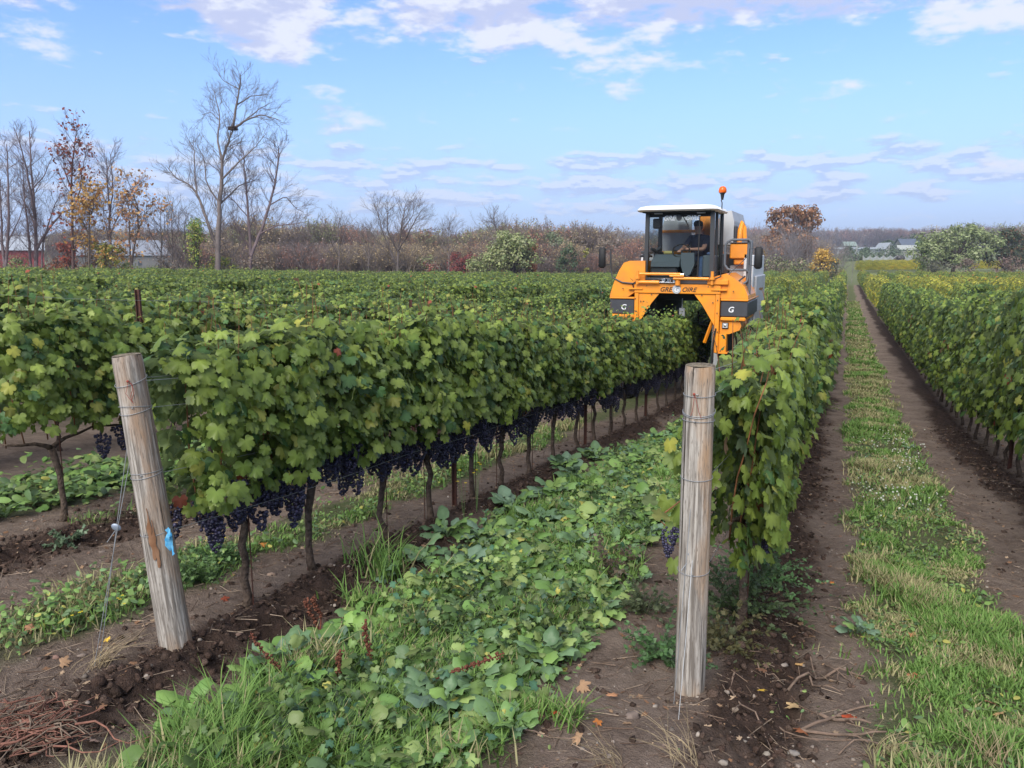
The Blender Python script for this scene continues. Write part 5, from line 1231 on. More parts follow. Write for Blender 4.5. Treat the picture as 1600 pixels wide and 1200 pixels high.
for i, (x, t, w, cs, lb) in enumerate(((30, 404, 60, OLV, 'low olive bush at the left edge before the barn'), (90, 408, 60, RUST, 'low rusty bush in front of the barn end'), (215, 404, 50, OLV, 'low olive bush under the curved stems'), (262, 408, 60, BRW, 'low brown bush under the saplings'), (345, 402, 50, YGR, 'yellow-green bush at the foot of the tallest tree'), (400, 408, 70, BRW, 'brown bush at the foot of the leaning stems'))):
    leafy('low_bush', lb, x, t, 432, w, 82, 60 + i, cs, 600, .24, 12, trunk=False, cat='shrub')
leafy('willow_tree', 'olive willow with pale leaves spreading left of the harvester', 800, 362, 438, 84, 98, 46, OLV + [(.28, .30, .16)], 5200, .30, 46, rad=1.1)
leafy('willow_bush', 'low olive skirt of the willow at its left', 752, 395, 438, 56, 98, 47, OLV, 1700, .28, 20, trunk=False, cat='shrub')
leafy('rusty_tree', 'rust-brown columnar tree right of the olive willow', 828, 380, 432, 34, 100, 48, RUST, 1900, .25, 20, shape=.5)
leafy('crimson_shrub', 'rounded crimson shrub before the woods', 722, 391, 428, 42, 112, 49, CRM, 1500, .24, 16, trunk=False, cat='shrub')
leafy('crimson_shrub', 'small crimson shrub at the field edge, left of the orange patch', 675, 410, 436, 34, 100, 50, CRM + BRW, 700, .22, 12, trunk=False, cat='shrub')
leafy('olive_shrub', 'olive shrub right of the fan-shaped tree', 668, 400, 430, 44, 108, 51, OLV + BRW, 1200, .25, 14, trunk=False, cat='shrub')
leafy('dark_shrub', 'dark evergreen shrub before the woods left of the harvester', 888, 384, 426, 36, 120, 52, DGR, 1500, .28, 16, trunk=False, cat='shrub')
leafy('poplar_tree', 'little yellow poplar before the woods left of the harvester', 915, 384, 420, 11, 125, 53, [(.40, .36, .08), (.30, .30, .08)], 400, .25, 8)
for i, (x, t, w, lb, cs) in enumerate(((790, 358, 30, 'pale green treetop over the willow', OLV), (865, 362, 34, 'grey-green treetop right of the willow', [(.16, .20, .11), (.20, .23, .13)]), (875, 370, 50, 'brown-olive tree right of the rust column', BRW + OLV), (940, 374, 44, 'brown tree just left of the harvester', BRW), (905, 365, 24, 'dark-tipped treetop above the woods', BRW), (500, 366, 50, 'tan-leaved tree in the woods under the pointed bare tree', [(.40, .31, .18), (.33, .25, .15)]), (560, 370, 44, 'rusty tree in the woods left of the fan-shaped tree', RUST + BRW), (600, 372, 50, 'olive-yellow tree behind the fan-shaped bare tree', [(.30, .29, .12), (.36, .31, .14)]), (690, 370, 46, 'reddish-brown tree in the woods above the crimson shrub', [(.30, .15, .11), (.26, .18, .13)]), (745, 366, 44, 'ochre-olive tree in the woods left of the willow', [(.34, .30, .13), (.27, .26, .12)]), (985, 374, 30, 'tan tree in the woods behind the harvester cab', [(.38, .29, .17)]), (850, 372, 36, 'olive tree behind the rust column', OLV))):
    leafy('woodland_tree', lb, x, t, 425, w, 135 + 4 * i, 70 + i, cs, 1500, .34, 18)
leafy('oak_tree', 'rust-brown oak with gaps in its crown, right of the harvester', 1233, 322, 432, 98, 150, 54, [(.26, .125, .07), (.33, .16, .08), (.18, .10, .06), (.36, .22, .12)], 6800, .50, 70, shape=.45, rad=1.5)
for i, (x, t, w, lb) in enumerate(((1196, 372, 50, 'grey twiggy thicket right behind the harvester mirror'), (1228, 366, 56, 'grey twiggy thicket under the oak'), (1262, 368, 50, 'grey twiggy thicket right of the oak trunk'), (1295, 385, 36, 'grey twiggy thicket left of the utility pole'))):
    g = np.random.default_rng(90 + i); b = P3(x, 430, 138); root = empty('thicket', (b[0], b[1], float(G(b[0], b[1])))); tag(root, lb, 'thicket', 'leafy trees and shrubs beyond the vines'); out = []
    H = zpix(t, 138) - float(G(b[0], b[1])); W = w / FPX * 138
    for k in range(26): grow(g, np.array([W * .4 * g.normal(), W * .3 * g.normal(), -.2]), np.array([.25 * g.normal(), .2 * g.normal(), 1.]), H * (.7 + .4 * g.random()), .04, 1, out, .15, .55, (0, 5, 4), .016)
    V, F, C = tubes(out, (.29, .26, .26)); o = link('twigs', np_mesh('twigs', V, F, M_TW, C), root); o['kind'] = 'stuff'
for i, (x, t, w, cs, lb) in enumerate(((1210, 402, 60, OLV + BRW, 'olive-brown shrub at the edge of the field, behind the harvester'), (1250, 404, 54, OLV + BRW, 'olive-brown shrub under the oak at the field edge'), (1183, 404, 44, BRW, 'brown shrub between harvester mirror and thicket'), (1305, 402, 30, BRW + OLV, 'brownish shrub left of the yellow vines'))):
    leafy('field_shrub', lb, x, t, 434, w, 134, 100 + i, cs, 1300, .28, 16, trunk=False, cat='shrub')
leafy('yellow_tree', 'small golden-yellow tree right of the oak', 1285, 389, 430, 42, 132, 55, YL2, 1700, .26, 30)
leafy('yellow_tree', 'golden sprig of a tree between mirror and oak', 1192, 389, 410, 12, 140, 56, YL2, 300, .26, 6)
leafy('willow_tree', 'large pale green willow at the right', 1488, 350, 432, 124, 150, 57, [(.27, .33, .13), (.34, .40, .18), (.19, .24, .10), (.38, .42, .22)], 9000, .40, 70, rad=1.5)
leafy('green_tree', 'brighter green tree left of the large willow', 1440, 374, 432, 48, 155, 58, [(.24, .34, .09), (.30, .40, .11), (.17, .24, .08)], 2600, .36, 26)
leafy('grey_shrub', 'grey-olive shrub in front of the large willow', 1455, 402, 434, 50, 140, 59, [(.13, .13, .09), (.17, .17, .11)], 1600, .28, 16, trunk=False, cat='shrub')
leafy('dark_tree', 'dark green and reddish tree right of the willow', 1568, 358, 434, 64, 152, 61, [(.07, .10, .05), (.10, .12, .06), (.16, .09, .05), (.05, .07, .04)], 4600, .40, 40, rad=1.3)
leafy('dark_tree', 'dark tree cut by the right edge', 1610, 366, 434, 50, 160, 62, [(.07, .09, .05), (.14, .10, .06)], 2400, .40, 26)
leafy('brown_shrub', 'reddish-brown shrub below the dark tree at the right', 1583, 402, 434, 54, 142, 63, [(.17, .11, .09), (.22, .15, .12)], 1300, .28, 16, trunk=False, cat='shrub')
leafy('brown_shrub', 'brown shrub between willow and dark tree', 1508, 404, 434, 30, 142, 64, [(.17, .12, .10), (.20, .16, .12)], 800, .26, 12, trunk=False, cat='shrub')
# nest
g = np.random.default_rng(4); sets = []; c = P3(364, 203, 80)
for k in range(160):
    a = g.random() * 6.28; r = .42 * g.random() ** .4; p = np.array([r * math.cos(a), r * math.sin(a), .32 * (g.random() - .4) + r * .3]); d = np.array([-math.sin(a), math.cos(a), .4 * (g.random() - .5)]); V, F = tri_tube(np.array([p - d * .3, p, p + d * .3]), .02, .015); sets.append((V, F, np.tile([.13, .07, .04], (len(V), 1))))
V, F, C = merge(sets); tag(link('nest', np_mesh('nest', V, F, M_TW, C), None, tuple(c)), 'dark nest of twigs in the fork of the tallest bare tree', 'nest')

# woods: one mass of twiggy crowns
SRC_W = []
WC = [((.30, .24, .22), None), ((.32, .26, .21), [(.42, .33, .19), (.48, .35, .18)]), ((.31, .25, .22), [(.34, .27, .21)]), ((.27, .24, .18), [(.30, .33, .14), (.36, .37, .17)]), ((.30, .21, .19), [(.42, .19, .11), (.34, .17, .12)])]
for s, (c, lf) in enumerate(WC):
    g = np.random.default_rng(800 + s); out = []
    for k in range(7): grow(g, np.array([1.1 * g.normal(), 1.1 * g.normal(), -.3]), np.array([.22 * g.normal(), .22 * g.normal(), 1.]), 7.5 + 1.5 * g.random(), .09, 1, out, .12, .5, (0, 9, 6, 4), .018)
    V, F, C = tubes(out, c); st = [(V, F[0], C)]
    ends = np.array([b[0][-1] for b in out if b[3] >= 2 and b[0][-1][2] > 1.5]); st.append(leaf_cloud(g, ends, 260 if lf is None else 800, .5, .30, lf or [c, tuple(np.array(c) * 1.25)]))
    sets = [(V, f, C) for f in F]; VV, FF, CC = merge([(V, F[0], C)] + [st[1]]) if len(F) == 1 else (None, None, None)
    if VV is None:
        tri = [np.concatenate([f[:, [0, 1, 2]], f[:, [0, 2, 3]]]) if f.shape[1] == 4 else f for f in F]; VV, FF, CC = merge([(V, np.concatenate(tri), C), st[1]])
    SRC_W.append(source('wood_tree', np_mesh('wood_tree', VV, FF, M_TREELEAF, CC)))
def wood(name, label, n, pxa, pxb, Da, Db, hs, seed, idx=None, ws=1.0, hfn=None):
    g = np.random.default_rng(seed); P = []; S = []
    for i in range(n):
        D = Da + (Db - Da) * g.random(); px = pxa + (pxb - pxa) * g.random(); p = far(px, D); P.append(tuple(p)); h = hs[0] + (hs[1] - hs[0]) * g.random(); h *= (hfn(px) if hfn else 1); S.append((ws * h * (.8 + .4 * g.random()) / 9,) * 2 + (h / 9,))
    o = scatter(name, SRC_W, P, g.random(n) * 6.28, S, None, None, g.integers(0, len(SRC_W), n) if idx is None else np.array(idx)[g.integers(0, len(idx), n)]); tag(o, label, kind='stuff'); return o
wood('woods', 'brown-grey bare autumn woods along the back of the field', 440, 300, 1010, 150, 215, (7.2, 9.2), 1, idx=[0, 1, 1, 2, 3, 3, 4, 4], hfn=lambda p: .92 + .08 * math.sin(p * .05) + .10 * math.sin(p * .017))
wood('woods', 'bare woods behind the pale shed at the left', 110, 100, 330, 250, 290, (8, 11), 21)
wood('woods', 'nearer brown brush in front of the woods', 180, 310, 1000, 125, 150, (3.4, 5.6), 2, idx=[0, 1, 4], ws=1.2)
wood('woods', 'woods behind the oak at the right of the harvester', 60, 1000, 1285, 170, 240, (6, 8.6), 3, idx=[0, 2, 1])
wood('far_woods', 'distant purple-brown wooded rise beyond the orchards', 620, 1180, 1640, 800, 1500, (13, 19), 4, idx=[0, 2, 4], ws=1.7)
wood('far_woods', 'distant wooded rise behind the left woods', 160, -80, 1180, 700, 1100, (14, 20), 5, ws=1.8)
wood('far_woods', 'middle-distance hedgerow trees at the right', 50, 1440, 1660, 420, 600, (9, 14), 6, idx=[3, 1, 0], ws=1.4)
# weedy strip between the vineyard and the woods
g = np.random.default_rng(8); W8 = []
for s, cs in enumerate(([(.26, .25, .07), (.20, .20, .07), (.32, .28, .08)], [(.20, .15, .09), (.24, .19, .10)], [(.34, .11, .05), (.26, .12, .06)])):
    pts = np.array([[.5 * g.normal(), .5 * g.normal(), .35 + .5 * g.random()] for _ in range(14)]); V, F, C = leaf_cloud(g, pts, 260, .35, .16, cs); W8.append(source('weed_clump', np_mesh('weed_clump', V, [F], M_TREELEAF, C)))
P, I, S = [], [], []
for i in range(2600):
    px = -60 + 1130 * g.random(); D = 84 + 50 * g.random() ** 1.2; p = far(px, D)
    if p.x > -24 and p.y < 139: continue
    if p.y < yend(p.x) + 3: continue
    P.append(tuple(p)); k = 0 if g.random() < .72 else 1
    if 640 < px < 860 and D < 104 and g.random() < .65: k = 2
    I.append(k); S.append((1.3, 1.3, 1.0 + .7 * g.random()))
tag(scatter('tall_weeds', W8, P, g.random(len(P)) * 6, S, None, None, I), 'yellow-olive tall weeds between the vines and the woods', kind='stuff')

# far right: yellow vines, netted rows, hedges, houses, poles
P, T = [], []
for r in range(3):
    for px in np.arange(1326, 1450, 1.6): p = far(px, 196 + r * 6); P.append(tuple(p)); T.append(.55 + .5 * float(sstep(1330, 1400, px)))
for px in np.arange(1500, 1560, 1.6): P.append(tuple(far(px, 196))); T.append(.9)
n = len(P); g = np.random.default_rng(2); S = np.stack([np.full(n, 1.0), np.full(n, .6), 1.1 + .3 * g.random(n)], 1)
tag(scatter('yellow_vines', SRC_LO, P, np.full(n, math.pi / 2), S, T), 'rows of bright yellow vines beyond the cross path', kind='stuff')
M_NET = mat('pale_netting', (.30, .32, .30), .8, col2=(.22, .24, .23), vscale=1.5); M_POLE = mat('grey_pole', (.33, .31, .29), .8)
root = empty('netted_orchard', tuple(far(1380, 232))); tag(root, 'pale netting draped in peaks over orchard rows behind the yellow vines', 'orchard netting')
def loc(px, D, z=0): p = far(px, D); return Vector((p.x, p.y, p.z + z)) - root.location
for i, px in enumerate(np.arange(1334, 1432, 10.5)):
    a, b, m = loc(px, 232, 2.1), loc(px + 10.5, 232, 2.1), loc(px, 232, 3.0); lo_a, lo_b = loc(px, 232, .4), loc(px + 10.5, 232, .4); dp = Vector((0, 6, 0)); mid = loc(px + 5, 232, 2.2)
    MB().add([lo_a, lo_b, loc(px + 10.5, 232, 2.9), mid, m, m + dp, mid + dp, loc(px + 10.5, 232, 2.9) + dp], [(0, 1, 2, 3), (0, 3, 4), (4, 3, 6, 5), (3, 2, 7, 6)]).obj('net_panel', M_NET, root)
    MB().tube([loc(px, 231.8, 0), loc(px, 231.8, 3.2)], .07, 6).obj('net_post', M_POLE, root)
leafy_kw = dict(group='hedges and trees in the right distance')
for i, (x, t, b, w, D, cs, lb) in enumerate(((1345, 392, 404, 60, 262, [(.10, .14, .08), (.13, .17, .10)], 'grey-green hedge behind the netting, left half'), (1390, 394, 404, 60, 262, [(.10, .14, .08), (.13, .16, .10)], 'grey-green hedge behind the netting, right half'), (1385, 377, 400, 26, 330, DGR, 'dark conifer clump left of the blue-roofed house'), (1408, 372, 395, 34, 350, DGR, 'dark trees behind the blue-roofed house'), (1428, 367, 395, 26, 345, DGR, 'tallest dark tree by the houses'), (1395, 384, 402, 20, 300, [(.07, .10, .07), (.10, .13, .09)], 'rounded bush beside the white gable'), (1352, 388, 400, 16, 330, DGR, 'small dark bush on the far lane'), (1327, 386, 402, 18, 300, DGR, 'dark bush by the tall utility pole'), (1403, 402, 414, 24, 225, [(.10, .09, .09), (.13, .12, .11)], 'grey bush in front of the netting'), (1432, 404, 414, 22, 222, [(.12, .10, .10), (.10, .11, .09)], 'dull bush right of the netting'))):
    leafy('hedge_tree', lb, x, t, b, w, D, 130 + i, cs, 900, .6, 14, trunk=False, cat='hedge', **leafy_kw)
def house(px, D, w, d, h, rh, wallc, roofc, label, rotz=None, name='house', door=False, win=3, cat='house', gable_front=False):
    p = far(px, D); root = empty(name, tuple(p), (0, 0, YAW if rotz is None else rotz)); tag(root, label, cat)
    mw = mat(name + '_wall', wallc, .85, var=.2, vscale=.6); mr_ = mat(name + '_roof', roofc, .7, var=.15, vscale=.4)
    mb = MB()
    if gable_front: mb.prism([(-w / 2, -.5), (w / 2, -.5), (w / 2, h), (0, h + rh), (-w / 2, h)], 1, 0, d)
    else: mb.prism([(0, -.5), (d, -.5), (d, h), (d / 2, h + rh), (0, h)], 0, -w / 2, w / 2)
    mb.obj('wall', mw, root)
    rb = MB(); t = .18; e = .5
    if gable_front:
        for s in (-1, 1): rb.prism([(0, h + rh + .02), (0, h + rh + t), (s * (w / 2 + e), h - e * rh / (w / 2) + t), (s * (w / 2 + e), h - e * rh / (w / 2) + .02)], 1, -.4, d + .4)
    else:
        for s in (0, 1):
            y0, ye_ = d / 2, (-e if s == 0 else d + e); ze = h - e * rh / (d / 2); rb.prism([(y0, h + rh + .02), (y0, h + rh + t), (ye_, ze + t), (ye_, ze + .02)], 0, -w / 2 - .4, w / 2 + .4)
    rb.obj('roof', mr_, root)
    mg = mat(name + '_window', (.06, .07, .08), .2)
    for k in range(win):
        x = -w / 2 + w * (k + .5) / win; f = MB().box(x - .5, x + .5, -.05, .02, h * .35, h * .35 + 1.1).obj('window', mg, root)
    if door: MB().box(-1.6, 1.6, -.06, .02, 0, min(h - .3, 3)).obj('door', mat(name + '_door', (.62, .60, .56), .7), root)
    return root
house(8, 190, 22, 11, zpix(390, 190) - float(far(28, 190).z), 3.1, (.24, .038, .035), (.33, .36, .40), 'red barn with a pale metal roof behind the left trees', rotz=YAW + .55, door=False, name='barn', win=0, cat='barn')
bp = far(36, 189.6)
house(215, 215, 24, 12, zpix(398, 215) - float(far(215, 215).z), 3.9, (.17, .165, .16), (.20, .22, .26), 'long grey shed with a pale roof behind the ochre trees', rotz=YAW + .43, name='shed', win=4, cat='shed')
house(1409, 330, 8.5, 9, 3.6, 3.2, (.20, .20, .19), (.08, .10, .135), 'house with a blue-grey roof among dark trees', name='house', win=3)
house(1406, 318, 9, 7, 2.6, 1.6, (.26, .26, .23), (.33, .35, .32), 'pale low outbuilding before the blue-roofed house', name='outbuilding', win=1, cat='outbuilding')
house(1374, 300, 3.0, 9, 3.6, 1.8, (.36, .38, .38), (.30, .33, .35), 'small white gabled shed by the second utility pole', name='shed', win=0, cat='shed', gable_front=True)
house(1346, 420, 40, 8, 2.4, .9, (.27, .29, .29), (.24, .27, .28), 'long low white building on the far lane', name='long_building', win=6, cat='building')
house(1314, 620, 10, 8, 4.5, 3.0, (.16, .18, .16), (.18, .23, .19), 'small far pale house at the left of the distance', name='far_house', win=2)
house(1437, 226, 4.5, 3.0, 1.4, .8, (.50, .50, .50), (.55, .57, .58), 'small white shelter at the right end of the netting', name='shelter', win=0, cat='shelter')
def pole(px, D, ptop, label, arms=1, r=.14, group=None, name='utility_pole', cat='utility pole'):
    p = far(px, D); H = zpix(ptop, D) - p.z; root = empty(name, tuple(p), (0, 0, YAW)); tag(root, label, cat, group)
    MB().tube([(0, 0, -.5), (0, 0, H)], [r, r * .7], 8).obj('pole', M_POLE, root, smooth=True)
    for k in range(arms): z = H - .6 - k * H * .12; MB().box(-H * .09, H * .09, -r * .6, r * .6, z - r * .5, z + r * .5).obj('crossarm', M_POLE, root)
pole(1323.5, 270, 383, 'tall pale utility pole left of the netting', 0, .16); pole(1372.5, 285, 384, 'utility pole beside the small white gabled shed', 1, .14); pole(1442, 240, 353, 'tallest pole rising behind the bright green tree', 2, .16)
for i, px in enumerate((1399, 1402.5, 1408.5, 1412, 1416, 1420.5, 1424.5, 1429, 1434)):
    pole(px, 1500 + 40 * (i % 3), 364 - i * 1.4, '%s distant power mast from the left on the wooded rise' % ORD[i], 2 if i > 6 else 1, .9 if i < 7 else 1.1, 'distant power masts on the wooded rise', 'power_mast', 'power mast')
# ================================================================ GRAPE HARVESTER
M_OR = mat('orange_paint', (.88, .295, .010), .42, spec=.5, col2=(.66, .235, .025), vscale=3.4, detail=8, coat=.2, bump=.04, bscale=12)
M_OR2 = mat('orange_paint_dusty', (.82, .29, .03), .6, spec=.4, var=.25, vscale=5)
M_DK = mat('charcoal_panel', (.045, .047, .055), .5, var=.2, vscale=5); M_BK = mat('black_rubber', (.012, .012, .013), .7, var=.3, vscale=10); M_FR = mat('dark_frame', (.035, .038, .042), .5)
M_GY = mat('grey_panel', (.42, .43, .44), .5, var=.2, vscale=3); M_LG = mat('light_grey_panel', (.58, .60, .62), .5, var=.2, vscale=2); M_WH = mat('white_roof', (.80, .80, .78), .45, var=.06, vscale=3)
M_TUBE = mat('grey_handrail', (.10, .11, .125), .45); M_GREEN = mat('green_panel', (.015, .13, .06), .5, var=.3, vscale=4); M_CH = mat('chrome', (.6, .6, .6), .25, metal=1.0); M_LETW = mat('white_lettering', (.75, .76, .78), .5); M_LETD = mat('dark_lettering', (.03, .02, .012), .6)
M_AMB = mat('amber_lens', (.85, .16, .01), .25, spec=.6, trans=.25); M_HOSE = mat('black_hose', (.015, .015, .016), .5); M_INT = mat('cab_interior', (.035, .037, .04), .7); M_CONS = mat('console_grey', (.085, .105, .115), .45); M_DIM = mat('dark_machinery', (.03, .028, .026), .85, var=.4, vscale=6)
def glass_material():
    m = bpy.data.materials.new('cab_glass'); m.use_nodes = True; nt = m.node_tree; N = nt.nodes; L = nt.links; out = N['Material Output']; N.remove(N['Principled BSDF'])
    t = N.new('ShaderNodeBsdfTransparent'); t.inputs[0].default_value = (.72, .77, .78, 1); gl = N.new('ShaderNodeBsdfGlossy'); gl.inputs['Roughness'].default_value = .03; f = N.new('ShaderNodeFresnel'); f.inputs[0].default_value = 1.30
    mx = N.new('ShaderNodeMixShader'); L.new(f.outputs[0], mx.inputs[0]); L.new(t.outputs[0], mx.inputs[1]); L.new(gl.outputs[0], mx.inputs[2]); L.new(mx.outputs[0], out.inputs[0]); return m
M_GLASS = glass_material()
HX, HY = -3.10, 15.5
hz = float(G(HX, HY + 1)) ; HZO = CAMZ - 2.93 - 0.0
HV = empty('grape_harvester', (HX, HY, HZO)); tag(HV, 'orange over-the-row grape harvester with a white-roofed glass cab, straddling the vine row', 'grape harvester')
def part(mb, name, m, parent=HV, smooth=False, angle=35, **k): return mb.obj(name, m, parent, smooth=smooth, angle=angle, **k)
# hoods and side bodies (profile seen from the front, extruded backwards)
LP = [(-.66, 2.22), (-.66, 2.86), (-.98, 2.86), (-1.10, 2.82), (-1.20, 2.66), (-1.30, 2.42), (-1.37, 2.20), (-1.385, 2.13), (-1.0, 2.13), (-.87, 2.22)]
b = MB(); 
for (z0, sc) in ((0, 1),): b.prism(LP, 1, .02, 1.9)
part(b, 'left_hood', M_OR)
RP = [(.70, 2.22), (.70, 2.55), (.95, 2.62), (1.14, 2.50), (1.30, 2.36), (1.37, 2.20), (1.38, 2.13), (.87, 2.13), (.80, 2.22)]
part(MB().prism(RP, 1, .02, 1.9), 'right_hood', M_OR)
for s, nm in ((-1, 'left'), (1, 'right')):
    x0, x1 = sorted((s * .86, s * 1.385))
    part(MB().box(x0, x1, .012, 1.9, 2.085, 2.127, .012), 'body_trim', M_OR)
    part(MB().box(x0, x1, .03, 1.7, 1.775, 2.08, .02), 'side_panel', M_DK)
    part(MB().box(x0 + .01, x1 - .04 if s > 0 else x1, .0, 1.6, 1.70, 1.770, .015), 'body_trim', M_OR)
    xi, xo = s * .86, s * 1.24
    # belly box with chamfered lower corner
    part(MB().prism([(xi, 1.70), (xo, 1.70), (s * 1.27, 1.60), (xo, 1.52), (s * 1.05, 1.44), (xi, 1.42)], 1, .06, 1.5), 'belly_box', M_OR)
    part(MB().box(*sorted((s * .905, s * 1.03)), .028, .06, 1.545, 1.665, .008), 'headlight_surround', M_BK)
    hl = part(MB().box(*sorted((s * .918, s * 1.017)), .016, .027, 1.558, 1.652, .006), 'headlight', M_GY)
    part(MB().ball((s * .967, .016, 1.605), (.028, .008, .028), 10, 6), 'headlight_lens', M_CH, hl)
    # upright leg frame and gusset
    part(MB().box(*sorted((s * .765, s * .852)), -.02, .22, 1.06 if s > 0 else 1.0, 2.214, .01), 'front_leg', M_OR)
    part(MB().prism([(s * .76, 2.212), (s * .345, 2.212), (s * .50, 2.02), (s * .76, 1.60)], 1, .0, .03), 'gusset_plate', M_OR)
    part(MB().box(*sorted((s * .80, s * 1.0)), .04, .28, 1.07, 1.43, .012), 'leg_housing', M_OR)
    part(MB().tube([(s * .92, .16, .45), (s * .92, .16, 1.06)], .085, 14), 'steering_cylinder', M_BK, smooth=True)
    part(MB().box(*sorted((s * .80, s * 1.03)), .02, .30, 1.045, 1.075, .004), 'leg_flange', M_OR)
    part(MB().box(*sorted((s * .68, s * .98)), -.055, .0, 2.285, 2.315, .005), 'beam_bracket', M_OR)
    # wheel: tyre with lugs, rim
    w = empty('wheel', (0, 0, 0)); w.parent = HV; w.location = (s * 1.02, .20, .45)
    ty = MB(); prof = [(.30, -.13), (.40, -.15), (.45, -.12), (.46, 0), (.45, .12), (.40, .15), (.30, .13)]; n = 28; V = []; F = []
    for i in range(n):
        a = 6.2832 * i / n
        for r, xx in prof: V.append((xx, r * math.cos(a), r * math.sin(a)))
    k = len(prof)
    for i in range(n):
        for j in range(k - 1): F.append((i * k + j, ((i + 1) % n) * k + j, ((i + 1) % n) * k + j + 1, i * k + j + 1))
    ty.add(V, F)
    for i in range(20):
        a = 6.2832 * i / 20
        for sd in (-1, 1): Mx = Matrix.Rotation(a + (.08 if sd > 0 else 0), 4, 'X') @ Matrix.Translation((sd * .07, 0, .46)) @ Matrix.Rotation(sd * .5, 4, 'Z'); ty.box(-.06, .06, -.018, .018, -.01, .03, 0, Mx)
    ty.obj('tyre', M_BK, w, smooth=True, angle=35)
    MB().tube([(-.10, 0, 0), (-.02, 0, 0), (.02, 0, 0), (.10, 0, 0)], [.30, .18, .18, .30], 20).obj('rim', M_OR2, w, smooth=True, angle=40)
    w2 = empty('wheel'); w2.parent = HV; w2.location = (s * 1.02, 2.55, .45)
    for c in w.children:
        c2 = c.copy(); COL.objects.link(c2); c2.parent = w2
# cross beam with lettering
part(MB().box(-.86, .86, -.03, .16, 2.212, 2.395, .012), 'cross_beam', M_OR)
part(MB().box(.60, 1.0, -.06, .14, 2.40, 2.50, .012), 'beam_block', M_OR)
part(MB().box(-.70, .62, .10, .30, 2.40, 2.47, .01), 'cab_floor', M_DK)
def text(body, x, z, h, m, name, y=-.036, shear=.32, parent=HV, w=1.0):
    cu = bpy.data.curves.new(name, 'FONT'); cu.body = body; cu.size = h; cu.shear = shear; cu.extrude = .002; cu.offset = .0015 * h / .1; cu.align_x = 'CENTER'; cu.space_character = 1.02; cu.materials.append(m)
    t_ = bpy.data.objects.new('t', cu); COL.objects.link(t_); dg_ = bpy.context.evaluated_depsgraph_get(); dg_.update(); me_ = bpy.data.meshes.new_from_object(t_.evaluated_get(dg_)); bpy.data.objects.remove(t_)
    me_.name = name; return link(name, me_, parent, (x, y, z), (math.pi / 2, 0, 0), (w, 1, 1))
text('GRE', -.215, 2.255, .125, M_LETD, 'lettering', w=1.02); text('OIRE', .245, 2.255, .125, M_LETD, 'lettering', w=1.02)
bd = MB().tube([(.005, -.055, 2.30), (.005, -.032, 2.30)], .085, 24); part(bd, 'round_badge', M_GY, smooth=True)
text('G', .0, 2.255, .13, M_LETW, 'badge_letter', y=-.060)
text('G', -1.09, 1.87, .15, M_LETW, 'panel_letter', y=.026, shear=.2); text('G', 1.06, 1.87, .15, M_LETW, 'panel_letter', y=.026, shear=.2)
# steering cylinders across the front
for (x0, x1, z, r, y) in ((-.74, .08, 2.600, .028, -.10), (-.05, .64, 2.515, .030, -.12), (-.78, -.34, 2.435, .036, -.08), (-.12, .16, 2.565, .020, -.15)):
    part(MB().tube([(x0, y, z), (x1, y, z)], r, 12), 'hydraulic_cylinder', M_OR, smooth=True)
part(MB().tube([(-.34, -.08, 2.435), (.06, -.08, 2.425)], .014, 10), 'cylinder_rod', M_CH, smooth=True)
part(MB().tube([(.08, -.10, 2.600), (.15, -.10, 2.600)], .012, 8), 'cylinder_rod', M_CH, smooth=True)
for x in (-.78, .70): part(MB().tube([(x, -.10, 2.40), (x, -.10, 2.66)], .030, 10).tube([(x, -.10, 2.50), (x, -.10, 2.54)], .055, 10), 'pivot_pin', M_OR2, smooth=True)
part(MB().tube([(.03, -.08, 2.38), (.03, -.08, 2.50)], .05, 10), 'centre_pivot', M_OR2, smooth=True)
jb = MB(); g = np.random.default_rng(1)
for k in range(9): x = -.30 + .28 * g.random(); jb.box(x, x + .05, -.09, -.03, 2.42 + .04 * g.random(), 2.50 + .03 * g.random(), .006)
part(jb, 'valve_block', M_CH)
for pts in ([(-.5, -.02, 2.46), (-.35, -.08, 2.50), (-.15, -.06, 2.46)], [(.72, -.06, 2.50), (.86, -.08, 2.56), (.84, -.04, 2.68), (.74, .0, 2.64)], [(-.78, -.04, 2.46), (-.90, -.02, 2.40), (-.86, .0, 2.26)], [(.80, -.03, 1.55), (.765, -.05, 1.2), (.77, -.05, .9), (.70, -.02, .5)], [(.785, -.04, 1.5), (.75, -.06, 1.1), (.74, -.04, .6)]):
    part(MB().tube(pts, .014, 7), 'hose', M_HOSE, smooth=True)
# cab
X0, X1, Z0, Z1, YF, YB = -.67, .65, 2.50, 3.83, .10, 1.30
pil = [((X0, YF + .04, Z0), (X0 + .02, YF, Z1), .036), ((X1, YF + .04, Z0), (X1 - .02, YF, Z1), .040), ((X0, YB, Z0), (X0 + .02, YB, Z1), .035), ((X1, YB, Z0), (X1 - .02, YB, Z1), .035), ((X1 + .0, YF + .55, Z0), (X1 - .01, YF + .5, Z1), .022)]
for a, c, r in pil:
    m = MB(); m.add([(a[0] - r, a[1] - r, a[2]), (a[0] + r, a[1] - r, a[2]), (a[0] + r, a[1] + r, a[2]), (a[0] - r, a[1] + r, a[2]), (c[0] - r, c[1] - r, c[2]), (c[0] + r, c[1] - r, c[2]), (c[0] + r, c[1] + r, c[2]), (c[0] - r, c[1] + r, c[2])], [(0, 1, 5, 4), (1, 2, 6, 5), (2, 3, 7, 6), (3, 0, 4, 7), (0, 3, 2, 1), (4, 5, 6, 7)]); part(m, 'cab_pillar', M_FR)
part(MB().box(X0 + .04, X1 - .04, YF, YF + .05, 3.72, 3.83), 'header_rail', M_BK); part(MB().box(X0 + .04, X1 - .04, YB - .04, YB, 2.52, 2.74), 'rear_rail', M_FR)
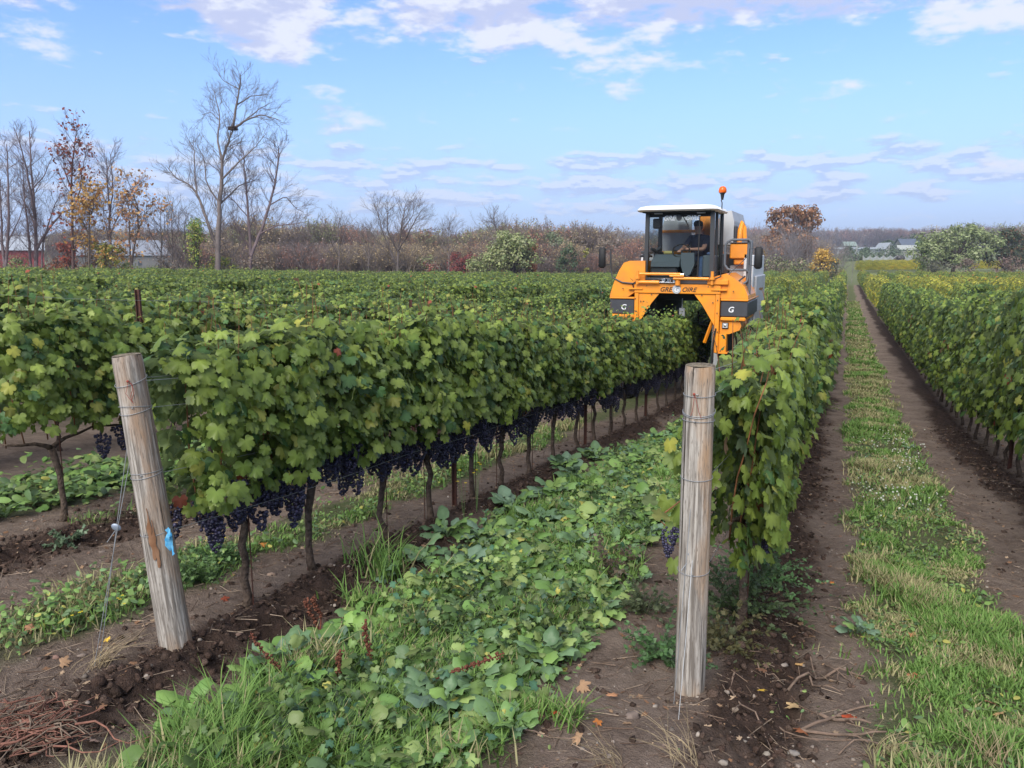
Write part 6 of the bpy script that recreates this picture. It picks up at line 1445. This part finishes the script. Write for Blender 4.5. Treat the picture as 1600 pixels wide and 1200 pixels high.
part(MB().box(X0, X1, YF - .01, YB, 2.46, 2.52, .01), 'cab_sill', M_FR)
def pane(V, nm='window_pane'): part(MB().add(V, [(0, 1, 2, 3)]), nm, M_GLASS)
pane([(X0 + .04, YF + .035, Z0 + .02), (X1 - .04, YF + .035, Z0 + .02), (X1 - .06, YF + .012, 3.72), (X0 + .06, YF + .012, 3.72)], 'windscreen')
pane([(X1 - .005, YF + .06, Z0 + .02), (X1 - .005, YF + .50, Z0 + .02), (X1 - .015, YF + .46, 3.80), (X1 - .015, YF + .06, 3.80)]); pane([(X1 - .005, YF + .58, Z0 + .02), (X1 - .005, YB - .05, Z0 + .02), (X1 - .015, YB - .05, 3.80), (X1 - .015, YF + .54, 3.80)])
pane([(X0, YF + .06, Z0 + .02), (X0, YB - .05, Z0 + .02), (X0, YB - .05, 3.80), (X0, YF + .06, 3.80)]); pane([(X0 + .05, YB - .02, 2.76), (X1 - .05, YB - .02, 2.76), (X1 - .05, YB - .02, 3.80), (X0 + .05, YB - .02, 3.80)])
# rear window surround with slanted lower corners
for s in (-1, 1):
    cx = (X0 + X1) / 2; part(MB().prism([(cx + s * .66, 2.74), (cx + s * .30, 2.74), (cx + s * .38, 2.80), (cx + s * .58, 3.05), (cx + s * .60, 3.78), (cx + s * .66, 3.78)], 1, YB - .10, YB - .05), 'rear_window_frame', M_FR)
# roof
ro = MB(); rings = [(-.82, .72, -.12, 1.46, 3.825), (-.84, .74, -.15, 1.48, 3.855), (-.79, .69, -.09, 1.43, 3.915), (-.70, .60, .0, 1.32, 3.94)]
V = []; F = []
for (a, c, y0, y1, z) in rings:
    q = .12; V += [(a + q, y0, z), (c - q, y0, z), (c, y0 + q, z), (c, y1 - q, z), (c - q, y1, z), (a + q, y1, z), (a, y1 - q, z), (a, y0 + q, z)]
for j in range(3):
    for i in range(8): F.append((j * 8 + i, j * 8 + (i + 1) % 8, (j + 1) * 8 + (i + 1) % 8, (j + 1) * 8 + i))
F += [tuple(range(7, -1, -1)), tuple(range(24, 32))]; part(ro.add(V, F), 'cab_roof', M_WH, smooth=True, angle=50)
part(MB().box(-.72, .62, -.06, 1.36, 3.80, 3.822), 'roof_lining', M_BK)
for x in (-.42, .42): part(MB().box(x - .08, x + .08, .0, .05, 3.775, 3.80, .005), 'work_light', M_GY)
text('GRE', -.22, 3.655, .125, M_LETW, 'windscreen_lettering', y=YF - .012, w=1.02); text('OIRE', .235, 3.655, .125, M_LETW, 'windscreen_lettering', y=YF - .012, w=1.02)
part(MB().tube([(-.02, YF - .01, 3.70), (-.02, YF - .004, 3.70)], .055, 16), 'windscreen_badge', M_FR)
part(MB().tube([(.03, YF - .02, 3.78), (.10, YF - .03, 3.66), (.17, YF - .015, 3.54)], .008, 6).tube([(.12, YF - .02, 3.66), (.20, YF - .02, 3.44)], .006, 6), 'wiper', M_BK)
part(MB().box(.375, .395, YF - .02, YF - .008, 2.56, 3.72), 'windscreen_strip', M_BK)
# interior
part(MB().box(-.60, -.05, .22, .75, 2.52, 2.86, .03), 'console', M_INT); part(MB().add([(-.58, .18, 2.84), (.0, .18, 2.84), (-.0, .40, 2.99), (-.54, .40, 2.99), (-.58, .18, 2.74), (.0, .18, 2.74), (0, .40, 2.88), (-.54, .40, 2.88)], [(0, 1, 2, 3), (4, 5, 1, 0), (1, 5, 6, 2), (0, 3, 7, 4), (7, 6, 5, 4), (3, 2, 6, 7)]), 'dashboard', M_CONS)
part(MB().prism([(.02, 3.02), (.28, 3.02), (.29, 2.78), (.22, 2.60), (.15, 2.55), (.08, 2.60), (.02, 2.78)], 1, .20, .36), 'steering_column_cover', M_CONS)
part(MB().box(.44, .66, .25, .9, 2.54, 2.97, .02), 'side_console', M_CONS); part(MB().ball((.56, .4, 3.0), (.07, .06, .035), 8, 6), 'cloth', mat('blue_cloth', (.10, .16, .30), .8, var=.4, vscale=30))
part(MB().box(-.40, -.20, .5, .6, 2.99, 3.06, .02), 'yellow_cloth', mat('yellow_cloth', (.42, .36, .12), .8)); part(MB().box(-.56, -.40, .06 + YF, .20 + YF, 3.50, 3.70, .02), 'monitor', M_BK)
for a in ([(-.62, .35, 3.10), (-.5, .6, 3.02), (-.36, .7, 2.98)], [(-.60, .5, 2.7), (-.56, .5, 3.05), (-.45, .5, 3.12)]): part(MB().tube(a, .035, 8), 'lever_cluster', M_INT, smooth=True)
wheel_pts = [(-.02 + .17 * math.cos(t), .40 + .07 * math.sin(t) , 3.06 + .13 * math.sin(t)) for t in np.linspace(0, 6.2832, 25)]
part(MB().tube(wheel_pts, .014, 7, False).tube([(-.02, .40, 3.06), (.06, .32, 2.94)], .02, 7).tube([(-.18, .40, 3.06), (.14, .40, 3.06)], .010, 6), 'steering_wheel', M_BK, smooth=True)
part(MB().box(.06, .50, .66, 1.06, 2.72, 2.84, .05).box(.07, .49, 1.00, 1.12, 2.83, 3.30, .05), 'driver_seat', M_BK, smooth=True); part(MB().box(.1, .46, .72, .98, 2.522, 2.72), 'seat_base', M_INT)
for x in (-.13, .52): part(MB().tube([(x, 1.36, 2.76), (x, 1.36, 2.98)], .012, 6).box(x - .05, x + .05, 1.33, 1.39, 2.98, 3.01, .01), 'rear_lever', M_BK)
# mirrors on arms
for s in (-1, 1):
    mx = s * 1.56 if s < 0 else 1.53; mr_ = empty('mirror'); mr_.parent = HV; mr_.location = (mx, .0, 2.92)
    MB().box(-.075, .075, -.03, .05, -.21, .21, .035).obj('mirror_housing', M_BK, mr_, smooth=True, angle=50); MB().box(-.055, .055, .052, .056, -.18, .18).obj('mirror_glass', M_CH, mr_)
    MB().tube([(-s * .06, .02, .17), (-s * .17, .02, .17), (-s * .17, .04, -.13), (-s * .06, .02, -.15)], .010, 6).obj('mirror_arm', M_FR, mr_, smooth=True)
part(MB().tube([(-1.38, .02, 3.06), (-1.37, .02, 2.70), (-1.34, .02, 2.52), (-1.12, .0, 2.42), (-.84, -.02, 2.40)], .016, 8).tube([(-1.30, .05, 2.80), (-.90, .02, 2.46)], .006, 5), 'mirror_bracket', M_FR, smooth=True)
part(MB().tube([(1.26, .35, 2.56), (1.14, .1, 2.44), (.80, .0, 2.40)], .016, 8).tube([(1.3, .3, 2.95), (.84, .0, 2.44)], .007, 5), 'mirror_bracket', M_FR, smooth=True)
# handrail and steps at the right of the cab
hr = MB(); hr.tube([(.86, .36, 2.78), (.86, .36, 3.16), (.90, .36, 3.23), (.98, .36, 3.27), (1.30, .36, 3.27), (1.35, .36, 3.22), (1.35, .36, 2.2)], .024, 10); hr.tube([(.86, .36, 2.78), (.92, .36, 2.70), (1.0, .36, 2.68), (1.28, .36, 2.68), (1.33, .36, 2.64), (1.30, .36, 2.46), (1.16, .3, 2.36)], .024, 10)
part(hr, 'handrail', M_TUBE, smooth=True); part(MB().box(1.27, 1.37, .40, .46, 2.1, 3.26, .01), 'rail_post', M_TUBE)
part(MB().box(.74, .80, .70, 1.3, 2.6, 3.0, .02), 'ladder_side', M_FR)
# tool box, tanks, bins and rear body
part(MB().box(.84, 1.20, 1.15, 1.75, 2.90, 3.21, .02), 'tool_box', M_OR); part(MB().box(.82, 1.21, 1.13, 1.76, 3.211, 3.235, .01), 'tool_box_lid', M_DK); part(MB().box(.92, 1.20, 1.2, 1.7, 2.78, 2.895, .02), 'tool_box_tray', M_OR)
part(MB().box(.82, 1.18, 1.4, 2.2, 2.52, 2.76, .02), 'rear_deck_panel', M_LG); part(MB().prism([(.88, 2.40), (1.28, 2.40), (1.28, 2.52), (.88, 2.52)], 1, 1.0, 1.9), 'rear_deck', M_OR)
part(MB().prism([(.52, 3.20), (.52, 3.92), (.74, 3.92), (.80, 3.70), (.80, 3.20)], 1, 1.9, 3.9), 'grape_bin', M_GY)
part(MB().tube([(.93, 1.9, 3.05), (.93, 1.9, 3.3), (.93, 1.95, 3.5), (.96, 2.0, 3.66), (1.0, 2.02, 3.55), (1.02, 2.02, 3.3)], .055, 10), 'discharge_arm', M_OR, smooth=True); part(MB().box(.80, .87, 1.9, 2.1, 3.1, 3.60, .02), 'arm_guard', M_DK)
for s in (-1, 1):
    x0, x1 = sorted((s * .08, s * (.78 if s < 0 else .50))); part(MB().prism([(x0 + .0, 3.05), (x1, 3.05), (x1, 3.75), (x0 + .04, 3.88), (x0, 3.88)] if s > 0 else [(x0, 3.05), (x1, 3.05), (x1, 3.88), (x0 + .12, 3.82), (x0 + .02, 3.4)], 1, 1.75, 1.85), 'rear_panel', M_GY if s < 0 else M_OR2)
part(MB().box(-.80, .62, 1.72, 1.86, 2.72, 3.06, .02), 'rear_crosspiece', M_OR2); part(MB().box(-.74, .55, 1.66, 1.72, 3.46, 3.52, .01), 'rear_rail_orange', M_OR2)
part(MB().ball((.33, 1.75, 3.52), (.17, .14, .30), 14, 10), 'rear_fan_housing', M_OR2, smooth=True); part(MB().tube([(-.02, 1.6, 2.95), (.10, 1.62, 3.45), (.12, 1.62, 3.6)], .06, 8), 'rear_duct', M_OR2, smooth=True); part(MB().box(-.36, -.12, 1.66, 1.70, 3.62, 3.70, .01), 'bin_label', M_LG)
part(MB().prism([(-1.28, 2.55), (-.70, 2.55), (-.70, 3.02), (-1.22, 3.02)], 1, 2.0, 4.2), 'left_bin', M_LG); part(MB().box(-1.24, -.70, 1.96, 4.2, 3.02, 3.07, .01), 'bin_rim', M_FR)
part(MB().tube([(-1.02, 1.6, 2.84), (-1.02, 1.6, 2.93)], .07, 14).tube([(-1.02, 1.6, 2.93), (-1.02, 1.6, 2.96), (-1.02, 1.6, 3.01)], [.14, .14, .06], 16), 'intake_cap', M_BK, smooth=True)
part(MB().box(1.20, 1.32, 1.2, 3.4, 1.5, 2.98, .02), 'right_side_panel', M_LG); part(MB().box(1.321, 1.38, 1.4, 3.2, 1.5, 2.55, .02), 'right_side_skirt', M_GY); part(MB().box(1.13, 1.195, 1.15, 1.30, 1.6, 3.0, .01), 'right_side_post', M_LG)
part(MB().box(-1.58, -1.42, 1.4, 3.8, 1.5, 2.5, .02), 'left_side_panel', M_GY)
part(MB().box(-.86, .86, 3.4, 3.6, 2.0, 3.0, .02), 'rear_frame', M_DIM); 
# tunnel: dark picking head, green curtain, grey wall, orange strut
part(MB().box(-.75, -.50, .35, 3.2, .45, 2.18, .02), 'picking_head_side', M_DIM); part(MB().box(.58, .75, 1.5, 3.2, .45, 2.18, .02), 'picking_head_side', M_DIM); part(MB().box(-.50, .58, .5, 3.2, 2.05, 2.18, .02), 'tunnel_roof', M_DIM)
part(MB().box(.50, .57, 1.35, 2.4, .35, 1.75, .01), 'green_curtain', M_GREEN); part(MB().box(.575, .63, .95, 1.45, .30, 1.98, .005), 'tunnel_post', M_GY); part(MB().box(.64, .755, .75, .80, .35, 1.85, .005), 'grey_tunnel_wall', M_LG); part(MB().box(.575, .755, .72, .75, .28, .38, .005), 'wall_foot', M_OR)
a, c = Vector((.745, .10, 1.80)), Vector((.56, .14, 1.24)); part(MB().tube([a, c], .032, 4), 'diagonal_strut', M_OR)
part(MB().box(.60, .625, .93, .95, .35, 1.9), 'wall_edge', M_OR2); part(MB().box(-.03, .09, .45, .49, 1.72, 1.90, .01), 'sensor_box', M_GY); part(MB().tube([(.03, .47, 1.90), (.03, .47, 2.1)], .010, 6), 'sensor_rod', M_GY)
rods = MB()
for s in (-1, 1):
    for k in range(7): z = .7 + k * .17; rods.tube([(s * .50, .6, z), (s * .28, 1.1, z - .02), (s * .22, 2.2, z - .03), (s * .45, 2.9, z)], .012, 6)
part(rods, 'picking_rods', M_BK, smooth=True)['kind'] = 'stuff'
# beacon
bc = empty('beacon'); bc.parent = HV; bc.location = (.72, .62, 3.84)
MB().tube([(0, 0, -.02), (0, 0, .16), (-.02, 0, .22)], .011, 8).obj('beacon_stalk', M_FR, bc, smooth=True); MB().tube([(0, 0, .22), (0, 0, .33), (0, 0, .36)], [.022, .04, .065], 12).obj('beacon_base', M_BK, bc, smooth=True)
MB().tube([(0, 0, .36), (0, 0, .37), (0, 0, .43), (0, 0, .47), (0, 0, .485)], [.07, .078, .076, .055, .02], 16).obj('beacon_lens', M_AMB, bc, smooth=True)
# bolts and rivets as small proud heads
bt = MB()
for x, z in ((-.83, 2.10), (-.83, 1.85), (.81, 2.10), (.81, 1.85), (-.6, 2.36), (.62, 2.36), (-.82, 2.30), (.82, 2.28), (1.10, 2.28), (-1.1, 2.3), (.83, 1.48), (.83, 1.2), (-.72, 2.05), (.72, 2.05), (-.5, 2.19), (.5, 2.19)): bt.tube([(x, -.04, z), (x, -.028 + .03, z)], .011, 6)
part(bt, 'bolts', M_DK)['kind'] = 'stuff'

# ---------------------------------------------------------------- the driver
M_SKIN = mat('skin', (.42, .22, .15), .55); M_SHIRT = mat('navy_shirt', (.018, .020, .040), .85, var=.3, vscale=14); M_JEAN = mat('denim', (.045, .085, .17), .85, var=.3, vscale=18); M_HAIR = mat('dark_cap', (.010, .010, .011), .7)
DR = empty('person', (HX + .27, HY + .86, HZO + 2.83)); tag(DR, 'person in a navy T-shirt, jeans and dark cap driving, seated in the cab', 'person')
J = {}; pts = [('pel', (0, 0, .08), .155, None), ('waist', (0, -.01, .24), .150, 'pel'), ('chest', (-.01, -.04, .42), .165, 'waist'), ('neckb', (-.01, -.05, .535), .085, 'chest'), ('neck', (-.02, -.07, .60), .055, 'neckb'), ('jaw', (-.035, -.10, .665), .070, 'neck'), ('head', (-.035, -.09, .735), .092, 'jaw'), ('crown', (-.03, -.08, .79), .070, 'head'),
    ('shR', (-.18, -.05, .49), .075, 'chest'), ('elR', (-.27, -.22, .30), .048, 'shR'), ('wrR', (-.32, -.44, .22), .030, 'elR'), ('haR', (-.31, -.50, .22), .034, 'wrR'),
    ('shL', (.17, -.05, .49), .075, 'chest'), ('elL', (.12, -.27, .26), .048, 'shL'), ('wrL', (-.10, -.40, .26), .030, 'elL'), ('haL', (-.17, -.42, .27), .034, 'wrL'),
    ('hipR', (-.10, -.04, .04), .105, 'pel'), ('knR', (-.13, -.46, .06), .068, 'hipR'), ('anR', (-.12, -.56, -.34), .045, 'knR'), ('toR', (-.12, -.68, -.39), .038, 'anR'),
    ('hipL', (.10, -.04, .04), .105, 'pel'), ('knL', (.14, -.46, .05), .068, 'hipL'), ('anL', (.13, -.54, -.34), .045, 'knL'), ('toL', (.13, -.66, -.39), .038, 'anL')]
for i, (k, *_r) in enumerate(pts): J[k] = i
me = bpy.data.meshes.new('body'); me.from_pydata([p[1] for p in pts], [(J[p[3]], i) for i, p in enumerate(pts) if p[3]], []); body = link('body', me, DR)
sk = body.modifiers.new('skin', 'SKIN'); sk.use_smooth_shade = True
for i, p in enumerate(pts): me.skin_vertices[0].data[i].radius = (p[2], p[2] * (.72 if p[0] in ('chest', 'waist', 'pel') else 1.0))
me.skin_vertices[0].data[0].use_root = True
body.modifiers.new('sub', 'SUBSURF').levels = 2; body.modifiers['sub'].render_levels = 2
for m in (M_SHIRT, M_JEAN, M_SKIN): me.materials.append(m)
dg = bpy.context.evaluated_depsgraph_get(); dg.update(); bm_ = bpy.data.meshes.new_from_object(body.evaluated_get(dg)); body.modifiers.clear(); body.data = bm_; bm_.materials.clear()
for m in (M_SHIRT, M_JEAN, M_SKIN): bm_.materials.append(m)
for p in bm_.polygons:
    x, y, z = p.center; p.use_smooth = True
    if z > .57 or (y < -.20 and z > .17 and (x < -.02 or y < -.22) and z < .36): p.material_index = 2
    elif z < .12 : p.material_index = 1
    else: p.material_index = 0
cp = MB().ball((-.03, -.085, .775), (.100, .108, .075), 14, 8).box(-.10, .03, -.26, -.14, .765, .780, .006); cp.obj('cap', M_HAIR, DR, smooth=True); MB().ball((-.025, -.055, .72), (.092, .085, .08), 12, 8).obj('hair', M_HAIR, DR, smooth=True)
fc = MB().ball((-.075, -.185, .715), (.014, .016, .018), 8, 6); fc.obj('nose', M_SKIN, DR, smooth=True)
for s in (-1, 1): MB().ball((-.06 + s * .032, -.172, .735), (.011, .008, .007), 8, 6).obj('eye', M_HAIR, DR, smooth=True)
MB().box(-.095, -.05, -.178, -.168, .672, .680, .002).obj('mouth', mat('lips', (.25, .10, .08), .6), DR); MB().ball((.062, -.085, .72), (.012, .022, .03), 8, 6).obj('ear', M_SKIN, DR, smooth=True)
# five bent fingers on each hand, closed on the steering wheel
for (hx, hy, hz_), sg in (((-.31, -.50, .22), 1), ((-.17, -.42, .27), -1)):
    for k in range(4):
        y = hy - .01; x = hx + sg * (-.022 + .015 * k); L = (.030, .034, .032, .025)[k]; MB().tube([(x, y, hz_), (x, y - L, hz_ + .012), (x, y - L - .014, hz_ - .012), (x, y - L + .004, hz_ - .030)], [.010, .009, .008, .006], 7).obj('finger', M_SKIN, DR, smooth=True)
    MB().tube([(hx + sg * -.02, hy + .02, hz_), (hx - sg * .045, hy - .005, hz_ - .008), (hx - sg * .045, hy - .030, hz_ - .012)], [.012, .010, .007], 7).obj('thumb', M_SKIN, DR, smooth=True)

# ================================================================ HAZE
hm = bpy.data.materials.new('haze'); hm.use_nodes = True; N = hm.node_tree.nodes; N.remove(N['Principled BSDF']); pv = N.new('ShaderNodeVolumePrincipled'); pv.inputs['Color'].default_value = (.72, .82, 1.0, 1); pv.inputs['Density'].default_value = .00035; pv.inputs['Anisotropy'].default_value = .2
hm.node_tree.links.new(pv.outputs[0], N['Material Output'].inputs['Volume'])
tag(link('haze', MB().box(-6100, 6100, -100, 8100, -12, 90).mesh('haze', hm)), kind='stuff')
